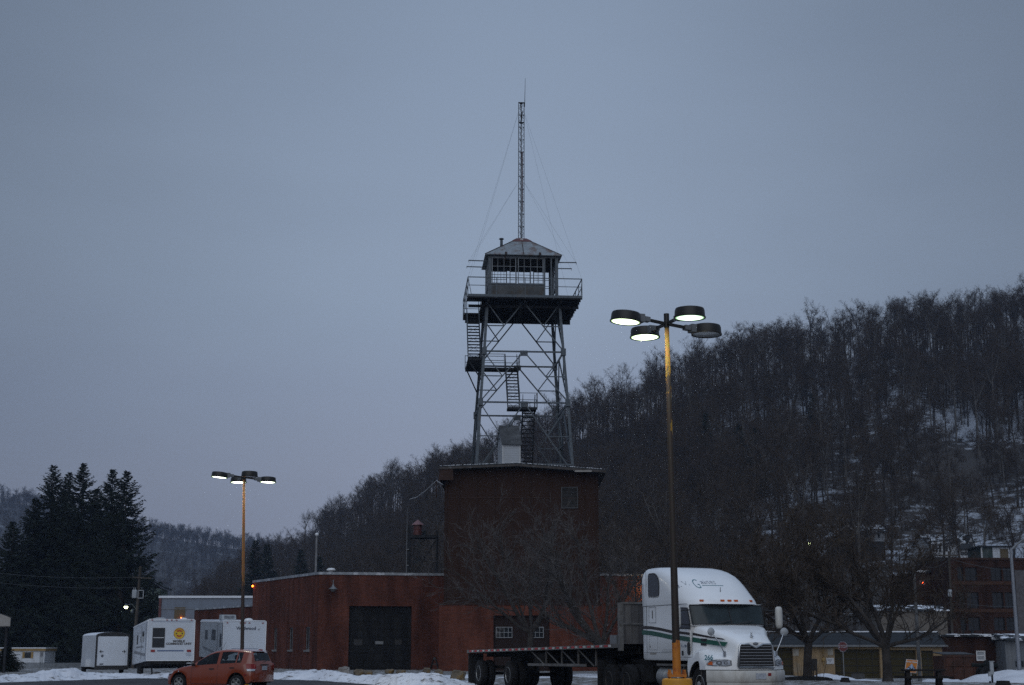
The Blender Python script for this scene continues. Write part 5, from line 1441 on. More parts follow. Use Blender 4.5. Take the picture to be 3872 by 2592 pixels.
# cab and sleeper shell
CABZ = [(1.20, -1.63, 1.17, 5, .20), (1.26, -1.63, 1.20, 5, .20), (2.14, -1.62, 1.20, 5, .22), (2.20, -1.36, 1.19, 3.4, .50), (2.785, -1.62, 1.19, 4, .34)]
TOPZ = [(2.79, -1.42, 1.20, 2.7, 1.10), (2.90, -1.49, 1.205, 2.7, 1.15), (3.10, -1.72, 1.205, 2.6, 1.25), (3.30, -1.98, 1.20, 2.6, 1.3), (3.50, -2.27, 1.19, 2.5, 1.3), (3.65, -2.56, 1.17, 2.5, 1.3), (3.78, -2.92, 1.12, 2.4, 1.2), (3.87, -3.30, 1.05, 2.4, 1.1), (3.925, -3.75, .96, 2.4, .8), (3.955, -4.2, .82, 2.4, .5)]
def cring(z, xf, w, n, L):
    xs = xf - L; h = []
    for i in range(17):
        a = math.pi / 2 * i / 16
        h.append((xs + L * math.cos(a) ** (2 / n), w * math.sin(a) ** (2 / n)))
    for t in (.15, .35, .6, .85, .97): h.append((lerp(xs, -4.98, t), w))
    h.append((-4.975, w - .04)); h.append((-4.99, w - .12)); h.append((-4.99, w * .4))
    f = [Vector((x, y, z)) for x, y in h]
    return f + [Vector((x, -y, z)) for x, y in reversed(h[1:])]
cab = MB(); cab.smooth = True
cab.loft([cring(*q) for q in CABZ], closed=True)
cab.build('cab', M_truck, truck, auto=45)
fa = MB(); fa.smooth = True
tz = []
for a, b in zip(TOPZ, TOPZ[1:]):
    for t in (0, .34, .67): tz.append([lerp(a[i], b[i], t) for i in range(5)])
tz.append(list(TOPZ[-1]))
rr = [cring(*q) for q in tz]
fa.loft([[Vector((lerp(p.x, -3, .03), p.y * .97, 2.79)) for p in rr[0]]] + rr, closed=True)
fa.face(*rr[-1])
fa.face(*[Vector((p.x, p.y, 2.789)) for p in reversed(rr[0])])
fairing = fa.build('roof_fairing', M_truck, truck, auto=45)
def front_x(y, z):
    for a, b in zip(TOPZ, TOPZ[1:]):
        if a[0] <= z <= b[0]:
            t = (z - a[0]) / (b[0] - a[0]); xf, w, n, L = [lerp(a[i], b[i], t) for i in range(1, 5)]
            q = max(0, 1 - (abs(y) / w) ** n) ** (1 / n); return xf - L + L * q
    return -2
# windscreen: a strip of the cab front, set a little proud, with a centre post
g = MB(); g.smooth = True; gr = []
for z in (2.23, 2.4, 2.58, 2.75):
    t = (z - 2.2) / .585; q = [lerp(CABZ[3][i], CABZ[4][i], t) for i in range(1, 5)]
    r = cring(z, q[0] + .012, q[1] + .008, q[2], q[3]); idx = list(range(-12, 13)); gr.append([r[i] for i in idx])
g.loft(gr); M_wsh = pm('windscreen_glass', (0.020, 0.030, 0.034), 0.14, var=0.3, spec=0.35)
ws = g.build('windscreen', M_wsh, truck)
g = MB(); g.bar(gr[0][12] + Vector((.012, 0, -.02)), gr[3][12] + Vector((.012, 0, .02)), .03, .015); g.build('windscreen_post', M_black, ws)
g = MB()
for i in (0, 24): g.path([r[i] + Vector((.006, 0, 0)) for r in gr], [.018] * 4, 6)
g.path([p + Vector((.008, 0, -.01)) for p in gr[0]], [.016] * 25, 6); g.path([p + Vector((.008, 0, .01)) for p in gr[3]], [.016] * 25, 6)
g.build('windscreen_seal', M_black, ws)
for y0, y1 in ((-.55, -.05), (.2, .72)):
    g = MB(); p0, p1 = Vector((-1.30, y0, 2.24)), Vector((-1.335, y1, 2.33)); g.path([p0, p0.lerp(p1, .5) + Vector((.03, 0, .0)), p1], [.014] * 3, 5); g.build('wiper', M_black, ws)
g = MB(); g.box((-1.50, -.93, 2.30), (.012, .05, .09)); g.build('permit_sticker', M_yellow_em, ws)
for s in (-1, 1):
    def side_poly(name, pts, mat, off=.006, th=.012, parent=truck):
        q = MB(); q.prism([(x, s * (1.2 + off), z) for x, z in pts], (0, -s * (th), 0)); o = q.build(name, mat, parent); fix_normals(o); return o
    def rounded(x0, x1, z0, z1, r, big=None):
        out = []
        for cx_, cz_, a0, rr_ in ((x0 + r, z0 + r, 180, r), (x1 - r, z0 + r, 270, r), (x1 - (big or r), z1 - (big or r), 0, big or r), (x0 + r, z1 - r, 90, r)):
            for k in range(6): a = math.radians(a0 + 90 * k / 5); out.append((cx_ + rr_ * math.cos(a), cz_ + rr_ * math.sin(a)))
        return out
    sw = side_poly('sleeper_window', rounded(-4.43, -3.68, 3.07, 3.73, .09, .40), M_glass_d, .010)
    side_poly('window_seal', rounded(-4.47, -3.64, 3.03, 3.77, .12, .43), M_black, .005, parent=sw)
    dw = side_poly('door_window', [(-2.25, 2.13), (-1.60, 2.12), (-1.63, 2.3), (-1.77, 2.66), (-2.22, 2.68)], M_glass_d, .010)
    side_poly('window_seal', [(-2.29, 2.09), (-1.575, 2.08), (-1.60, 2.3), (-1.75, 2.69), (-2.26, 2.71)], M_black, .005, parent=dw)
    stripe_x = [-4.97, -4.3, -3.6, -2.87, -2.3, -1.62]
    kt = [(-4.97, 2.215), (-4.3, 2.195), (-3.6, 2.14), (-2.87, 2.06), (-2.3, 2.03), (-1.62, 1.985)]; kb = [(-4.97, 2.125), (-4.3, 2.105), (-3.6, 2.055), (-2.87, 1.98), (-2.3, 1.955), (-1.62, 1.915)]
    gt = [(-4.97, 2.09), (-4.3, 2.06), (-3.6, 2.0), (-2.87, 1.925), (-2.3, 1.905), (-1.62, 1.86)]; gb = [(-4.97, 1.95), (-4.3, 1.925), (-3.6, 1.865), (-2.87, 1.795), (-2.3, 1.77), (-1.62, 1.725)]
    for nm, tp, bt, mt, tip in (('black_stripe', kt, kb, M_stripe_k, (1.80, 1.77)), ('green_stripe', gt, gb, M_green, (1.715, 1.60))):
        q = MB(); q.loft([[(x, s * 1.206, table(bt, x)) for x in stripe_x], [(x, s * 1.206, table(tp, x)) for x in stripe_x]]); 
        hx = [-1.60 + 1.22 * k / 14 for k in range(15)]; lo, hi = [], []
        for k, x in enumerate(hx):
            f = k / 14; za, zb_ = lerp(bt[-1][1], tip[1], f), lerp(tp[-1][1], tip[0], f)
            xx = x + (.07 * (1 if nm == 'green_stripe' else -1) if k == 14 else 0)
            lo.append(Vector((x, s * (hood_y(x, za) + .008), za))); hi.append(Vector((xx, s * (hood_y(xx, zb_) + .008), zb_)))
        q.loft([lo, hi]); q.build(nm, mt, truck)
    sm_ = MB()
    def seam(a, b, w=.010): sm_.bar((a[0], s * 1.2005, a[1]), (b[0], s * 1.2005, b[1]), w, w)
    for a, b in (((-4.97, 2.80), (-1.75, 2.80)), ((-4.62, 1.3), (-4.62, 3.9)), ((-2.36, 1.3), (-2.36, 2.78)), ((-1.50, 1.3), (-1.50, 2.05)), ((-2.36, 1.3), (-1.50, 1.3)), ((-4.9, 1.42), (-2.9, 1.42))): seam(a, b)
    for x0, x1, z0, z1 in ((-4.45, -3.95, 2.3, 2.76), (-4.45, -3.85, 1.5, 1.9), (-3.5, -2.6, 1.45, 1.5)):
        for a, b in (((x0, z0), (x1, z0)), ((x1, z0), (x1, z1)), ((x1, z1), (x0, z1)), ((x0, z1), (x0, z0))): seam(a, b, .007)
    sm_.build('panel_seam', M_lamp_g, truck)
    side_poly('locker_handle', [(-4.2, 2.42), (-4.18, 2.42), (-4.18, 2.66), (-4.2, 2.66)], M_black, .008); side_poly('locker_latch', [(-4.40, 1.56), (-4.37, 1.56), (-4.37, 1.62), (-4.40, 1.62)], M_black, .008)
    side_poly('grab_handle', rounded(-1.80, -1.62, 1.36, 1.72, .08), M_black, .012); side_poly('step_light', rounded(-2.18, -2.06, 1.34, 1.48, .05), M_black, .010)
    side_poly('door_lettering', [(-2.2, 1.58), (-1.86, 1.57), (-1.86, 1.64), (-2.2, 1.65)], M_fade, .004, .006)
    side_poly('rust_strip', [(-4.4, 1.36), (-3.95, 1.36), (-3.95, 1.41), (-4.4, 1.41)], M_tan, .004, .006)
    q = MB()
    for za, zb_ in ((1.74, 1.82), (1.63, 1.70)):
        q.prism([(x, s * (hood_y(x, z) + .002), z) for x, z in ((-1.22, za), (-1.02, za - .01), (-1.02, zb_ - .01), (-1.22, zb_))], (0, s * .012, 0))
    fix_normals(q.build('hood_vent', M_black, truck))
    # head lamp on the swept fender front
    def on_front(name, pts, mat, off, parent):
        q = MB(); q.smooth = False; a = [warp((.0, s * y, z)) + Vector((off, s * off * .6, 0)) for y, z in pts]; b = [p - Vector((.05, 0, 0)) for p in a]
        n = len(a); q.add(a + b, [tuple(range(n))] + [(i, (i + 1) % n, n + (i + 1) % n, n + i) for i in range(n)]); o = q.build(name, mat, parent); fix_normals(o); return o
    hl = on_front('headlight', [(.70, 1.10), (.80, 1.085), (1.02, 1.085), (1.16, 1.10), (1.175, 1.13), (1.10, 1.20), (.98, 1.225), (.78, 1.225), (.71, 1.20)], M_lensc, .012, truck)
    on_front('headlight_bezel', [(.67, 1.085), (.78, 1.062), (1.03, 1.062), (1.175, 1.08), (1.195, 1.125), (1.11, 1.22), (.99, 1.246), (.77, 1.246), (.68, 1.22)], M_lamp_g, .004, hl)
    on_front('turn_signal', [(1.07, 1.095), (1.155, 1.105), (1.165, 1.13), (1.11, 1.185), (1.07, 1.19)], M_orange_l, .018, hl)
    for yc, r in ((.94, .058), (.80, .042)):
        on_front('reflector', [(yc + r * math.cos(k * .52), 1.155 + r * math.sin(k * .52)) for k in range(12)], M_decal, .018, hl)
        on_front('bulb', [(yc + r * .45 * math.cos(k * .52), 1.155 + r * .45 * math.sin(k * .52)) for k in range(12)], M_lensc, .022, hl)
    # mirrors
    mr = MB(); mr.smooth = True; q = Vector((-1.55, s * 1.62, 2.42)); mr.loft([[q + Vector((.10 * math.cos(a) * f, .12 * math.sin(a) * f, dz)) for a in [k * .52 for k in range(12)]] for dz, f in ((-.31, .5), (-.27, .82), (-.2, .92), (.2, .92), (.27, .82), (.31, .5))], closed=True); mi_ = mr.build('door_mirror', M_truck_low, truck, auto=40)
    mr = MB(); mr.path([(-1.62, s * 1.2, 2.62), (-1.58, s * 1.5, 2.6)], [.02] * 2, 6); mr.path([(-1.62, s * 1.2, 2.2), (-1.58, s * 1.5, 2.22)], [.02] * 2, 6); mr.box((-1.57, s * 1.6, 2.07), (.08, .08, .05)); mr.build('mirror_arm', M_black, mi_)
    mr = MB(); mr.smooth = True; base = Vector((-.30, s * .80, 1.42)); hd = Vector((-.42, s * 1.14, 2.00)); mr.path([base, base.lerp(hd, .45) + Vector((.05, 0, .03)), hd], [.016] * 3, 6); fm = mr.build('fender_mirror', M_chrome, truck)
    mr = MB(); mr.smooth = True; d = Vector((1, -s * .2, 0)).normalized(); Rm = d.to_track_quat('Z', 'Y').to_matrix(); mr.lathe([(.0, -.05), (.06, -.045), (.105, -.01), (.115, .02), (.105, .04), (.0, .045)], 18, hd, Rm); mr.build('mirror_head', M_grey_box, fm)
    mr = MB(); mr.box(base + Vector((0, 0, -.02)), (.06, .06, .14)); mr.build('mirror_foot', M_chrome, fm)
    # tank, step
    q = MB(); q.smooth = True; Rx = Matrix.Rotation(math.pi / 2, 3, 'Y'); q.lathe([(0, 0), (.26, .0), (.31, .03), (.32, .06), (.32, 1.45), (.31, 1.48), (.26, 1.51), (0, 1.51)], 22, (-3.95, s * .93, .72), Rx); q.build('fuel_tank', M_chrome if s > 0 else M_alu, truck, auto=40)
    q = MB(); q.box((-3.0, s * 1.02, 1.07), (1.9, .36, .06)); q.box((-1.95, s * 1.05, .72), (.5, .3, .05)); q.box((-1.95, s * 1.05, .45), (.5, .3, .05)); q.box((-2.2, s * 1.0, .75), (.06, .3, .7)); q.build('step', M_deck, truck)
    wheel(truck, (AXF, s * 1.03, .525), .525, .30, .295, s, 'steer', M_alu)
    for x in (-6.25, -7.67):
        wheel(truck, (x, s * 1.08, .525), .525, .27, .295, s, 'dual', M_dullrim); wheel(truck, (x, s * .74, .525), .525, .27, .295, s, 'dual', M_grime)
    q = MB(); q.box((-8.5, s * .93, .72), (.02, .66, .9)); q.build('mudflap', M_black, truck)
# grille, emblem, ornament
g = MB(); out = [(-.53, 1.03), (.53, 1.03), (.555, 1.07), (.50, 1.60), (.46, 1.655), (.22, 1.655), (0, 1.555), (-.22, 1.655), (-.46, 1.655), (-.50, 1.60), (-.555, 1.07)]
g.prism([(.006, y, z) for y, z in out], (.012, 0, 0)); gr_ = g.build('grille', M_black, truck); fix_normals(gr_)
g = MB(); g.smooth = True; lp = [Vector((.03, y, z)) for y, z in out]; g.path(lp + [lp[0], lp[1]], [.032] * (len(lp) + 2), 8); g.build('grille_surround', M_chrome, gr_)
g = MB()
for k in range(7):
    z = 1.105 + k * .082; w = .50 - .03 * k / 6
    if z > 1.56: 
        for s in (-1, 1): g.box((.028, s * (.16 + w) / 2 * 1.0, z), (.03, w - .16, .018))
    else: g.box((.028, 0, z), (.03, 2 * w, .018))
g.build('grille_bar', M_chrome, gr_)
g = MB(); g.smooth = True; g.ball((.03, 0, 1.675), (.025, .085, .042)); em = g.build('hood_badge', M_decal, truck)
g = MB(); g.smooth = True; g.ball((-.19, 0, 1.87), (.055, .045, .035)); g.ball((-.17, -.02, 1.915), (.026, .022, .05)); g.ball((-.15, -.03, 1.965), (.03, .026, .028)); g.ball((-.21, 0, 1.91), (.04, .028, .03)); g.build('hood_ornament', M_chrome, truck)
# bumper
b = MB(); b.smooth = True; rows = []
for k in range(33):
    y = -1.22 + 2.44 * k / 32; x = .075 - bend(y) * 1.0
    nx = Vector((1, (bend(y + .01) - bend(y - .01)) / .02, 0)).normalized()
    rows.append([Vector((x, y, 0)) - nx * i_ + Vector((0, 0, z)) for i_, z in ((.02, .635), (.0, .665), (.0, .92), (.025, .95), (.16, .955), (.16, .63))])
b.loft(rows, closed=True); bu = b.build('bumper', M_truck_low, truck, auto=40)
b = MB(); rows = []
for k in range(33):
    y = -1.2 + 2.4 * k / 32; x = .03 - bend(y) * 1.0; rows.append([(x, y, .40), (x + .02, y, .63)])
b.loft(rows); b.build('bumper_valance', M_truck_low, bu)
b = MB(); b.box((.084, .10, .80), (.012, .31, .155)); b.build('licence_plate', M_plate, bu)
b = MB(); b.box((.083, .37, .845), (.010, .10, .075)); b.build('bumper_sticker', M_red_l, bu)
b = MB()
for y in (-.55, -.2, .45): b.box((.045, y, .50), (.03, .16, .12))
b.build('air_inlet', M_black, bu)
b = MB()
for s in (-1, 1): b.bar((-8.6, s * .42, .92), (-.3, s * .42, .92), .1, .28)
b.box((-2.4, 0, .95), (1.8, 1.2, .5)); b.box((-4.4, 0, 1.05), (1.4, 1.9, .25)); b.box((-6.9, 0, 1.14), (1.1, .95, .14)); b.box((-6.95, 0, .53), (.25, 1.9, .25)); b.box((-5.0, -.6, .8), (.7, .8, .5))
b.build('chassis', M_grime, truck)
b = MB(); b.box((-1.05, 0, 1.3), (1.0, 1.1, .5)); b.build('engine', M_grime, truck)
# visor lights, aerial, lettering
for y in (-.80, -.22, 0, .21, .76):
    q = MB(); x = front_x(y, 2.89); x1, x2 = front_x(y - .05, 2.89), front_x(y + .05, 2.89); n_ = Vector((.1, x1 - x2, 0)).normalized()
    q.box((x + .01, y, 2.885), (.045, .115, .055), math.atan2(n_.y, n_.x)); q.build('marker_light', M_orange_l, fairing)
q = MB(); q.box((front_x(-.12, 3.17) + .03, -.12, 3.19), (.012, .014, .17)); q.build('aerial', M_black, fairing)
def visor_text(txt, size, y0, z0, mat, name, **k):
    o = text_mesh(txt, size, mat, name, fairing, Matrix.Identity(4), align='LEFT', **k)
    for v in o.data.vertices:
        y = y0 + v.co.x; z = z0 + v.co.y; v.co = Vector((front_x(y, z) + .006 + v.co.z * .5, y, z))
    return o
visor_text('G', .40, -.76, 3.37, M_teal, 'lettering', bold=-.006, sx=.62)
visor_text('aines', .21, -.54, 3.44, M_fade, 'lettering', sx=1.1)
visor_text('J.', .18, -1.10, 3.36, M_fade, 'lettering'); visor_text('V.', .18, -.98, 3.40, M_fade, 'lettering')
q = MB(); rows = [[Vector((front_x(y, z) + .006, y, z)) for y in [-.55 + .65 * k / 10 for k in range(11)]] for z in (3.325, 3.34)]; q.loft(rows); q.build('underline', M_teal, fairing)
pa = warp((0, -1.125, 1.31)); t_ = Vector((1.15, 1, 0)).normalized()
text_mesh('266', .19, M_teal, 'unit_number', truck, frame_mat(pa + Vector((.035, -.045, -.02)), t_, (0.0, 0.10, 1)), bold=.004, sx=.9)

# ============================ the flatbed semi-trailer
trl = thing('flatbed_trailer', 'long empty flatbed semi-trailer with red and white edge tape behind the road tractor', 'trailer', TRX, TYAW - math.pi / 2)
def zd(x): return lerp(1.45, 1.675, (x + 23) / 16.3)
XR, XF = -22.98, -6.62
m = MB(); n = 40
for s in (-1, 1):
    rows = []
    for k in range(n + 1):
        x = lerp(XR, XF, k / n); z = zd(x); rows.append([(x, s * 1.29, z), (x, s * 1.29, z - .115), (x, s * 1.22, z - .115), (x, s * 1.22, z - .003)])
    m.loft(rows, closed=True)
m.bar((XR, -1.28, zd(XR) - .07), (XR, 1.28, zd(XR) - .07), .06, .15)
m.build('side_rail', M_deck, trl)
m = MB(); m.loft([[(lerp(XR, XF, k / n), s * 1.22, zd(lerp(XR, XF, k / n)) - .002) for k in range(n + 1)] for s in (-1, 1)]); m.loft([[(lerp(XR, XF, k / n), s * 1.22, zd(lerp(XR, XF, k / n)) - .04) for k in range(n + 1)] for s in (-1, 1)]); m.build('deck', M_wood_g, trl)
for s in (-1, 1):
    for nm, o0, ln, mt in (('red_reflective_tape', .0, .30, M_redtape), ('white_reflective_tape', .36, .22, M_whitetape)):
        x = XR + .35 + o0; m = MB()
        while x + ln < XF - .5:
            m.prism([(x, s * 1.291, zd(x) - .085), (x + ln, s * 1.291, zd(x + ln) - .085), (x + ln, s * 1.291, zd(x + ln) - .022), (x, s * 1.291, zd(x) - .022)], (0, s * .004, 0)); x += .74
        m.build(nm, mt, trl)
m = MB()
for s in (-1, 1):
    prof = [(XR + .4, .22), (-18.5, .25), (-16.2, .62), (-9.5, .66), (-8.6, .30), (XF - .1, .24)]
    for (x0, h0), (x1, h1) in zip(prof, prof[1:]):
        q = [(x0, s * .50, zd(x0) - .05), (x1, s * .50, zd(x1) - .05), (x1, s * .50, zd(x1) - .05 - h1), (x0, s * .50, zd(x0) - .05 - h0)]; m.prism(q, (0, s * .04, 0))
        m.bar((x0, s * .52, zd(x0) - .05 - h0), (x1, s * .52, zd(x1) - .05 - h1), .16, .03)
fix_normals(m.build('main_beam', M_grime, trl))
m = MB(); x = XR + .5
while x < XF: m.bar((x, -1.2, zd(x) - .10), (x, 1.2, zd(x) - .10), .05, .09); x += .6
m.build('cross_member', M_grime, trl)
m = MB()
for s in (-1, 1):
    m.bar((-15.6, s * 1.15, .94), (-9.8, s * 1.15, .98), .06, .09)
    for x in (-15.2, -13.6, -12.0, -10.4): m.bar((x, s * 1.18, zd(x) - .12), (x + 1.35, s * 1.15, .96), .035); m.bar((x + 1.4, s * 1.1, zd(x) - .12), (x + 1.4, s * 1.1, .96), .05)
m.build('side_brace', M_deck, trl)
m = MB(); m.box((-14.4, -.85, 1.14), (1.2, .55, .42)); m.build('tool_box', M_grime, trl)
for s in (-1, 1):
    for x in (-21.5, -17.72):
        wheel(trl, (x, s * 1.12, .53), .53, .27, .30, s, 'dual', M_alu); wheel(trl, (x, s * .78, .53), .53, .27, .30, s, 'dual', M_grime)
    m = MB(); m.box((XR + .12, s * .93, .68), (.02, .66, 1.24)); m.build('mudflap', M_black, trl)
    m = MB(); m.bar((-9.9, s * .55, .25), (-9.9, s * .55, 1.3), .12); m.box((-9.9, s * .55, .23), (.3, .3, .04)); m.build('landing_leg', M_grime, trl)
m = MB()
for x in (-21.5, -17.72): m.bar((x, -.9, .53), (x, .9, .53), .13); m.box((x + .5, .5, .78), (1.1, .09, .12)); m.box((x + .5, -.5, .78), (1.1, .09, .12))
m.build('axle', M_grime, trl)
m = MB(); m.box((XF, 0, (zd(XF) + 2.95) / 2), (.06, 2.48, 2.95 - zd(XF))); hb_ = m.build('headboard', M_headb, trl)
m = MB()
for s in (-1, 1): m.box((XF + .01, s * 1.22, (zd(XF) + 2.95) / 2 - .1), (.16, .13, 2.97 - zd(XF) + .2))
m.box((XF + .01, 0, 2.95), (.12, 2.31, .06)); m.box((XF + .04, 0, 2.3), (.06, 2.31, .05))
m.build('headboard_frame', M_deck, hb_)
m = MB(); m.box((XF - .6, -1.0, zd(XF) + .14), (.55, .45, .28)); m.build('chain_box', M_lamp_g, trl)

# ============================ the orange hatchback
CA = .402
car = thing('hatchback_car', 'small orange hatchback car standing on the asphalt before the thin lamp pole', 'car', (-11.93, 55.6, 0), math.pi - CA)
AR = (0.0, -2.48)
zbelt = [(-3.14, .90), (-3.10, .98), (-2.9, 1.0), (-2.5, .985), (-1.7, .945), (-.8, .905), (-.5, .90), (-.1, .845), (.3, .745), (.55, .66), (.68, .57), (.75, .48)]
wbelt = [(-3.14, .58), (-3.08, .66), (-2.9, .75), (-2.5, .79), (-1.5, .80), (-.5, .79), (0, .755), (.35, .69), (.6, .58), (.75, .36)]
wmid = [(-3.14, .66), (-3.05, .76), (-2.8, .82), (-2.2, .835), (-.6, .835), (.1, .82), (.4, .77), (.6, .66), (.75, .42)]
zroof = [(-3.14, .93), (-3.10, 1.00), (-3.07, 1.08), (-3.01, 1.26), (-2.96, 1.37), (-2.88, 1.425), (-2.6, 1.465), (-2.1, 1.495), (-1.7, 1.48), (-1.4, 1.435), (-1.2, 1.37), (-.95, 1.235), (-.7, 1.09), (-.5, .965), (-.42, .925), (-.1, .875), (.3, .775), (.55, .69), (.68, .60), (.75, .50)]
wroof = [(-3.14, .55), (-3.1, .60), (-2.96, .56), (-2.6, .575), (-2.0, .595), (-1.4, .60), (-.95, .655), (-.5, .72), (-.42, .74), (0, .71), (.35, .64), (.6, .52), (.75, .30)]
def crow(x):
    T = lambda t: table(t, x); zb = table([(-3.14, .42), (-3.0, .30), (-2.7, .24), (-.4, .20), (.5, .22), (.66, .28), (.75, .36)], x)
    for c in AR:
        a = .375 ** 2 - (x - c) ** 2
        if a > 0: zb = max(zb, .29 + math.sqrt(a))
    b, w = T(zbelt), T(wmid); zb = min(zb, b - .06)
    wb, zr, wr = T(wbelt), T(zroof), T(wroof)
    e = Vector((wr, zr - .05 if zr - b > .12 else max(b + .012, zr - .05)))
    B_ = Vector((wb, b))
    h = [(w - .07, zb), (w - .008, zb + .015), (w, lerp(zb, b, .3)), (w, lerp(zb, b, .62)), (lerp(w, wb, .55), lerp(zb, b, .86)), (B_.x, B_.y)]
    for t in (.07, .93, 1.0): q = B_.lerp(e, t); h.append((q.x + .012 * math.sin(math.pi * t), q.y))
    h += [(wr * .86, zr - .012), (wr * .5, zr + .005), (0, zr + .012)]
    return [Vector((x, -y, z)) for y, z in h] + [Vector((x, y, z)) for y, z in reversed(h[:-1])]
cx_ = sorted(set([round(-3.14 + .06 * i, 3) for i in range(65)] + [-3.13, -3.10, -3.07, -3.01, -2.96, -.50, -.45, -.74, -1.18, -1.62, -1.75, -2.40, -2.45, -2.64, .72, .745]))
cx_ = [x for x in cx_ if x <= .75]
def glass_at(i, k):
    xa, xb = cx_[i], cx_[i + 1]; xm = (xa + xb) / 2
    if k in (6, 15):
        return -1.63 < xm < -.72 or -2.41 < xm < -1.74 or -2.65 < xm < -2.44
    if k in (9, 10, 11, 12):
        return -1.19 < xm < -.49 or -3.075 < xm < -2.95
    return False
rows = [crow(x) for x in cx_]
m = MB(); m.smooth = True; m.loft(rows, skip=glass_at); m.face(*rows[0]); m.face(*reversed(rows[-1]))
cb_ = m.build('body', M_car, car, merge=True, auto=42)
M_cglass, nt_, N_, L_, b_ = newmat('car_glass')
tr_ = N_.new('ShaderNodeBsdfTransparent'); tr_.inputs[0].default_value = (.55, .60, .62, 1); gl_ = N_.new('ShaderNodeBsdfGlossy'); gl_.inputs['Roughness'].default_value = .04; gl_.inputs['Color'].default_value = (.8, .85, .9, 1)
fz = N_.new('ShaderNodeFresnel'); fz.inputs[0].default_value = 1.5; mxs = N_.new('ShaderNodeMixShader'); L_.new(fz.outputs[0], mxs.inputs[0]); L_.new(tr_.outputs[0], mxs.inputs[1]); L_.new(gl_.outputs[0], mxs.inputs[2]); L_.new(mxs.outputs[0], N_['Material Output'].inputs[0])
def glass_part(name, f):
    q = MB(); q.smooth = True; q.loft(rows, skip=lambda i, k: not (glass_at(i, k) and f((cx_[i] + cx_[i + 1]) / 2, k))); return q.build(name, M_cglass, car, merge=True)
glass_part('windscreen', lambda x, k: 9 <= k <= 12 and x > -2)
glass_part('rear_window', lambda x, k: 9 <= k <= 12 and x < -2)
for kk in (6, 15):
    glass_part('front_door_window', lambda x, k: k == kk and x > -1.7); glass_part('rear_door_window', lambda x, k: k == kk and -2.43 < x < -1.7); glass_part('quarter_window', lambda x, k: k == kk and x < -2.43)
for s in (-1, 1):
    for c in AR: wheel(car, (c, s * .735, .295), .295, .18, .195, s, 'alloy', M_alu)
    q = MB(); q.smooth = True; 
    for c in AR:
        q.loft([[Vector((c + .37 * math.cos(a), s * y, .29 + .37 * math.sin(a))) for a in [math.pi * k / 14 for k in range(15)]] for y in (.80, .45)])
        q.face(*[Vector((c + .37 * math.cos(a), s * .46, .29 + .37 * math.sin(a))) for a in [math.pi * k / 14 for k in range(15)]])
    q.build('wheel_arch', M_black, car)
    q = MB(); q.smooth = True; q.ball((-.66, s * .90, .96), (.06, .09, .065)); q.bar((-.66, s * .78, .93), (-.66, s * .88, .94), .05); q.build('door_mirror', M_car_dk, car)
    for x, z in ((-1.42, .80), (-2.30, .84)): q = MB(); q.box((x, s * .838, z), (.19, .03, .035)); q.build('door_handle', M_car_dk, car)
    q = MB()
    for xs_, in ((-.55,), (-1.68,), (-2.42,)): q.path([Vector((xs_, s * (table(wmid, xs_) + .002), .30)), Vector((xs_, s * (table(wmid, xs_) + .002), .6)), Vector((xs_, s * (table(wbelt, xs_) + .006), table(zbelt, xs_)))], [.006] * 3, 4)
    q.path([Vector((x, s * (table(wmid, x) + .002), .27)) for x in (-.55, -1.1, -1.68, -2.1)], [.006] * 4, 4)
    q.build('door_seam', M_car_dk, car)
    q = MB(); q.prism([(-2.86, s * .80, .985), (-3.06, s * .74, .985), (-3.16, s * .62, .95), (-3.17, s * .60, .80), (-3.12, s * .70, .72), (-2.92, s * .815, .80)], (.0, -s * .02, 0)); q.loft([[(-2.86, s * .812, .985), (-3.06, s * .755, .985), (-3.155, s * .60, .97)], [(-2.92, s * .83, .80), (-3.08, s * .765, .80), (-3.165, s * .62, .80)]]); tl_ = q.build('tail_light', M_red_l, car)
    q = MB(); q.loft([[(-2.92, s * .832, .80), (-3.08, s * .767, .80), (-3.167, s * .62, .80)], [(-2.96, s * .828, .73), (-3.09, s * .77, .73), (-3.165, s * .66, .73)]]); q.build('reversing_light', M_lensc, tl_)
    q = MB(); q.loft([[(.28, s * .745, .72), (.45, s * .69, .675), (.60, s * .56, .63)], [(.32, s * .79, .63), (.52, s * .715, .59), (.68, s * .56, .55)]]); q.build('headlight', M_lensc, car)
    q = MB(); q.box((-2.86, s * .815, .60), (.10, .03, .04)); q.build('side_marker', M_red_l, car)
    q = MB(); q.ball((.02, s * .825, .70), (.03, .01, .02), 8, 6); q.build('side_repeater', M_lensc, car)
q = MB(); q.box((-3.155, 0, .83), (.02, .32, .15)); q.build('licence_plate', M_plate, car)
q = MB(); q.box((-3.155, 0, .95), (.03, .5, .03)); q.build('tailgate_handle', M_car_dk, car)
q = MB(); q.smooth = True; q.loft([[Vector((-3.10 - .07 * math.cos(k / 10 * math.pi - math.pi / 2), -.72 + 1.44 * k / 10, z)) for k in range(11)] for z in (.34, .44, .56, .60)]); q.build('rear_bumper', M_car, car)
q = MB(); q.path([(-3.09, .05, 1.02), (-3.07, -.25, 1.08)], [.012] * 2, 5); q.build('rear_wiper', M_black, car)
q = MB(); q.smooth = True; rows2 = [[Vector((-2.85 - .17 * t, y, table(zroof, -2.85) + .014 - .02 * t * t)) for y in (-.42, -.2, 0, .2, .42)] for t in (0, .5, 1)]; q.loft(rows2); q.build('roof_spoiler', M_car, car)
q = MB(); q.path([(-1.25, 0.0, 1.44), (-1.45, 0, 1.75)], [.006, .004], 5); q.build('aerial', M_black, car)
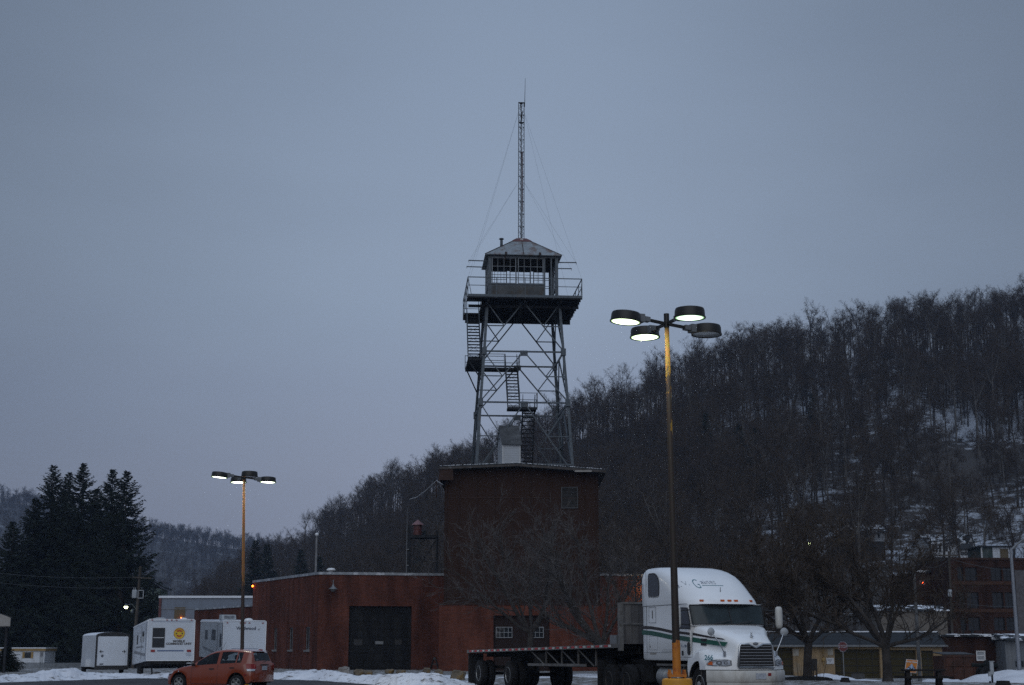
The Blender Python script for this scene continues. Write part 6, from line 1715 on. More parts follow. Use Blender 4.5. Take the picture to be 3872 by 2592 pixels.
for x, nm in ((-1.55, 'front_seat'), (-2.35, 'rear_seat')):
    for y in (-.36, .36):
        q = MB(); q.smooth = True; q.ball((x - .12, y, .78), (.10, .22, .32)); q.ball((x - .16, y, 1.20), (.06, .13, .10)); q.ball((x + .12, y, .52), (.28, .22, .1)); q.build(nm, M_seat, car)
q = MB(); q.smooth = True; q.path([Vector((-.98, .36 + .17 * math.cos(a), .92 + .16 * math.sin(a))) for a in [k * .524 for k in range(13)]], [.014] * 13, 5); q.build('steering_wheel', M_black, car)
q = MB(); q.box((-1.4, 0, .34), (3.0, 1.4, .06)); q.box((-.72, 0, .84), (.3, 1.3, .12)); q.build('cabin_floor', M_seat, car)

M_letter = pm('dark_lettering', (0.06, 0.055, 0.055), .5)
# ============================ travel trailers and cargo trailer
def travel_trailer(name, label, px, Y, yaw, pitch, Wd, Ln, z0, z1, side_mat, zoff=0):
    p = W(px, YH, Y); p.z = zoff
    t = thing(name, label, 'trailer', p, math.radians(yaw), None, rx=math.radians(pitch))
    m = MB(); r = .07; prof = [(0, z0), (Wd, z0), (Wd, z1 - r), (Wd - .03, z1 - .02), (Wd - .09, z1), (.09, z1), (.03, z1 - .02), (0, z1 - r)]
    n = len(prof); m.add([(x, 0, z) for x, z in prof], [tuple(range(n))])
    m.build('rear_wall', M_trl_white, t)
    m = MB(); m.add([(x, 0.0, z) for x, z in prof] + [(x, Ln, z) for x, z in prof], [(i, n + i, n + (i + 1) % n, (i + 1) % n) for i in range(n) if i not in (3, 4, 5)] + [tuple(range(2 * n - 1, n - 1, -1))]); m.build('side_wall', side_mat, t)
    m = MB(); m.add([(x, y, z + .003) for y in (0.0, Ln) for x, z in prof[3:7]], [(i, 4 + i, 5 + i, i + 1) for i in range(3)]); m.build('roof', M_snow_t, t)
    m = MB()
    for x in (.012, Wd - .012): m.bar((x, -.012, z0), (x, -.012, z1 - .05), .05, .03)
    m.bar((.05, -.012, z1 - .025), (Wd - .05, -.012, z1 - .025), .03, .035); m.bar((-.012, 0, z1 - .1), (-.012, Ln, z1 - .1), .03, .05); m.bar((0, -.012, z0 + .01), (Wd, -.012, z0 + .01), .03, .04)
    m.build('corner_trim', M_white, t)
    m = MB(); m.box2((.12, .15, z0 - .22), (Wd - .12, Ln, z0 - .003)); m.bar((.1, -.08, z0 - .12), (Wd - .1, -.08, z0 - .12), .1, .1)
    for x in (.35, Wd - .35): m.bar((x, .2, .02), (x, .5, z0 - .1), .07); m.box((x, .2, .03), (.25, .25, .05))
    m.build('chassis', M_grime, t)
    for yy in (Ln * .50, Ln * .50 + .85):
        for s, x in ((-1, .14), (1, Wd - .14)):
            w = MB(); w.smooth = True; RX = Matrix.Rotation(math.pi / 2, 3, 'Y'); w.lathe([(.18, -.1), (.30, -.1), (.345, -.07), (.345, .07), (.30, .1), (.18, .1)], 22, (x, yy, .345), RX); wo = w.build('wheel', M_rubber, t)
            w = MB(); w.lathe([(.19, -.07), (.1, -.03), (.1, .03), (.19, .07)], 18, (x, yy, .345), RX); w.build('rim', M_alu, wo)
    return t
def rear_rect(t, name, x0, x1, za, zb, mat, off=.012, parent=None):
    m = MB(); m.box2((x0, -off, za), (x1, -.001, zb)); return m.build(name, mat, parent or t)
cmd = travel_trailer('travel_trailer', 'white travel trailer lettered MOBILE COMMAND UNIT with a round yellow emblem', 556, 80, 20, -2.2, 2.52, 7.4, .84, 3.06, M_trl_white)
w_ = rear_rect(cmd, 'window', .31, .88, 1.58, 2.54, M_glass_d, .02); rear_rect(cmd, 'window_bar', .31, .88, 2.045, 2.08, M_white_w, .028, w_)
for a in ((.27, .31, 1.54, 2.58), (.88, .92, 1.54, 2.58)): rear_rect(cmd, 'window_frame', *a, M_black, .024, w_)
for a in ((.31, .88, 1.54, 1.58), (.31, .88, 2.54, 2.58)): rear_rect(cmd, 'window_frame', *a, M_black, .024, w_)
RB = Matrix.Rotation(math.pi / 2, 3, 'X')              # lathe axis towards -y
ex, ez = 1.69, 2.29
m = MB(); m.lathe([(.30, .004), (.30, .014), (0, .014)], 40, (ex, 0, ez), RB); em = m.build('emblem', M_yellow_em, cmd)
def arc(name, r0, r1, a0, a1, mat, off=.018, n=16):
    q = MB(); q.loft([[(ex + r * math.cos(math.radians(lerp(a0, a1, k / n))), -off, ez + r * math.sin(math.radians(lerp(a0, a1, k / n)))) for k in range(n + 1)] for r in (r0, r1)]); q.build(name, mat, em)
arc('emblem_ring', .285, .298, 0, 360, M_red_em, n=40)
arc('emblem_arc', .11, .19, 35, 145, M_red_em); arc('emblem_arc', .11, .19, 215, 325, M_red_em)
for sx in (-1, 1):
    q = MB(); q.prism([(ex + sx * .10, -.018, ez), (ex + sx * .19, -.018, ez + .05), (ex + sx * .19, -.018, ez - .05)], (0, -.003, 0)); q.build('emblem_mark', M_navy, em)
for k in range(11):
    a = math.radians(35 + 11 * k); q = MB(); q.box((ex + .245 * math.cos(a), -.019, ez + .245 * math.sin(a)), (.022, .006, .05), R=Matrix.Rotation(-(a - math.pi / 2), 3, 'Y')); q.build('emblem_mark', M_red_em, em)
FB = lambda t, x, z: frame_mat((x, -.012, z), (1, 0, 0), (0, 0, 1))
text_mesh('MOBILE', .155, M_letter, 'lettering', cmd, FB(cmd, 1.68, 1.875), bold=.006, sx=1.18)
text_mesh('COMMAND UNIT', .155, M_letter, 'lettering', cmd, FB(cmd, 1.68, 1.735), bold=.006, sx=1.12)
def trailer_lights(t, Wd, ztop, zl, stripe=(.55, 1.95)):
    for x in (.22, Wd / 2 - .25, Wd / 2, Wd / 2 + .25, Wd - .2): rear_rect(t, 'marker_light', x - .045, x + .045, ztop - .02, ztop + .03, M_red_l, .03)
    for x in (.32, Wd - .28): rear_rect(t, 'tail_light', x - .11, x + .11, zl - .055, zl + .06, M_red_l, .035)
    rear_rect(t, 'stripe', stripe[0], stripe[1], zl - .02, zl + .04, M_bluestripe, .014)
trailer_lights(cmd, 2.52, 3.0, 1.36); rear_rect(cmd, 'stripe', .2, 2.42, 2.905, 2.92, M_bluestripe, .012)
rear_rect(cmd, 'licence_plate', 2.09, 2.36, 1.10, 1.24, M_plate, .016)
m = MB(); m.box2((.35, .6, 3.06), (1.0, 1.3, 3.14)); m.box2((.5, .7, 3.14), (.95, 1.2, 3.18)); bevel(m.build('roof_vent', M_grey_box, cmd), .02)
m = MB(); m.smooth = True; m.ball((2.0, .9, 3.06), (.25, .25, .13), 16, 8); m.build('roof_dome', M_white, cmd)
m = MB()
for k in range(3): m.box((2.28 + .03 * k, -.25, .70 - .18 * k), (.34, .4, .035))
m.build('steps', M_white_w, cmd)
m = MB()
for y0, y1, za, zb in ((1.6, 2.4, 1.9, 2.5), (4.6, 5.2, 1.9, 2.4), (3.2, 3.5, 1.95, 2.25)): m.box2((-.015, y0, za), (-.002, y1, zb))
m.build('side_window', M_glass_d, cmd)
m = MB(); m.box2((-.02, .62, .95), (-.002, .66, 2.85)); m.box2((-.02, 2.75, 1.0), (-.002, 2.79, 2.8)); m.prism([(-.004, .8, 1.1), (-.004, 6.5, 1.45), (-.004, 6.5, 1.6), (-.004, .8, 1.25)], (-.006, 0, 0)); m.prism([(-.004, 1.5, 1.6), (-.004, 5.5, 1.7), (-.004, 5.0, 1.78), (-.004, 2.0, 1.72)], (-.006, 0, 0)); m.build('side_decal', M_decal, cmd)
wld = travel_trailer('travel_trailer', 'white travel trailer lettered Wildwood with a roof air conditioner and shiny side', 841, 84, 21.5, 1.2, 2.45, 7.6, .84, 3.05, M_trl_side)
text_mesh('Wildwood', .26, M_navy, 'lettering', wld, FB(wld, 1.30, 2.60), bold=.004)
text_mesh('LE', .10, M_navy, 'lettering', wld, FB(wld, 2.02, 2.55), bold=.001)
trailer_lights(wld, 2.45, 2.90, 1.37); rear_rect(wld, 'stripe', .5, 2.0, 1.47, 1.485, M_bluestripe, .012)
m = MB(); m.prism([(.02, .7, 3.06), (.86, .7, 3.06), (.84, .78, 3.36), (.04, .78, 3.36)], (0, .9, 0)); ac = m.build('air_conditioner', M_grey_box, wld); bevel(ac, .04)
m = MB(); m.box2((.16, .715, 3.14), (.74, .74, 3.31))
m.build('grille', M_decal, ac)
m = MB(); m.smooth = True; m.ball((1.65, 1.1, 3.05), (.26, .26, .13), 16, 8); m.build('roof_dome', M_white, wld)
m = MB()
for y0, y1, za, zb in ((.5, .95, 1.55, 2.3), (2.4, 3.6, 1.9, 2.5), (5.0, 5.8, 1.9, 2.45)): m.box2((-.015, y0, za), (-.002, y1, zb))
m.build('side_window', M_glass_d, wld)
m = MB(); m.box2((-.02, 1.7, .9), (-.002, 1.74, 2.95)); m.box2((-.02, .16, 1.2), (-.002, .19, 2.85)); m.prism([(-.004, .8, 1.05), (-.004, 6.5, 1.35), (-.004, 6.5, 1.5), (-.004, .8, 1.15)], (-.006, 0, 0)); m.build('side_decal', M_decal, wld)

p = W(362, YH, 86); crg = thing('cargo_trailer', 'small white enclosed cargo trailer with black-framed rear door', 'trailer', (p.x, 86, 0), math.radians(26))
Wd, Ln, zb0, zt0 = 1.94, 4.4, .42, 2.22
prof = [(0, zb0), (Wd, zb0), (Wd, zt0)] + [(Wd / 2 + (Wd / 2 - .0) * math.cos(a) ** .55 if False else lerp(Wd, 0, t), zt0 + .2 * math.sin(math.pi * t) ** .5) for t in (.04, .12, .25, .5, .75, .88, .96) for a in (0,)] + [(0, zt0)]
n = len(prof)
m = MB(); m.add([(x, 0, z) for x, z in prof] + [(x, Ln, z) for x, z in prof], [tuple(range(n)), tuple(range(2 * n - 1, n - 1, -1))] + [(i, n + i, n + (i + 1) % n, (i + 1) % n) for i in range(n)]); m.build('body', M_cargo, crg)
m = MB(); m.add([(x, y, z + .012) for y in (.12, Ln) for x, z in prof[2:]], [(i, (n - 2) + i, (n - 2) + i + 1, i + 1) for i in range(n - 3)]); m.build('roof_snow', M_snow_t, crg)
m = MB(); ins = [(lerp(x, Wd / 2, .10), lerp(z, 1.35, .10)) for x, z in prof]; m.add([(x, -.03, z) for x, z in prof] + [(x, -.03, z) for x, z in ins] + [(x, .04, z + (.004 if z > zb0 else 0)) for x, z in prof], [(i, (i + 1) % n, n + (i + 1) % n, n + i) for i in range(n)] + [(i, 2 * n + i, 2 * n + (i + 1) % n, (i + 1) % n) for i in range(n)])
m.box2((0.02, -.03, .28), (Wd - .02, .05, zb0 - .003)); m.prism([(.22, -.02, 2.17), (Wd - .22, -.02, 2.17), (Wd - .3, -.02, 2.34), (Wd / 2, -.02, 2.39), (.3, -.02, 2.34)], (0, .018, 0)); m.build('rear_frame', M_black, crg)
m = MB(); m.box2((.20, -.025, .50), (Wd - .20, -.004, 2.165)); rd = m.build('rear_door', M_cargo, crg)
for x0 in (.22, Wd - .42): 
    m = MB(); m.box2((x0, -.05, 1.29), (x0 + .22, -.026, 1.32)); m.box2((x0 + (.06 if x0 < 1 else .12), -.045, 1.22), (x0 + (.09 if x0 < 1 else .15), -.0265, 1.4)); m.build('latch', M_black, rd)
m = MB(); m.lathe([(.085, .026), (.085, .03), (.05, .03), (.05, .026)], 18, (.40, 0, 1.06), RB); m.build('round_sticker', M_decal, rd)
m = MB(); m.box2((.26, -.029, .54), (.48, -.0255, .64)); m.build('maker_label', M_decal, rd)
for x, s in ((-.13, -1), (Wd + .13, 1)):
    w = MB(); w.smooth = True; RX = Matrix.Rotation(math.pi / 2, 3, 'Y'); w.lathe([(.18, -.1), (.29, -.1), (.33, -.07), (.33, .07), (.29, .1), (.18, .1)], 22, (x, 2.7, .33), RX); wo = w.build('wheel', M_rubber, crg)
    w = MB(); w.lathe([(.19, -.07), (.1, -.05), (.06, -.05), (.06, .05), (.1, .05), (.19, .07)], 18, (x, 2.7, .33), RX); w.build('rim', M_alu, wo)
    w = MB(); w.box((x, 2.25, .64), (.26, 1.5, .42)) if s < 0 else w.box((x, 2.5, .72), (.26, 1.4, .06)); w.build('mudguard', M_cargo, crg)
m = MB(); m.box2((.15, .1, .27), (Wd - .15, Ln, .41)); m.bar((.5, Ln, .34), (Wd / 2, Ln + 1.3, .34), .08); m.bar((Wd - .5, Ln, .34), (Wd / 2, Ln + 1.3, .34), .08); m.bar((-.1, 2.7, .33), (Wd + .1, 2.7, .33), .08); m.build('chassis', M_grime, crg)

# ------------------------------------------------------------------ parking lot lamps
def pole_mat(name, ctop, cbot, za, zb, spots, noise_amt=1.6):
    m, nt, N, L, b = newmat(name)
    tc = N.new('ShaderNodeTexCoord'); sp = N.new('ShaderNodeSeparateXYZ'); L.new(tc.outputs['Object'], sp.inputs[0])
    n = N.new('ShaderNodeTexNoise'); n.inputs['Scale'].default_value = 4; n.inputs['Detail'].default_value = 6; n.inputs['Roughness'].default_value = .7
    mp = N.new('ShaderNodeMapping'); mp.inputs['Scale'].default_value = (2, 2, .5); L.new(tc.outputs['Object'], mp.inputs[0]); L.new(mp.outputs[0], n.inputs['Vector'])
    mr = N.new('ShaderNodeMapRange'); L.new(sp.outputs['Z'], mr.inputs[0]); mr.inputs[1].default_value = za; mr.inputs[2].default_value = zb; mr.inputs[3].default_value = 0.0; mr.inputs[4].default_value = 1.0
    ad = N.new('ShaderNodeMath'); ad.operation = 'MULTIPLY_ADD'; L.new(n.outputs['Fac'], ad.inputs[0]); ad.inputs[1].default_value = noise_amt; L.new(mr.outputs[0], ad.inputs[2])
    r = N.new('ShaderNodeValToRGB'); L.new(ad.outputs[0], r.inputs[0]); r.color_ramp.elements[0].position = spots; r.color_ramp.elements[1].position = min(1, spots + .04)
    r.color_ramp.elements[0].color = (*cbot, 1); r.color_ramp.elements[1].color = (*ctop, 1)
    # the ramp only reaches 1, so bring the sum into range
    dv = N.new('ShaderNodeMath'); dv.operation = 'MULTIPLY'; dv.inputs[1].default_value = .5; L.new(ad.outputs[0], dv.inputs[0]); L.new(dv.outputs[0], r.inputs[0])
    n2 = N.new('ShaderNodeTexNoise'); n2.inputs['Scale'].default_value = 14; L.new(tc.outputs['Object'], n2.inputs['Vector'])
    mx = N.new('ShaderNodeMix'); mx.data_type = 'RGBA'; mx.blend_type = 'MULTIPLY'; mx.inputs[0].default_value = .6; L.new(r.outputs[0], mx.inputs[6]); L.new(n2.outputs['Color'], mx.inputs[7])
    L.new(mx.outputs[2], b.inputs['Base Color']); b.inputs['Roughness'].default_value = .6
    return m
def lamp(name, label, px_b, py_plinth, Y, px_t, py_t, mats, lens, r0, r1, plinth, group):
    top = W(px_t, py_t, Y); bx = W(px_b, py_plinth, Y); zp = bx.z
    t = thing(name, label, 'street lamp', (bx.x, Y, 0), 0, group)
    dx = top.x - bx.x; H = top.z
    m = MB(); m.smooth = True; m.lathe([(plinth, -.05), (plinth, zp - .05), (plinth - .015, zp - .012), (plinth - .06, zp)], 32); m.build('plinth', M_yel, t, auto=40)
    m = MB(); m.box((0, 0, zp + .055), (plinth * 1.15, plinth * 1.15, .05))
    fl = m.build('base_plate', M_yel_o, t)
    for sx in (-1, 1):
        for sy in (-1, 1):
            q = MB(); q.tube((sx * plinth * .48, sy * plinth * .48, zp), (sx * plinth * .48, sy * plinth * .48, zp + .17), .018, n=8); q.lathe([(.03, zp + .081), (.03, zp + .115), (0, zp + .115)], 6, (sx * plinth * .48, sy * plinth * .48, 0)); q.build('anchor_bolt', M_yel_o, t)
    zk = zp + .70
    rk = r0
    m = MB(); m.smooth = True; m.path([(0, 0, zp + .08), (dx * .06, 0, zk)], [r0 * 1.06, r0 * 1.06], 20); m.smooth = False
    m.build('pole_foot', M_yel_o, t)
    rg = random.Random(4); q = MB(); q.smooth = True
    rag = [zk - .03 + .10 * rg.random() + (.08 if 2 < k < 9 else 0) for k in range(20)]
    q.loft([[Vector((dx * .06 + r0 * 1.075 * math.cos(a), r0 * 1.075 * math.sin(a), zz)) for a, zz in [(6.283 * k / 20, (zk - .3 if w == 0 else rag[k])) for k in range(20)]] for w in (0, 1)], closed=True)
    q.build('paint_edge', M_yel_o, t)
    m = MB(); m.smooth = True; m.path([(dx * .06, 0, zk - .05), (dx * .5, 0, lerp(zk, H, .5)), (dx, 0, H + .02)], [r0, (r0 + r1) / 2, r1], 18, cap=True); m.build('pole', mats, t, auto=60)
    m = MB(); m.smooth = True; m.path([(dx, 0, H - .25), (dx, 0, H + .05)], [r1 + .012, r1 + .012], 14, cap=True); m.build('pole_cap', M_lamp_b, t, auto=50)
    Rl = .97; h0 = H - .17
    base = math.atan2(-.89, .38)
    for k, key in enumerate(('C', 'A', 'B', 'D')):
        a = {'C': base, 'A': base - math.pi / 2, 'B': base + math.pi, 'D': base + math.pi / 2}[key]
        d = Vector((math.cos(a), math.sin(a), 0)); c0 = Vector((dx, 0, h0))
        tilt = {'A': .06, 'B': .0, 'C': .03, 'D': -.05}[key]
        hd = MB(); cc = c0 + d * Rl + Vector((0, 0, tilt - .02)); hd.smooth = True
        ax = Vector((d.x * (-.10 if key == 'A' else .02), d.y * .02, 1)).normalized(); Rt = ax.to_track_quat('Z', 'Y').to_matrix()
        hd.lathe([(0, -.05), (.290, -.05), (.300, -.085), (.328, -.09), (.330, -.065), (.315, -.06), (.306, .075), (.288, .115), (.22, .132), (0, .136)], 36, cc, Rt)
        ho_ = hd.build('lamp_head', M_lamp_b, t, auto=40)
        ln = MB(); ln.smooth = True; ln.lathe([(.297, -.080), (.285, -.081), (.24, -.085), (.15, -.089), (0, -.092)], 32, cc, Rt); lo_ = ln.build('lens', lens[key], ho_)
        at_ = lo_.data.attributes.new('rim', 'FLOAT', 'POINT'); at_.data.foreach_set('value', [1.0] * 32 + [.85] * 32 + [.2] * 32 + [0.0] * 64)
        if lens[key] is not M_lit_off:
            ld_ = bpy.data.lights.new('lamp_light', 'AREA'); ld_.shape = 'DISK'; ld_.size = .5; ld_.energy = 52 if lens[key] is M_lit_white else 32; ld_.volume_factor = 0; ld_.color = (1.0, .93, .76)
            lo2 = bpy.data.objects.new('lamp_light', ld_); COL.objects.link(lo2); lo2.parent = ho_; lo2.location = cc + Vector((0, 0, -.11))
        bx_ = MB(); bx_.bar(c0 + d * .56 + Vector((0, 0, tilt)), c0 + d * .71 + Vector((0, 0, tilt)), .20, .17); bx_.bar(c0 + d * .42 + Vector((0, 0, tilt * .8 + .0)), c0 + d * .56 + Vector((0, 0, tilt)), .14, .10); bx_.build('ballast_box', M_lamp_g, t)
        ar = MB(); ar.bar(c0, c0 + d * .45 + Vector((0, 0, tilt * .8)), .05, .06); ar.build('arm', M_lamp_b, t)
    return t, Vector((dx, 0, h0)), Rl
M_poleN = pole_mat('yellow_to_rust_pole', (0.34, 0.20, 0.02), (0.030, 0.020, 0.014), 2.7, 8.4, .96, 2.4)
lampN, hN, RlN = lamp('parking_lot_lamp', 'tall yellow-painted parking lamp on a round yellow plinth before the white truck, one head unlit', 2560, 2566, 30.0, 2520, 1196, M_poleN, {'A': M_lit_white, 'B': M_lit_white, 'C': M_lit_green, 'D': M_lit_off}, .079, .046, .305, 'four-headed parking lot lamps')
m = MB(); q = hN + Vector((-.37, .87, 0))
for dx, l in ((-.11, .14), (-.06, .05), (-.14, .05)): m.path([q + Vector((dx, -.12, -.10)), q + Vector((dx, -.12, -.10 - l))], [.016, .003], 6)
m.build('icicle', M_ice, lampN)
M_poleF = pole_mat('orange_to_rust_pole', (0.34, 0.155, 0.04), (0.045, 0.026, 0.018), 2.6, 5.0, .62, 1.2)
lamp('parking_lot_lamp', 'thin rusty-orange parking lamp rising behind the orange hatchback', 914, 2560, 57.5, 923, 1790, M_poleF, {'A': M_lit_white, 'B': M_lit_white, 'D': M_lit_white, 'C': M_lit_off}, .075, .046, .28, 'four-headed parking lot lamps')

# ------------------------------------------------------------------ things on the left
p = W(21, YH, 92); z0, z1 = W(20, 2369, 92).z, W(20, 2331, 92).z
cp = thing('carport', 'beige-edged carport roof on a dark post at the outer edge of the lot', 'carport', (p.x, 92, gz(p.x, 92)))
xe = W(45, 2350, 92).x - p.x
m = MB(); m.prism([(xe, -.3, z0), (xe - 6, -.3, z0), (xe - 6, -.3, z1 + .35), (xe - .6, -.3, z1 + .12), (xe, -.3, z1 - .1)], (0, .06, 0)); m.prism([(xe, -.23, z0), (xe - 6, -.23, z0), (xe - 6, -.23, z0 + .05), (xe, -.23, z0 + .05)], (-1.75, 4.8, 0)); m.prism([(xe - .05, -.23, z0 + .051), (xe, -.23, z0 + .051), (xe, -.23, z1 - .1), (xe - .05, -.23, z1 - .1)], (-1.75, 4.8, 0)); fix_normals(m.build('fascia', M_tan, cp))
m = MB(); m.prism([(xe + .1, -.22, z1 - .04), (xe - .6, -.22, z1 + .16), (xe - 6, -.22, z1 + .39), (xe - 6, -.22, z1 + .36), (xe - .6, -.22, z1 + .125), (xe + .1, -.22, z1 - .095)], (-1.8, 5, 0)); fix_normals(m.build('roof', M_roofdark, cp))
for y in (0, ): m = MB(); m.bar((0, y, 0), (0, y, z0), .14); m.build('post', M_steel_d, cp)
# mobile home
a, b = W(-60, 2490, 170), W(168, 2490, 170)
mh = thing('mobile_home', 'low white mobile home with a tan roof edge and tan shutters', 'house', (a.x, 170, gz(a.x, 170)))
zb_ = gz(a.x, 170); zr0 = W(100, 2462, 170).z; zr1 = W(100, 2451, 170).z
m = mbw(mh); P_ = wall(m, a, b, zb_ - .2, zr0); shell(m, [a, b, b + Vector((0, 4, 0)), a + Vector((0, 4, 0))], zb_ - .2, zr0, skip=(0,)); m.build('wall', M_house_w, mh)
m = mbw(mh); m.box2((a.x - .1, 169.85, zr0 + .002), (b.x + .12, 174.1, zr1 - .06)); m.build('fascia', M_shutter, mh)
m = mbw(mh); m.box2((a.x - .12, 169.8, zr1 - .058), (b.x + .15, 174.2, zr1 + .05)); m.build('roof', M_snow_t, mh)
def quad_part(root, P, fn, x0, x1, y0, y1, Y, name, mat, k0=-.03, k1=-.002, parent=None):
    s0, s1 = fn(x0), fn(x1); za, zb = W(x0, y1, Y).z, W(x0, y0, Y).z
    m = mbw(root); i_ = P(0, 0, 1) - P(0, 0, 0)
    m.prism([P(s0, za, k1), P(s1, za, k1), P(s1, zb, k1), P(s0, zb, k1)], i_ * (k0 - k1)); o = m.build(name, mat, parent or root); fix_normals(o); return o
fs = lambda px: W(px, 2490, 170).x - a.x
w = quad_part(mh, P_, fs, 93, 116, 2467, 2489, 170, 'window', M_glass_d)
for x0, x1 in ((84, 92.5), (116.5, 125)): quad_part(mh, P_, fs, x0, x1, 2466, 2490, 170, 'shutter', M_shutter, parent=w)
d_ = quad_part(mh, P_, fs, 150, 164, 2463, 2528, 170, 'door', M_grey_box); quad_part(mh, P_, fs, 151.5, 162, 2465, 2483, 170, 'door_window', M_decal, -.045, -.031, d_)
# slatted fence
fa_, fb_ = W(70, YH, 152), W(330, YH, 152)
fz = gz(fa_.x, 152); fe = thing('slatted_fence', 'pale grey slatted chain-link fence between the mobile home and the cargo trailer', 'fence', (fa_.x, 152, fz))
Lf_ = fb_.x - fa_.x
m = MB(); x = 0.0
while x < Lf_: m.box((x, 0, .55), (.07, .012, 1.0)); x += .085
m.build('slats', pm('fence_slats', (0.17, 0.185, 0.20), .7, var=.3), fe)
m = MB(); m.bar((0, .03, 1.08), (Lf_, .03, 1.08), .04); m.build('top_rail', M_galv, fe)
for k in range(7): m = MB(); m.tube((Lf_ * k / 6, .05, 0), (Lf_ * k / 6, .05, 1.15), .035, n=6); m.build('fence_post', M_galv, fe)
# utility pole with transformers and street light
up0, up1 = W(514, 2400, 112), W(531, 2142, 112)
upz = gz(up0.x, 112)
up = thing('utility_pole', 'weathered leaning utility pole with transformers and a lit street light, beside the spruces', 'utility pole', (up0.x - .12, 112, upz))
dxp = up1.x - up0.x + .12; hp_ = up1.z - upz
at_pole = lambda z: Vector((dxp * z / hp_, 0, z))
m = MB(); m.smooth = True; m.path([(0, 0, -.2), (dxp, 0, hp_)], [.15, .10], 10, cap=True); m.build('pole', M_utility, up, auto=50)
zc = W(530, 2185, 112).z - upz; m = MB(); c_ = at_pole(zc); m.bar(c_ + Vector((-.52, -.13, .02)), c_ + Vector((.95, -.13, -.06)), .09, .11); cr = m.build('crossarm', M_utility, up)
for x in (-.5, .3, .9): m = MB(); m.lathe([(.03, 0), (.05, .05), (.03, .09), (.05, .13), (0, .17)], 8, c_ + Vector((x, -.13, .05))); m.build('insulator', M_black, cr)
zt_ = W(520, 2247, 112).z - upz; c_ = at_pole(zt_)
for dx in (-.30, -.17): m = MB(); m.smooth = True; m.lathe([(0, -.3), (.11, -.3), (.12, -.27), (.12, .27), (.10, .31), (0, .32)], 14, c_ + Vector((dx, -.22, 0))); m.tube(c_ + Vector((dx, -.22, .3)), c_ + Vector((dx, -.22, .5)), .025, n=6); m.build('transformer', M_grey_box, up, auto=40)
m = MB(); q = c_ + Vector((.22, -.15, -.02))
for a_, b_ in (((-.2, -.29), (.2, -.29)), ((.2, -.29), (.2, .29)), ((.2, .29), (-.2, .29)), ((-.2, .29), (-.2, -.29))): m.bar(q + Vector((a_[0], 0, a_[1])), q + Vector((b_[0], 0, b_[1])), .05)
m.build('bracket_frame', M_grey_box, up)
zl_ = W(490, 2290, 112).z - upz; tip = W(482, 2291, 112) - Vector(up.location); rt = at_pole(W(520, 2312, 112).z - upz)
m = MB(); m.smooth = True; m.path([rt, rt + Vector((-.25, -.1, .42)), rt.lerp(tip, .55) + Vector((0, -.12, .30)), tip + Vector((0, -.15, .05))], [.03] * 4, 8); la = m.build('lamp_arm', M_galv, up)
m = MB(); m.smooth = True; m.lathe([(.05, .2), (.09, .14), (.16, .05), (.17, 0.0)], 14, tip + Vector((-.07, -.15, -.05))); m.build('lamp_shade', M_galv, la)
m = MB(); m.smooth = True; m.ball(tip + Vector((-.07, -.15, -.1)), (.15, .15, .13)); m.build('bulb', M_lit_street, la)
m = MB(); m.smooth = True; m.ball(rt + Vector((-.33, -.1, -.02)), (.13, .1, .17)); m.build('meter_box', M_galv, la)
for k, (pa_, pb_) in enumerate((((-300, 2130), (508, 2183)), ((-300, 2165), (520, 2222)))):
    q0, q1 = W(*pa_, 100), W(*pb_, 111.8); wt = thing('overhead_wire', ('upper' if k == 0 else 'lower') + ' dark overhead wire running from the leaning utility pole past the spruces', 'wire', q1); m = MB(); v = q0 - q1
    m.path([v * t + Vector((0, 0, -1.6 * 4 * t * (1 - t) * .25)) for t in [i / 10 for i in range(11)]], [.014] * 11, 4); m.build('strand', M_wire, wt)
# green house behind the spruces
a, b = W(540, 2300, 205), W(607, 2300, 205); zt0 = W(600, 2226, 205).z; zb_ = gz(a.x, 165)
gh = thing('green_house', 'pale green two-storey house behind the utility pole', 'house', (a.x, 205, zb_))
m = mbw(gh); P_ = wall(m, a, b, zb_ - .2, zt0); shell(m, [a, b, b + Vector((-1, 8, 0)), a + Vector((-1, 8, 0))], zb_ - .2, zt0, skip=(0,)); m.build('wall', M_greenhouse_w, gh)
m = mbw(gh); e0 = b + Vector((.5, -.5, zt0 - b.z)); e1 = e0 + Vector((-3.2, 0, 1.75)); m.prism([e0, e1, e1 + Vector((0, 0, .2)), e0 + Vector((0, 0, .2))], (-1, 9, 0)); e2 = e1 + Vector((-3.2, 0, -1.75)); m.prism([e1, e2, e2 + Vector((0, 0, .2)), e1 + Vector((0, 0, .2))], (-1, 9, 0)); m.face(a + Vector((0, .1, zt0 - a.z)), b + Vector((0, .1, zt0 - b.z)), e1 + Vector((0, .5, 0))); fix_normals(m.build('roof', M_roofdark, gh))
fs = lambda px: W(px, 2300, 205).x - a.x
zp_ = W(600, 2300, 205).z
for x0, x1, y0, y1 in ((572, 580, 2230, 2247), (588, 600, 2256, 2264), (560, 568, 2258, 2275)): quad_part(gh, P_, fs, x0, x1, y0, y1, 205, 'window', M_glass_d)
m = mbw(gh); m.prism([P_(fs(540), zp_ + .6, -.02), P_(fs(615), zp_ - .6, -.02), P_(fs(615), zp_ - .75, -.02), P_(fs(540), zp_ + .45, -.02)], (0, -1.6, 0)); fix_normals(m.build('porch_roof', M_roofdark, gh))

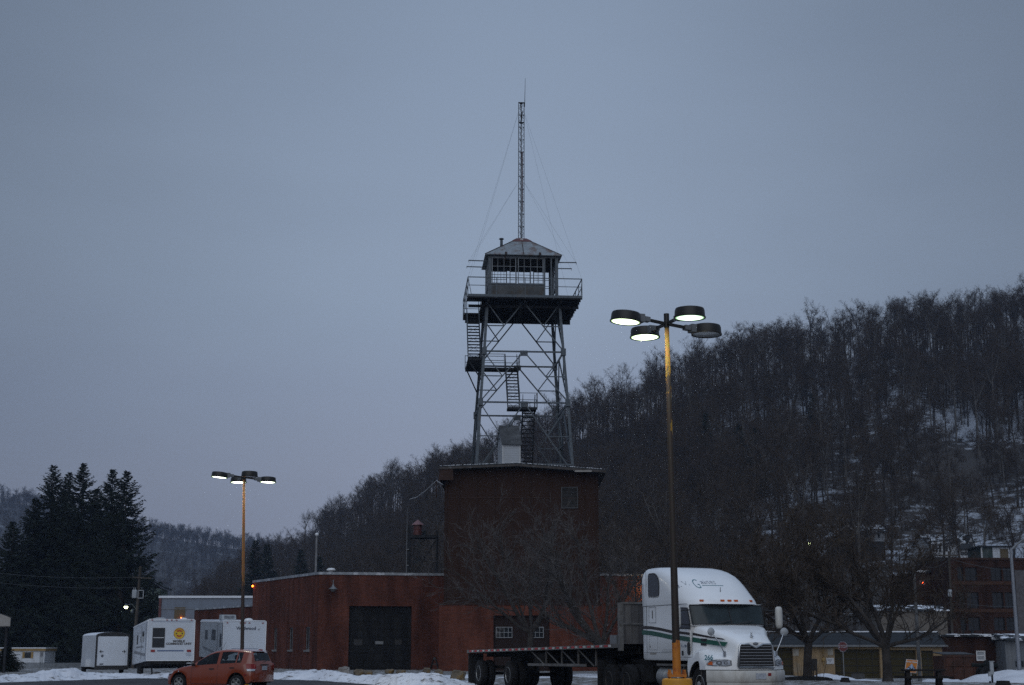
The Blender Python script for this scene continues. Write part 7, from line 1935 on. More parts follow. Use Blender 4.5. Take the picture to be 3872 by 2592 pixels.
# ------------------------------------------------------------------ boulders along the snow
def boulder(px, py, wpx, hpx, seed, mat, label):
    p = G(px, py); sc = p.y / F; rg = random.Random(seed)
    m = MB(); m.smooth = False; c = Vector((0, 0, hpx * sc * .38)); rx, rz_ = wpx * sc / 2, hpx * sc * .64
    n, k = 14, 9; vs = []
    for i in range(k + 1):
        t = math.pi * i / k
        for j in range(n):
            a = 2 * math.pi * j / n; d = Vector((math.sin(t) * math.cos(a), math.sin(t) * math.sin(a), -math.cos(t)))
            e = Vector([math.copysign(abs(q) ** .62, q) for q in d]); e *= 1 + .32 * noise.noise(d * 1.4 + Vector((seed * 7.1, 0, 0))) + .12 * noise.noise(d * 4 + Vector((0, seed * 3.3, 0)))
            vs.append(c + Vector((e.x * rx, e.y * rx * .8, e.z * rz_)))
    m.add(vs, [(i * n + j, i * n + (j + 1) % n, (i + 1) * n + (j + 1) % n, (i + 1) * n + j) for i in range(k) for j in range(n)])
    o = m.build('boulder', mat); o.location = p; o.rotation_euler = (0, 0, rg.uniform(-.4, .4))
    return tag(o, label, 'boulder', 'boulders before the brick garage')
for q in ((1302, 2550, 44, 25, 1, M_rock_g, 'largest pale grey boulder, by the edge of the dark garage door'), (1357, 2556, 37, 24, 2, M_rock, 'tan boulder just beside the large pale grey one'), (1391, 2556, 36, 19, 3, M_rock, 'low tan boulder, second from the large pale grey one'),
          (1473, 2548, 33, 16, 4, M_rock, 'small square tan boulder before the middle of the garage door'), (1517, 2548, 38, 14, 5, M_rock, 'flat tan boulder before the far half of the garage door'), (1613, 2546, 28, 19, 6, M_rock, 'rounded tan boulder near the black trestle'),
          (1657, 2558, 34, 24, 7, M_rock, 'rough dark tan boulder below the tower block corner'), (1731, 2571, 52, 33, 8, M_rock, 'big mossy tan boulder beside the trailer mudflap'), (1220, 2541, 16, 9, 9, M_rock_g, 'smallest grey boulder, by the corner of the brick garage')): boulder(*q)
p = G(1643, 2536); ts = thing('trestle', 'black folded trestle standing at the inner corner of the brick garage', 'trestle', p)
m = MB()
for sx in (-1, 1):
    for sy in (-1, 1): m.bar((sx * .06, sy * .1, .78), (sx * .30, sy * .22, 0), .07)
m.box((0, 0, .42), (.34, .24, .06)); m.build('legs', M_black, ts)
m = MB(); m.box((0, 0, .78), (.2, .34, .10)); m.ball((0, 0, .82), (.14, .18, .07)); m.build('top', M_black, ts)

# ------------------------------------------------------------------ right-hand side
GY = 92.0
a, b = W(2900, 2438, GY), W(3562, 2452, GY + 1.5)
cg = thing('cream_garage', 'long low cream garage with grey shingled upper wall and olive sectional doors', 'garage', (a.x, GY, -.35))
zb_ = -.42; zt0 = W(3200, 2443, GY).z
dirg = (Vector((b.x, b.y, 0)) - Vector((a.x, a.y, 0))).normalized()
fs = lambda px: along(Vector((a.x, a.y, .6)), dirg, px)
hs = [(fs(x0), fs(x1), zb_, W(x0, y, GY).z) for x0, x1, y in ((2930, 3000, 2451), (3157, 3328, 2456), (3337, 3466, 2459), (3485, 3531, 2461))]
m = mbw(cg); P_ = wall(m, a, b, zb_, zt0, hs, .25); shell(m, [a, b, b + Vector((0, 8, 0)), a + Vector((0, 8, 0))], zb_, zt0, skip=(0,)); m.build('wall', M_cream, cg)
for h in hs:
    m = mbw(cg); m.face(P_(h[0], zb_, .2), P_(h[1], zb_, .2), P_(h[1], h[3], .2), P_(h[0], h[3], .2)); go_ = m.build('garage_door', M_odoor, cg)
    m = mbw(cg); nx = max(1, int((h[1] - h[0]) / 1.0)); s = h[0] + .5
    while s < h[1]: m.bar(P_(s, zb_, .185), P_(s, h[3], .185), .05, .025); s += 1.0
    z = zb_ + .42
    while z < h[3]: m.bar(P_(h[0], z, .186), P_(h[1], z, .186), .03, .04); z += .42
    m.build('door_ribs', M_black, go_)
m = mbw(cg); zr1 = W(3200, 2390, GY + .8).z
m.add([P_(-.2, zt0 + .02, -.30), P_((b - a).length + .2, zt0 + .02, -.30), P_((b - a).length + .1, zr1, .8), P_(-.1, zr1, .8), P_((b - a).length + .2, zt0 + .02, .1), P_(-.2, zt0 + .02, .1)], [(0, 1, 2, 3), (1, 4, 2), (0, 3, 5), (0, 5, 4, 1)]); m.build('mansard', M_shingle, cg)
m = mbw(cg); m.bar(P_(-.25, zt0 + .0, -.32), P_((b - a).length + .25, zt0, -.32), .10, .11); m.build('gutter', M_lamp_g, cg)
m = mbw(cg); m.bar(P_(-.1, zr1 + .02, .9), P_((b - a).length + .1, zr1 + .02, .9), .35, .07); top_face(m, [P_(0, 0, .7), P_((b - a).length, 0, .7), P_((b - a).length, 0, 8), P_(0, 0, 8)], zr1 - .02); m.build('roof_snow', M_snow_t, cg)
nb_ = quad_part(cg, P_, fs, 3125, 3153, 2489, 2512, GY, 'notice_board', M_signwhite)
for i, tx in enumerate(('NO PARKING', 'IN FRONT', 'OF DOOR')[:0]): pass
m = mbw(cg)
for k, (w0_, dz) in enumerate(((.32, .09), (.26, .03), (.14, -.05))):
    q = P_((fs(3125) + fs(3153)) / 2 - .02, (W(3140, 2500, GY).z) + dz, -.034); m.bar(q - dirg * w0_ / 2, q + dirg * w0_ / 2, .006, .022)
m.build('lettering', M_decal, nb_)
m = mbw(cg); q = P_(fs(3112), W(3112, 2496, GY).z, -.12); m.smooth = True; m.ball(q, (.11, .1, .15)); m.bar(q + Vector((0, 0, -.1)), q + Vector((0, 0, -.35)), .06); m.bar(q + Vector((0, 0, .1)), q + Vector((0, .08, 1.0)), .05); m.build('gas_meter', M_shutter, cg)
m = mbw(cg); q = P_(fs(3010), W(3010, 2468, GY).z, -.01); m.box(q, (.38, .02, .42)); q2 = P_(fs(3141), W(3141, 2465, GY).z, -.01); m.box(q2, (.34, .02, .42)); m.build('paint_patch', pm('paint_patch', (0.33, 0.31, 0.27), .8), cg)
# small brick building, grey building, skip
a2_, b2_ = W(3556, 2410, 94), W(3797, 2406, 95); a2_.z = 0
sb = thing('brick_workshop', 'low dark red brick workshop with a small white window and snowy roof edge', 'building', (a2_.x, 94, -.4))
zt0 = W(3680, 2408, 94).z; d_ = (v2(b2_) - v2(a2_)).normalized(); fs2 = lambda px: along(Vector((a2_.x, 94, 1)), d_, px)
wz0, wz1 = W(3710, 2500, 94).z, W(3710, 2461, 94).z
m = mbw(sb); P_ = wall(m, a2_, b2_, -.45, zt0, [(fs2(3692), fs2(3727), wz0, wz1)], .2); shell(m, [a2_, b2_, b2_ + Vector((0, 9, 0)), a2_ + Vector((0, 9, 0))], -.45, zt0, skip=(0,)); m.build('wall', M_brick_d, sb)
window_part(sb, P_, fs2(3692), fs2(3727), wz0, wz1, .02, 1, 2, M_white, M_grey_box, .07, .05)
m = mbw(sb); m.prism([P_(-.2, zt0 + .002, -.3), P_((b2_ - a2_).length, zt0 + .002, -.3), P_((b2_ - a2_).length, zt0 + .12, -.3), P_(-.2, zt0 + .12, -.3)], (0, 9, 0)); fix_normals(m.build('roof', M_roofsnow, sb))
m = mbw(sb); rg = random.Random(8)
for k in range(16): s = rg.uniform(0, (b2_ - a2_).length - .9); m.box(P_(s + .4, zt0 + .14, -.15), (rg.uniform(.2, .8), .3, rg.uniform(.03, .07)))
m.build('roof_snow', M_snow_t, sb)
m = mbw(sb); q = P_(fs2(3725), zt0, 2.5); m.tube(q, q + Vector((0, 0, 1.1)), .07); m.lathe([(.16, 1.1), (.16, 1.16), (0, 1.3)], 10, q); q = P_(fs2(3745), zt0, 2.0); m.tube(q, q + Vector((0, 0, .5)), .1); m.build('vent_pipe', M_steel_d, sb)
a3_, b3_ = W(3799, 2425, 93), W(4000, 2425, 93.5)
gb = thing('grey_workshop', 'pale grey sheet-walled workshop with snow on its low roof, behind the bent-arm light pole', 'building', (a3_.x, 93, -.4)); zt0 = W(3830, 2424, 93).z; d3 = (v2(b3_) - v2(a3_)).normalized(); fs3 = lambda px: along(Vector((a3_.x, 93, 1)), d3, px)
m = mbw(gb); P_ = wall(m, a3_, b3_, -.45, zt0); shell(m, [a3_, b3_, b3_ + Vector((0, 9, 0)), a3_ + Vector((0, 9, 0))], -.45, zt0, skip=(0,)); m.build('wall', siding_mat('pale_grey_sheet', (0.13, 0.145, 0.165), pitch=.3, vertical=True, rough=.6), gb)
m = mbw(gb); m.prism([P_(-.1, zt0 + .004, -.35), P_(9, zt0 + .004, -.35), P_(9, zt0 + .35, 1.5), P_(-.1, zt0 + .35, 1.5)], (0, .0, .10)); m.prism([P_(-.1, zt0 + .004, 1.51), P_(9, zt0 + .004, 1.51), P_(9, zt0 + .36, 1.51), P_(-.1, zt0 + .36, 1.51)], (0, 7, 0)); fix_normals(m.build('roof', M_roofsnow, gb))
w = quad_part(gb, P_, fs3, 3838, 3868, 2500, 2522, 93, 'window', M_glass_d); quad_part(gb, P_, fs3, 3838, 3868, 2530, 2552, 93, 'panel', M_grey_box)
p = dp(3622, 84); sk = thing('steel_skip', 'rusty brown steel skip against the brick workshop', 'skip', (p.x, 84, p.z), .03)
ww = 116 * 84 / F; hh = W(3622, 2481, 84).z - p.z
m = MB(); m.loft([[(-ww / 2, 0, .12), (ww / 2, 0, .12), (ww / 2, 1.8, .12), (-ww / 2, 1.8, .12)], [(-ww / 2, -.05, hh), (ww / 2, -.05, hh), (ww / 2, 1.85, hh), (-ww / 2, 1.85, hh)]], closed=True); m.face((-ww / 2, 0, .12), (ww / 2, 0, .12), (ww / 2, 1.8, .12), (-ww / 2, 1.8, .12)); m.build('body', M_rustbox, sk)
m = MB()
for x in (-ww / 2 + .03, -ww / 6, ww / 6, ww / 2 - .03): m.box((x, -.06, hh / 2 + .06), (.07, .06, hh - .15))
m.box((0, -.06, hh), (ww + .1, .08, .10)); m.box((0, -.06, hh * .62), (ww, .05, .05)); m.box((0, .9, .06), (ww - .2, 1.6, .115)); m.build('ribs', M_rustbox, sk)
m = MB(); m.prism([(-ww / 2 - .02, -.06, hh + .05), (ww / 2 + .02, -.06, hh + .05), (ww / 2 + .02, 1.86, hh + .16), (-ww / 2 - .02, 1.86, hh + .16)], (0, 0, .05)); m.build('lid', M_black, sk)
# three-storey brick building and its neighbours
BY = 130
a4, b4 = W(3588, 2117, BY), W(4050, 2104, BY + 1)
bb = thing('brick_factory', 'dark red brick three-storey building with wide window bays below the hillside houses', 'building', (a4.x, BY, -.4)); zt0 = a4.z; d4 = (v2(b4) - v2(a4)).normalized(); fs4 = lambda px: along(Vector((a4.x, BY, 6)), d4, px)
hs = []
for y0, y1 in ((2146, 2196), (2240, 2300), (2335, 2385)):
    z0_, z1_ = W(3700, y1, BY).z, W(3700, y0, BY).z
    for x0, x1 in ((3626, 3647), (3655, 3700), (3752, 3793), (3799, 3832), (3880, 3920)): hs.append((fs4(x0), fs4(x1), z0_, z1_))
m = mbw(bb); P_ = wall(m, a4, b4, -.5, zt0, hs, .3); shell(m, [a4, b4, b4 + Vector((0, 14, 0)), a4 + Vector((0, 14, 0))], -.5, zt0, skip=(0,)); top_face(m, [a4, b4, b4 + Vector((0, 14, 0)), a4 + Vector((0, 14, 0))], zt0 - .3); m.build('wall', M_brick_d, bb)
for h in hs: window_part(bb, P_, h[0], h[1], h[2], h[3], .15, 2, 3, M_steel_d, M_glass_d, .05, .04)
m = mbw(bb); m.prism([P_(-.05, zt0 + .002, -.08), P_((b4 - a4).length, zt0 + .002, -.08), P_((b4 - a4).length, zt0 + .18, -.08), P_(-.05, zt0 + .18, -.08)], (0, .5, 0)); fix_normals(m.build('coping', M_clad_trim, bb))
m = mbw(bb)
for y in (2205, 2310): z = W(3700, y, BY).z; m.bar(P_(.1, z, -.03), P_((b4 - a4).length, z, -.03), .058, .3)
m.build('string_course', pm('brown_band', (0.060, 0.032, 0.022), .85, var=.3), bb)
m = mbw(bb); s = fs4(3862); m.prism([P_(s - .5, .0, -.12), P_(s + .7, 0, -.12), P_(s + .7, zt0 - .9, -.12), P_(s - .5, zt0 - .9, -.12)], (0, .115, 0)); fix_normals(m.build('pilaster', pm('pale_pilaster', (0.105, 0.10, 0.105), .8, var=.2), bb))
a5, b5 = W(3455, 2166, 136), W(3590, 2158, 136)
rb = thing('red_brick_house', 'dark red brick building with snow along its eaves, beside the three-storey one', 'building', (a5.x, 136, -.4)); m = mbw(rb); P_ = wall(m, a5, b5, -.5, a5.z); shell(m, [a5, b5, b5 + Vector((0, 9, 0)), a5 + Vector((0, 9, 0))], -.5, a5.z, skip=(0,)); m.build('wall', M_brick_d, rb)
m = mbw(rb); m.prism([P_(-.2, a5.z + .003, -.3), P_((b5 - a5).length + .0, a5.z + .003, -.3), P_((b5 - a5).length, a5.z + .2, -.3), P_(-.2, a5.z + .2, -.3)], (0, 9, 0)); fix_normals(m.build('roof', M_roofsnow, rb))
fs5 = lambda px: W(px, 2250, 136).x - a5.x
quad_part(rb, P_, fs5, 3530, 3548, 2225, 2262, 136, 'window', M_glass_d); quad_part(rb, P_, fs5, 3478, 3500, 2195, 2212, 136, 'lamp_board', M_lamp_g)
q = W(3490, 2205, 135.8); m = mbw(rb); m.smooth = True; m.ball(q, .06); m.build('red_lamp', M_lit_red, rb)
a6, b6 = W(3330, 2312, 120), W(3580, 2318, 120); tb = thing('beige_shed', 'low beige shed half hidden behind the twigs of the big spreading tree', 'building', (a6.x, 120, -.4)); m = mbw(tb); P_ = wall(m, a6, b6, -.5, a6.z); shell(m, [a6, b6, b6 + Vector((0, 6, 0)), a6 + Vector((0, 6, 0))], -.5, a6.z, skip=(0,)); m.build('wall', pm('beige_wall', (0.15, 0.135, 0.12), .85, var=.25, scale=1), tb)
m = mbw(tb); m.prism([P_(-.2, a6.z + .003, -.2), P_((b6 - a6).length + .2, a6.z + .003, -.2), P_((b6 - a6).length + .2, a6.z + .5, 3), P_(-.2, a6.z + .5, 3)], (0, 0, .08)); fix_normals(m.build('roof', M_roofsnow, tb))

# houses on the slope
def foot(px, Y): 
    x = W(px, 2100, Y).x; return min(hill_z(x, Y), hill_z(x, Y + 8)) - .6
M_found = pm('dark_foundation', (0.045, 0.042, 0.040), .9, var=.3)
def gable_house(name, label, x0, x1, ye, yr, Y, depth, wm, rm, front=False, ybase=None):
    a, b = W(x0, ye, Y), W(x1, ye, Y); zf_ = foot((x0 + x1) / 2, Y); zb_ = max(zf_, W(x0, ybase, Y).z); h = thing(name, label, 'house', (a.x, Y, zf_))
    if zb_ > zf_ + .05:
        m = mbw(h); m.box2((a.x + .06, Y + .06, zf_), (b.x - .06, Y + depth - .06, zb_ - .003)); m.build('foundation', M_found, h)
    zr = W(x0, yr, Y + depth / 2 if not front else Y).z
    m = mbw(h); P_ = wall(m, a, b, zb_, a.z); shell(m, [a, b, b + Vector((0, depth, 0)), a + Vector((0, depth, 0))], zb_, a.z, skip=(0,))
    dv_ = Vector((0, depth, 0))
    if front: mid = (a + b) / 2; mid.z = zr; m.face(a, Vector((b.x, b.y, a.z)), mid); m.build('wall', wm, h); m = mbw(h); ov = Vector((0, -.4, 0)); dd2 = Vector((0, depth + .8, 0)); ea = a + Vector((-.4, 0, -.2)) + ov; eb = Vector((b.x + .4, b.y, a.z - .2)) + ov; md = mid + ov + Vector((0, 0, .05))
    else:
        for s in (a, Vector((b.x, b.y, a.z))): q = s + dv_ / 2; q.z = zr; m.face(s, q, s + dv_)
        m.build('wall', wm, h); m = mbw(h)
    if front:
        for e in (ea, eb): m.prism([e, md, md + Vector((0, 0, .18)), e + Vector((0, 0, .18))], dd2)
    else:
        e0 = a + Vector((-.4, -.4, -.15)); L_ = Vector((b.x - a.x + .8, 0, 0)); r0 = Vector((a.x - .4, Y + depth / 2, zr)); e1 = a + Vector((-.4, depth + .4, -.15))
        for e in (e0, e1): m.prism([e, r0, r0 + Vector((0, 0, .18)), e + Vector((0, 0, .18))], L_)
    fix_normals(m.build('roof', rm, h))
    fsx = lambda px: W(px, ye, Y).x - a.x
    return h, P_, fsx
hv, P_, fsx = gable_house('white_house', 'white frame house with a pointed dormer and patchy snow on its dark roof', 3518, 3680, 2053, 2026, 198, 8, M_house_w, M_roofsnow, False, 2108)
for x0, x1, y0, y1 in ((3524, 3533, 2062, 2086), (3535, 3544, 2062, 2088), (3549, 3558, 2062, 2088), (3573, 3582, 2064, 2086), (3587, 3592, 2063, 2080), (3622, 3630, 2063, 2082)): quad_part(hv, P_, fsx, x0, x1, y0, y1, 198, 'window', M_glass_d)
m = mbw(hv); t0 = W(3604, 2051, 197.6); t1 = W(3636, 2051, 197.6); tp = W(3619, 2021, 199); m.add([t0, t1, t1 + Vector((0, 3, 0)), t0 + Vector((0, 3, 0)), tp], [(0, 1, 4), (1, 2, 4), (2, 3, 4), (3, 0, 4)]); m.build('dormer_roof', M_roofdark, hv)
m = mbw(hv); m.face(W(3615, 2035, 197.7), W(3626, 2035, 197.7), W(3619.5, 2023, 198.6)); m.build('roof_snow', M_snow_t, hv)
g0, g1, gt = W(3652, 2072, 197), W(3688, 2074, 197), W(3671, 2029, 197); m = mbw(hv); m.add([g0, g1, gt], [(0, 1, 2)]); m.add([g0, gt, gt + Vector((0, 4, 0)), g0 + Vector((0, 4, 0)), g1, g1 + Vector((0, 4, 0))], [(0, 1, 2, 3), (1, 4, 5, 2)]); gw = m.build('gable', M_house_w, hv)
m = mbw(hv); 
for e in (g0, g1): m.prism([e + Vector((0, -.2, 0)), gt + Vector((0, -.2, 0)), gt + Vector((0, -.2, .3)), e + Vector((0, -.2, .3))], (0, 4.4, 0))
m.build('gable_roof', M_roofdark, hv)
m = mbw(hv); m.box((W(3672, 2057, 196.9).x, 196.9, W(3672, 2057, 196.9).z), (.5, .08, .6)); m.build('window', M_glass_d, hv)
q0, q1 = W(3628, 2081, 195.4), W(3692, 2079, 195.4); zf_ = foot(3660, 195); m = mbw(hv); m.box2((q0.x, 195.4, zf_), (q1.x, 196.9, q0.z)); pw = m.build('porch', M_house_w, hv)
m = mbw(hv); m.prism([(q0.x - .3, 195.1, q0.z), (q1.x + .3, 195.1, q0.z), (q1.x - .6, 196.9, q0.z + .9), (q0.x + .9, 196.9, q0.z + .9)], (0, .02, .1)); m.build('porch_roof', M_roofdark, hv)
m = mbw(hv)
for x in (3636, 3642, 3648, 3654, 3660, 3678, 3685): c_ = W(x, 2094, 195.35); m.box(c_, (.16 if x < 3670 else .2, .08, .45))
m.build('porch_window', M_glass_d, hv)
a7, b7 = W(3708, 2070, 172), W(3822, 2070, 172); zf_ = min(foot(3765, 172), W(3765, 2125, 172).z)
gs = thing('green_and_white_shed', 'flat-roofed shed, half dark green and half white, above the brick factory roof', 'shed', (a7.x, 172, zf_)); xm = W(3752, 2070, 172).x
m = mbw(gs); m.box2((a7.x, 172, zf_), (xm, 177, a7.z)); m.build('green_wall', M_darkgreen, gs); m = mbw(gs); m.box2((xm + .003, 171.99, zf_), (b7.x, 177, a7.z - .003)); m.build('white_wall', M_house_w, gs)
m = mbw(gs); m.box2((a7.x - .3, 171.7, a7.z + .002), (b7.x + .3, 177.3, a7.z + .16)); m.build('roof', M_roofdark, gs)
m = mbw(gs); d0, d1 = W(3784, 2110, 171.9), W(3812, 2077, 171.9); m.box2((d0.x, 171.93, d0.z), (d1.x, 171.985, d1.z)); m.build('door', M_house_y, gs); m = mbw(gs); m.box2((a7.x - .02, 171.93, zf_), (a7.x + .15, 171.995, a7.z - .003)); m.build('corner_board', M_white_w, gs)
ht, P_, fsx = gable_house('tan_house', 'tan frame house with a snowy roof among the trees, near the small far lamp', 3168, 3236, 2022, 1990, 205, 8, M_house_y, M_roofsnow, True, 2066)
for x0, x1, y0, y1 in ((3182, 3190, 2030, 2046), (3208, 3216, 2030, 2046), (3197, 3204, 2003, 2014)): quad_part(ht, P_, fsx, x0, x1, y0, y1, 205, 'window', M_glass_d)
M_house_g = siding_mat('grey_house_siding', (0.27, 0.29, 0.32), pitch=0.25, rough=0.7)
hw_, P_, fsx = gable_house('grey_white_house', 'pale grey house seen through the crown of the big spreading tree', 3262, 3345, 2010, 1990, 208, 8, M_house_g, M_roofsnow, False, 2048)
for x0, x1, y0, y1 in ((3272, 3280, 2016, 2032), (3290, 3303, 2012, 2026), (3318, 3326, 2018, 2034)): quad_part(hw_, P_, fsx, x0, x1, y0, y1, 208, 'window', M_glass_d)
q = W(3060, 2056, 190); zf_ = hill_z(q.x, 190); fl = thing('hillside_lamp', 'small bright greenish lamp on a thin post among the trees above the truck bonnet', 'street lamp', (q.x, 190, zf_ - .3)); m = MB(); m.tube((0, .2, 0), (0, .2, q.z - zf_ + .6), .07, n=6); m.bar((0, .2, q.z - zf_ + .55), (0, -.1, q.z - zf_ + .5), .06); m.build('post', M_utility, fl); m = MB(); m.smooth = True; m.ball((0, -.1, q.z - zf_ + .3), .15); m.build('bulb', M_lit_far, fl)

# poles and wires on the right
def upole(px0, py0, px1, py1, Y, r, label, mat):
    p0 = W(px0, py0, Y); p1 = W(px1, py1, Y); z = gz(p0.x, Y); d = (p1 - p0) * ((p1.z - z) / (p1.z - p0.z)); b = p1 - d
    t = thing('utility_pole', label, 'utility pole', b); m = MB(); m.smooth = True; m.path([(0, 0, -.2), d], [r, r * .75], 8, cap=True); m.build('pole', mat, t, auto=50); return t, d, b
M_upale = pm('weathered_pale_pole', (0.10, 0.102, 0.105), .8, var=.35, scale=2, stretch=(2, 2, .5))
u1, d1, b1 = upole(3478, 2558, 3452, 2100, 84, .11, 'pale weathered utility pole beside the big spreading tree', M_upale)
u2, d2, b2 = upole(3604, 2480, 3588, 2085, 98, .10, 'grey utility pole with a small transformer, at the corner of the three-storey building', M_utility)
m = MB(); m.smooth = True; q = d2 * ((W(3593, 2245, 98).z - b2.z) / d2.z); m.lathe([(0, -.22), (.13, -.22), (.14, .2), (.1, .25), (0, .26)], 12, q + Vector((-.1, -.2, 0))); m.build('transformer', M_grey_box, u2, auto=40)
for t_, d_ in ((u1, d1), (u2, d2)):
    m = MB(); m.bar(d_ * .965 + Vector((-.7, -.12, 0)), d_ * .965 + Vector((.7, -.12, 0)), .09); m.build('crossarm', M_utility, t_)
for k, (f, tx) in enumerate((( .96, 'upper'), (.62, 'lower'))):
    q0 = b1 + d1 * f; q1 = b2 + d2 * (f - .02); wt = thing('overhead_wire', tx + ' wire strung between the two utility poles near the three-storey building', 'wire', q0); m = MB(); v = q1 - q0
    m.path([v * t + Vector((0, 0, -.5 * 4 * t * (1 - t))) for t in [i / 8 for i in range(9)]], [.014] * 9, 4); q3 = W(4000, 2150 if k == 0 else 2270, 96) - q0; m.path([v.lerp(q3, t) + Vector((0, 0, -.4 * 4 * t * (1 - t))) for t in [i / 8 for i in range(9)]], [.014] * 9, 4); m.build('strand', M_wire, wt)
p0 = G(3857, 2568); p1 = W(3822, 2078, p0.y)
sl = thing('street_light_pole', 'pale grey steel street light pole with an upswept arm, rising from the clean snow heap', 'street lamp', p0)
m = MB(); m.smooth = True; d = p1 - p0; m.path([(0, 0, 0), d], [.105, .075], 14, cap=True); m.build('pole', pm('grey_lamp_pole', (0.21, 0.225, 0.255), .5, .2, var=.15), sl, auto=50)
m = MB(); m.smooth = True; a_ = W(3905, 2012, p0.y) - p0; m.path([d - Vector((0, 0, .05)), d.lerp(a_, .25) + Vector((0, 0, .0)), a_, a_ + Vector((1.0, 0, .45))], [.06, .055, .045, .04], 8); ar = m.build('arm', M_lamp_g, sl)
m = MB(); m.smooth = True; m.ball(a_ + Vector((1.4, 0, .5)), (.42, .16, .10)); m.build('lamp_head', M_lamp_g, ar)
# stop sign
p = dp(3187, 88); ss = thing('stop_sign', 'red octagonal stop sign on a thin post before the garage doors', 'sign', p); c_ = W(3187, 2446, 88) - Vector(p); R8 = .305
m = MB(); m.prism([c_ + Vector((R8 * math.cos(math.radians(22.5 + 45 * k)), 0, R8 * math.sin(math.radians(22.5 + 45 * k)))) for k in range(8)], (0, .012, 0)); so = m.build('sign_rim', M_fade, ss); m = MB(); m.prism([c_ + Vector((R8 * .94 * math.cos(math.radians(22.5 + 45 * k)), -.004, R8 * .94 * math.sin(math.radians(22.5 + 45 * k)))) for k in range(8)], (0, .003, 0)); fc = m.build('sign_face', M_signred, ss)
text_mesh('STOP', .255, pm('dull_white', (.30, .29, .31), .6), 'lettering', ss, frame_mat(c_ + Vector((0, -.008, 0)), (1, 0, 0), (0, 0, 1)), bold=.004, sx=.86, ext=.002)
m = MB(); m.bar((0, .03, 0), (0, .03, c_.z + .25), .035, .05); m.build('post', M_lamp_g, ss)
# orange sign on a stake
oY = 65.0; p = dp(3446, oY); og = thing('orange_sign', 'small tilted orange Now Open sign with a pale blue picture, by the picnic table', 'sign', p)
TLp, TRp, BLp, BRp = [W(x, y, oY) - Vector(p) for x, y in ((3427, 2493.5), (3471.5, 2497), (3420, 2543), (3462.5, 2545.5))]
SX = TRp - TLp; SZ = TLp - BLp
S = lambda u, v, k=0: BLp + SX * u + SZ * v + Vector((0, -k, 0))
m = MB(); m.prism([S(0, 0), S(1, 0), S(1, 1), S(0, 1)], (0, .02, 0)); sf = m.build('sign_edge', M_signwhite, og); fix_normals(sf)
m = MB(); m.prism([S(.04, .03, .004), S(.96, .03, .004), S(.96, .97, .004), S(.04, .97, .004)], (0, .003, 0)); fix_normals(m.build('sign_face', M_signorange, og))
m = MB(); m.prism([S(.12, .30, .008), S(.92, .30, .008), S(.52, .68, .008)], (0, .003, 0)); m.build('picture_ground', M_navy, og)
m = MB()
for q in ([(.36, .28), (.66, .28), (.60, .62), (.50, .70), (.42, .60)], [(.30, .46), (.42, .30), (.46, .34), (.36, .50)], [(.74, .48), (.62, .30), (.57, .33), (.68, .50)], [(.10, .18), (.50, .20), (.50, .33), (.30, .36), (.12, .32)], [(.52, .20), (.90, .18), (.90, .31), (.72, .35), (.52, .32)]): m.prism([S(u, v, .013) for u, v in q], (0, .003, 0))
m.build('picture', M_signblue, og)
m = MB(); m.prism([S(.10, .12, .009), S(.9, .12, .009), S(.86, .19, .009), S(.14, .19, .009)], (0, .003, 0)); m.build('picture_shade', M_decal, og)
text_mesh('Now Open', SX.length * .205, M_signwhite, 'lettering', og, frame_mat(S(.5, .83, .010), SX, SZ), bold=.003, ext=.002)
m = MB(); m.bar(S(.5, 0) + Vector((0, .03, .3)), Vector((0, .03, -.1)), .03); m.prism([S(.5, -.14) + Vector((-.02, 0, .05)), S(.5, -.14) + Vector((.02, 0, .05)), S(.5, -.24) + Vector((.09, 0, 0)), S(.5, -.24) + Vector((-.09, 0, 0))], (0, .02, 0)); m.build('stake', M_lamp_g, og)
# picnic table
p = dp(3484, 61.5); pt_ = thing('picnic_table', 'dark weathered wooden picnic table on the snow behind the orange sign', 'picnic table', (p.x, p.y, p.z), -.16)
m = MB()
for k in range(5): m.box((0, -.32 + .16 * k, .64), (1.7, .15, .07))
m.build('tabletop', M_picnic, pt_)
for y in (-.72, .72):
    m = MB(); m.box((0, y, .36), (2.2, .28, .07)); m.build('bench', M_picnic, pt_)
for x in (-.62, .62):
    for s in (-1, 1): m = MB(); m.bar((x, s * .25, .60), (x, s * .62, 0), .16, .09); m.build('leg', M_picnic, pt_)
    m = MB(); m.bar((x + .05, -.8, .31), (x + .05, .8, .31), .05, .09); m.bar((x + .05, -.36, .59), (x + .05, .36, .59), .05, .08); m.build('brace', M_picnic, pt_)
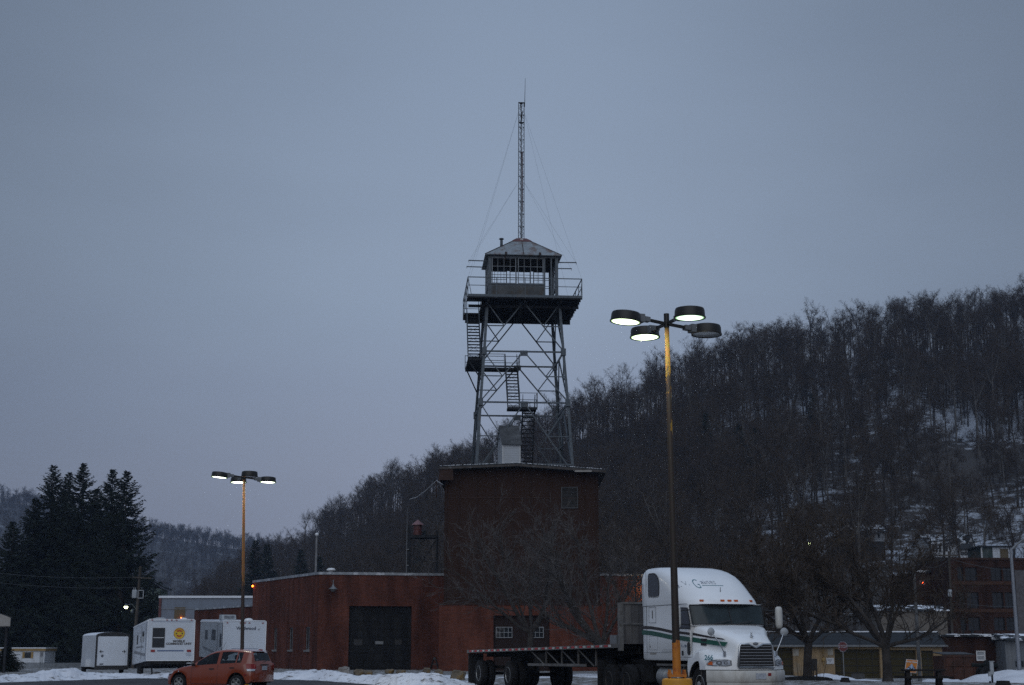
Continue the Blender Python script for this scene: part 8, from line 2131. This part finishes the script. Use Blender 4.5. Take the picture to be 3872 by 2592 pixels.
# stumps, block, cabinet, posts, gun
for px, py, wd, hg, lb in ((3196, 2580, .44, .20, 'low dark flared stump in the snow before the stop sign'), (3794, 2596, .62, .22, 'wide dark stump at the foot of the clean snow heap')):
    p = gp(px, py); st = MB(); st.smooth = True; st.lathe([(wd * .62, -.03), (wd * .52, .05), (wd * .44, hg * .7), (wd * .42, hg), (0, hg + .01)], 14); o = st.build('tree_stump', M_grime, auto=40); o.location = p; tag(o, lb, 'stump', 'stumps in the verge')
p = dp(3239, 86); bl = MB(); bl.box((0, 0, .17), (.68, .5, .34)); bl.box((0, 0, .35), (.60, .42, .02)); o = bevel(bl.build('concrete_block', pm('dull_concrete', (.075, .072, .07), .9, var=.2)), .03); o.location = p; tag(o, 'dull grey concrete block standing before an olive garage door', 'block')
p = dp(3077, 81); cbn = thing('meter_cabinet', 'dark upright cabinet on legs behind the stout leafless tree', 'cabinet', p); z0_, z1_ = W(3077, 2537, 81).z - p.z, W(3077, 2492, 81).z - p.z; m = MB(); m.box((0, 0, (z0_ + z1_) / 2), (.27, .16, z1_ - z0_)); bevel(m.build('box', M_black, cbn), .015); m = MB(); m.bar((-.1, 0, 0), (-.1, 0, z0_), .04); m.bar((.1, 0, 0), (.1, 0, z0_), .04); m.build('legs', M_black, cbn)
for px, Y, y0, y1, wd, lb in ((3744, 67, 2551, 2503, .15, 'taller pale meter post beside the old field gun'), (3735, 66, 2583, 2541, .12, 'shorter dark-footed meter post beside the old field gun')):
    p = dp(px, Y); mp_ = thing('meter_post', lb, 'post', p); z0_, z1_ = max(.05, W(px, y0, Y).z - p.z), W(px, y1, Y).z - p.z; m = MB(); m.bar((0, 0, -.02), (0, 0, z0_ + .05), .07); m.build('post', M_steel_d, mp_); m = MB(); 
    if wd > .13: m.box((0, -.01, (z0_ + z1_) / 2), (wd, .13, z1_ - z0_)); m.box((.02, -.01, z1_ + .015), (wd + .06, .17, .03))
    else: m.box((0, -.01, z1_ - .10), (wd, .12, .20))
    bevel(m.build('meter_box', M_grey_box, mp_), .01)
p = dp(3722, 77); fg = thing('field_gun', 'old dark field gun on rubber wheels, its barrel pointing at the brown skip', 'cannon', p, math.radians(-8))
for s in (-1, 1): 
    w = wheel(fg, (0, s * .62, .42), .42, .2, .22, s, 'dual', M_steel_d)
m = MB(); m.bar((0, -.6, .42), (0, .6, .42), .12); m.box((.1, 0, .55), (.5, .4, .3)); m.build('axle', M_gun, fg)
m = MB(); m.smooth = True; Rg = Matrix.Rotation(math.radians(-88), 3, 'Y'); m.lathe([(0, -.6), (.13, -.6), (.13, .1), (.10, .15), (.085, .55), (.10, .56), (.10, .70), (.05, .70), (.05, .6), (0, .6)], 16, (0, 0, .86), Rg); m.build('barrel', M_gun, fg, auto=40)
m = MB(); m.smooth = True; m.lathe([(0, -.4), (.08, -.4), (.08, .35), (0, .35)], 12, (0, 0, .66), Rg); m.build('recoil_cylinder', M_gun, fg, auto=40)
m = MB()
for s in (-1, 1): m.prism([(-.10, s * .12, .5), (-.10, s * .75, .5), (.08, s * .75, 1.12), (.08, s * .12, 1.12)], (.02, 0, .005))
m.build('shield', M_gun, fg)
for s in (-1, 1): m = MB(); m.bar((.1, s * .15, .5), (1.75, s * .32, .16), .13, .16); m.box((1.8, s * .32, .18), (.12, .3, .34)); m.build('trail', M_gun, fg)
m = MB(); m.smooth = True; m.path([Vector((.35 + .13 * math.cos(a), -.3, .95 + .13 * math.sin(a))) for a in [k * .524 for k in range(13)]], [.015] * 13, 5); m.build('hand_wheel', M_gun, fg)

# ------------------------------------------------------------------ winter haze: one even box of air
hz = MB(); hz.box2((-1750, -25, -2.6), (1500, 2350, 420))
M_haze = bpy.data.materials.new('haze'); M_haze.use_nodes = True
hn = M_haze.node_tree.nodes; hl2 = M_haze.node_tree.links
for n in list(hn): hn.remove(n)
ho2 = hn.new('ShaderNodeOutputMaterial'); hv2 = hn.new('ShaderNodeVolumePrincipled')
hv2.inputs['Color'].default_value = (0.55, 0.70, 0.98, 1); hv2.inputs['Density'].default_value = 0.00016
hl2.new(hv2.outputs[0], ho2.inputs['Volume'])
M_haze.cycles.volume_sampling = 'DISTANCE'; M_haze.cycles.homogeneous_volume = True
tag(hz.build('haze', M_haze), kind='stuff')
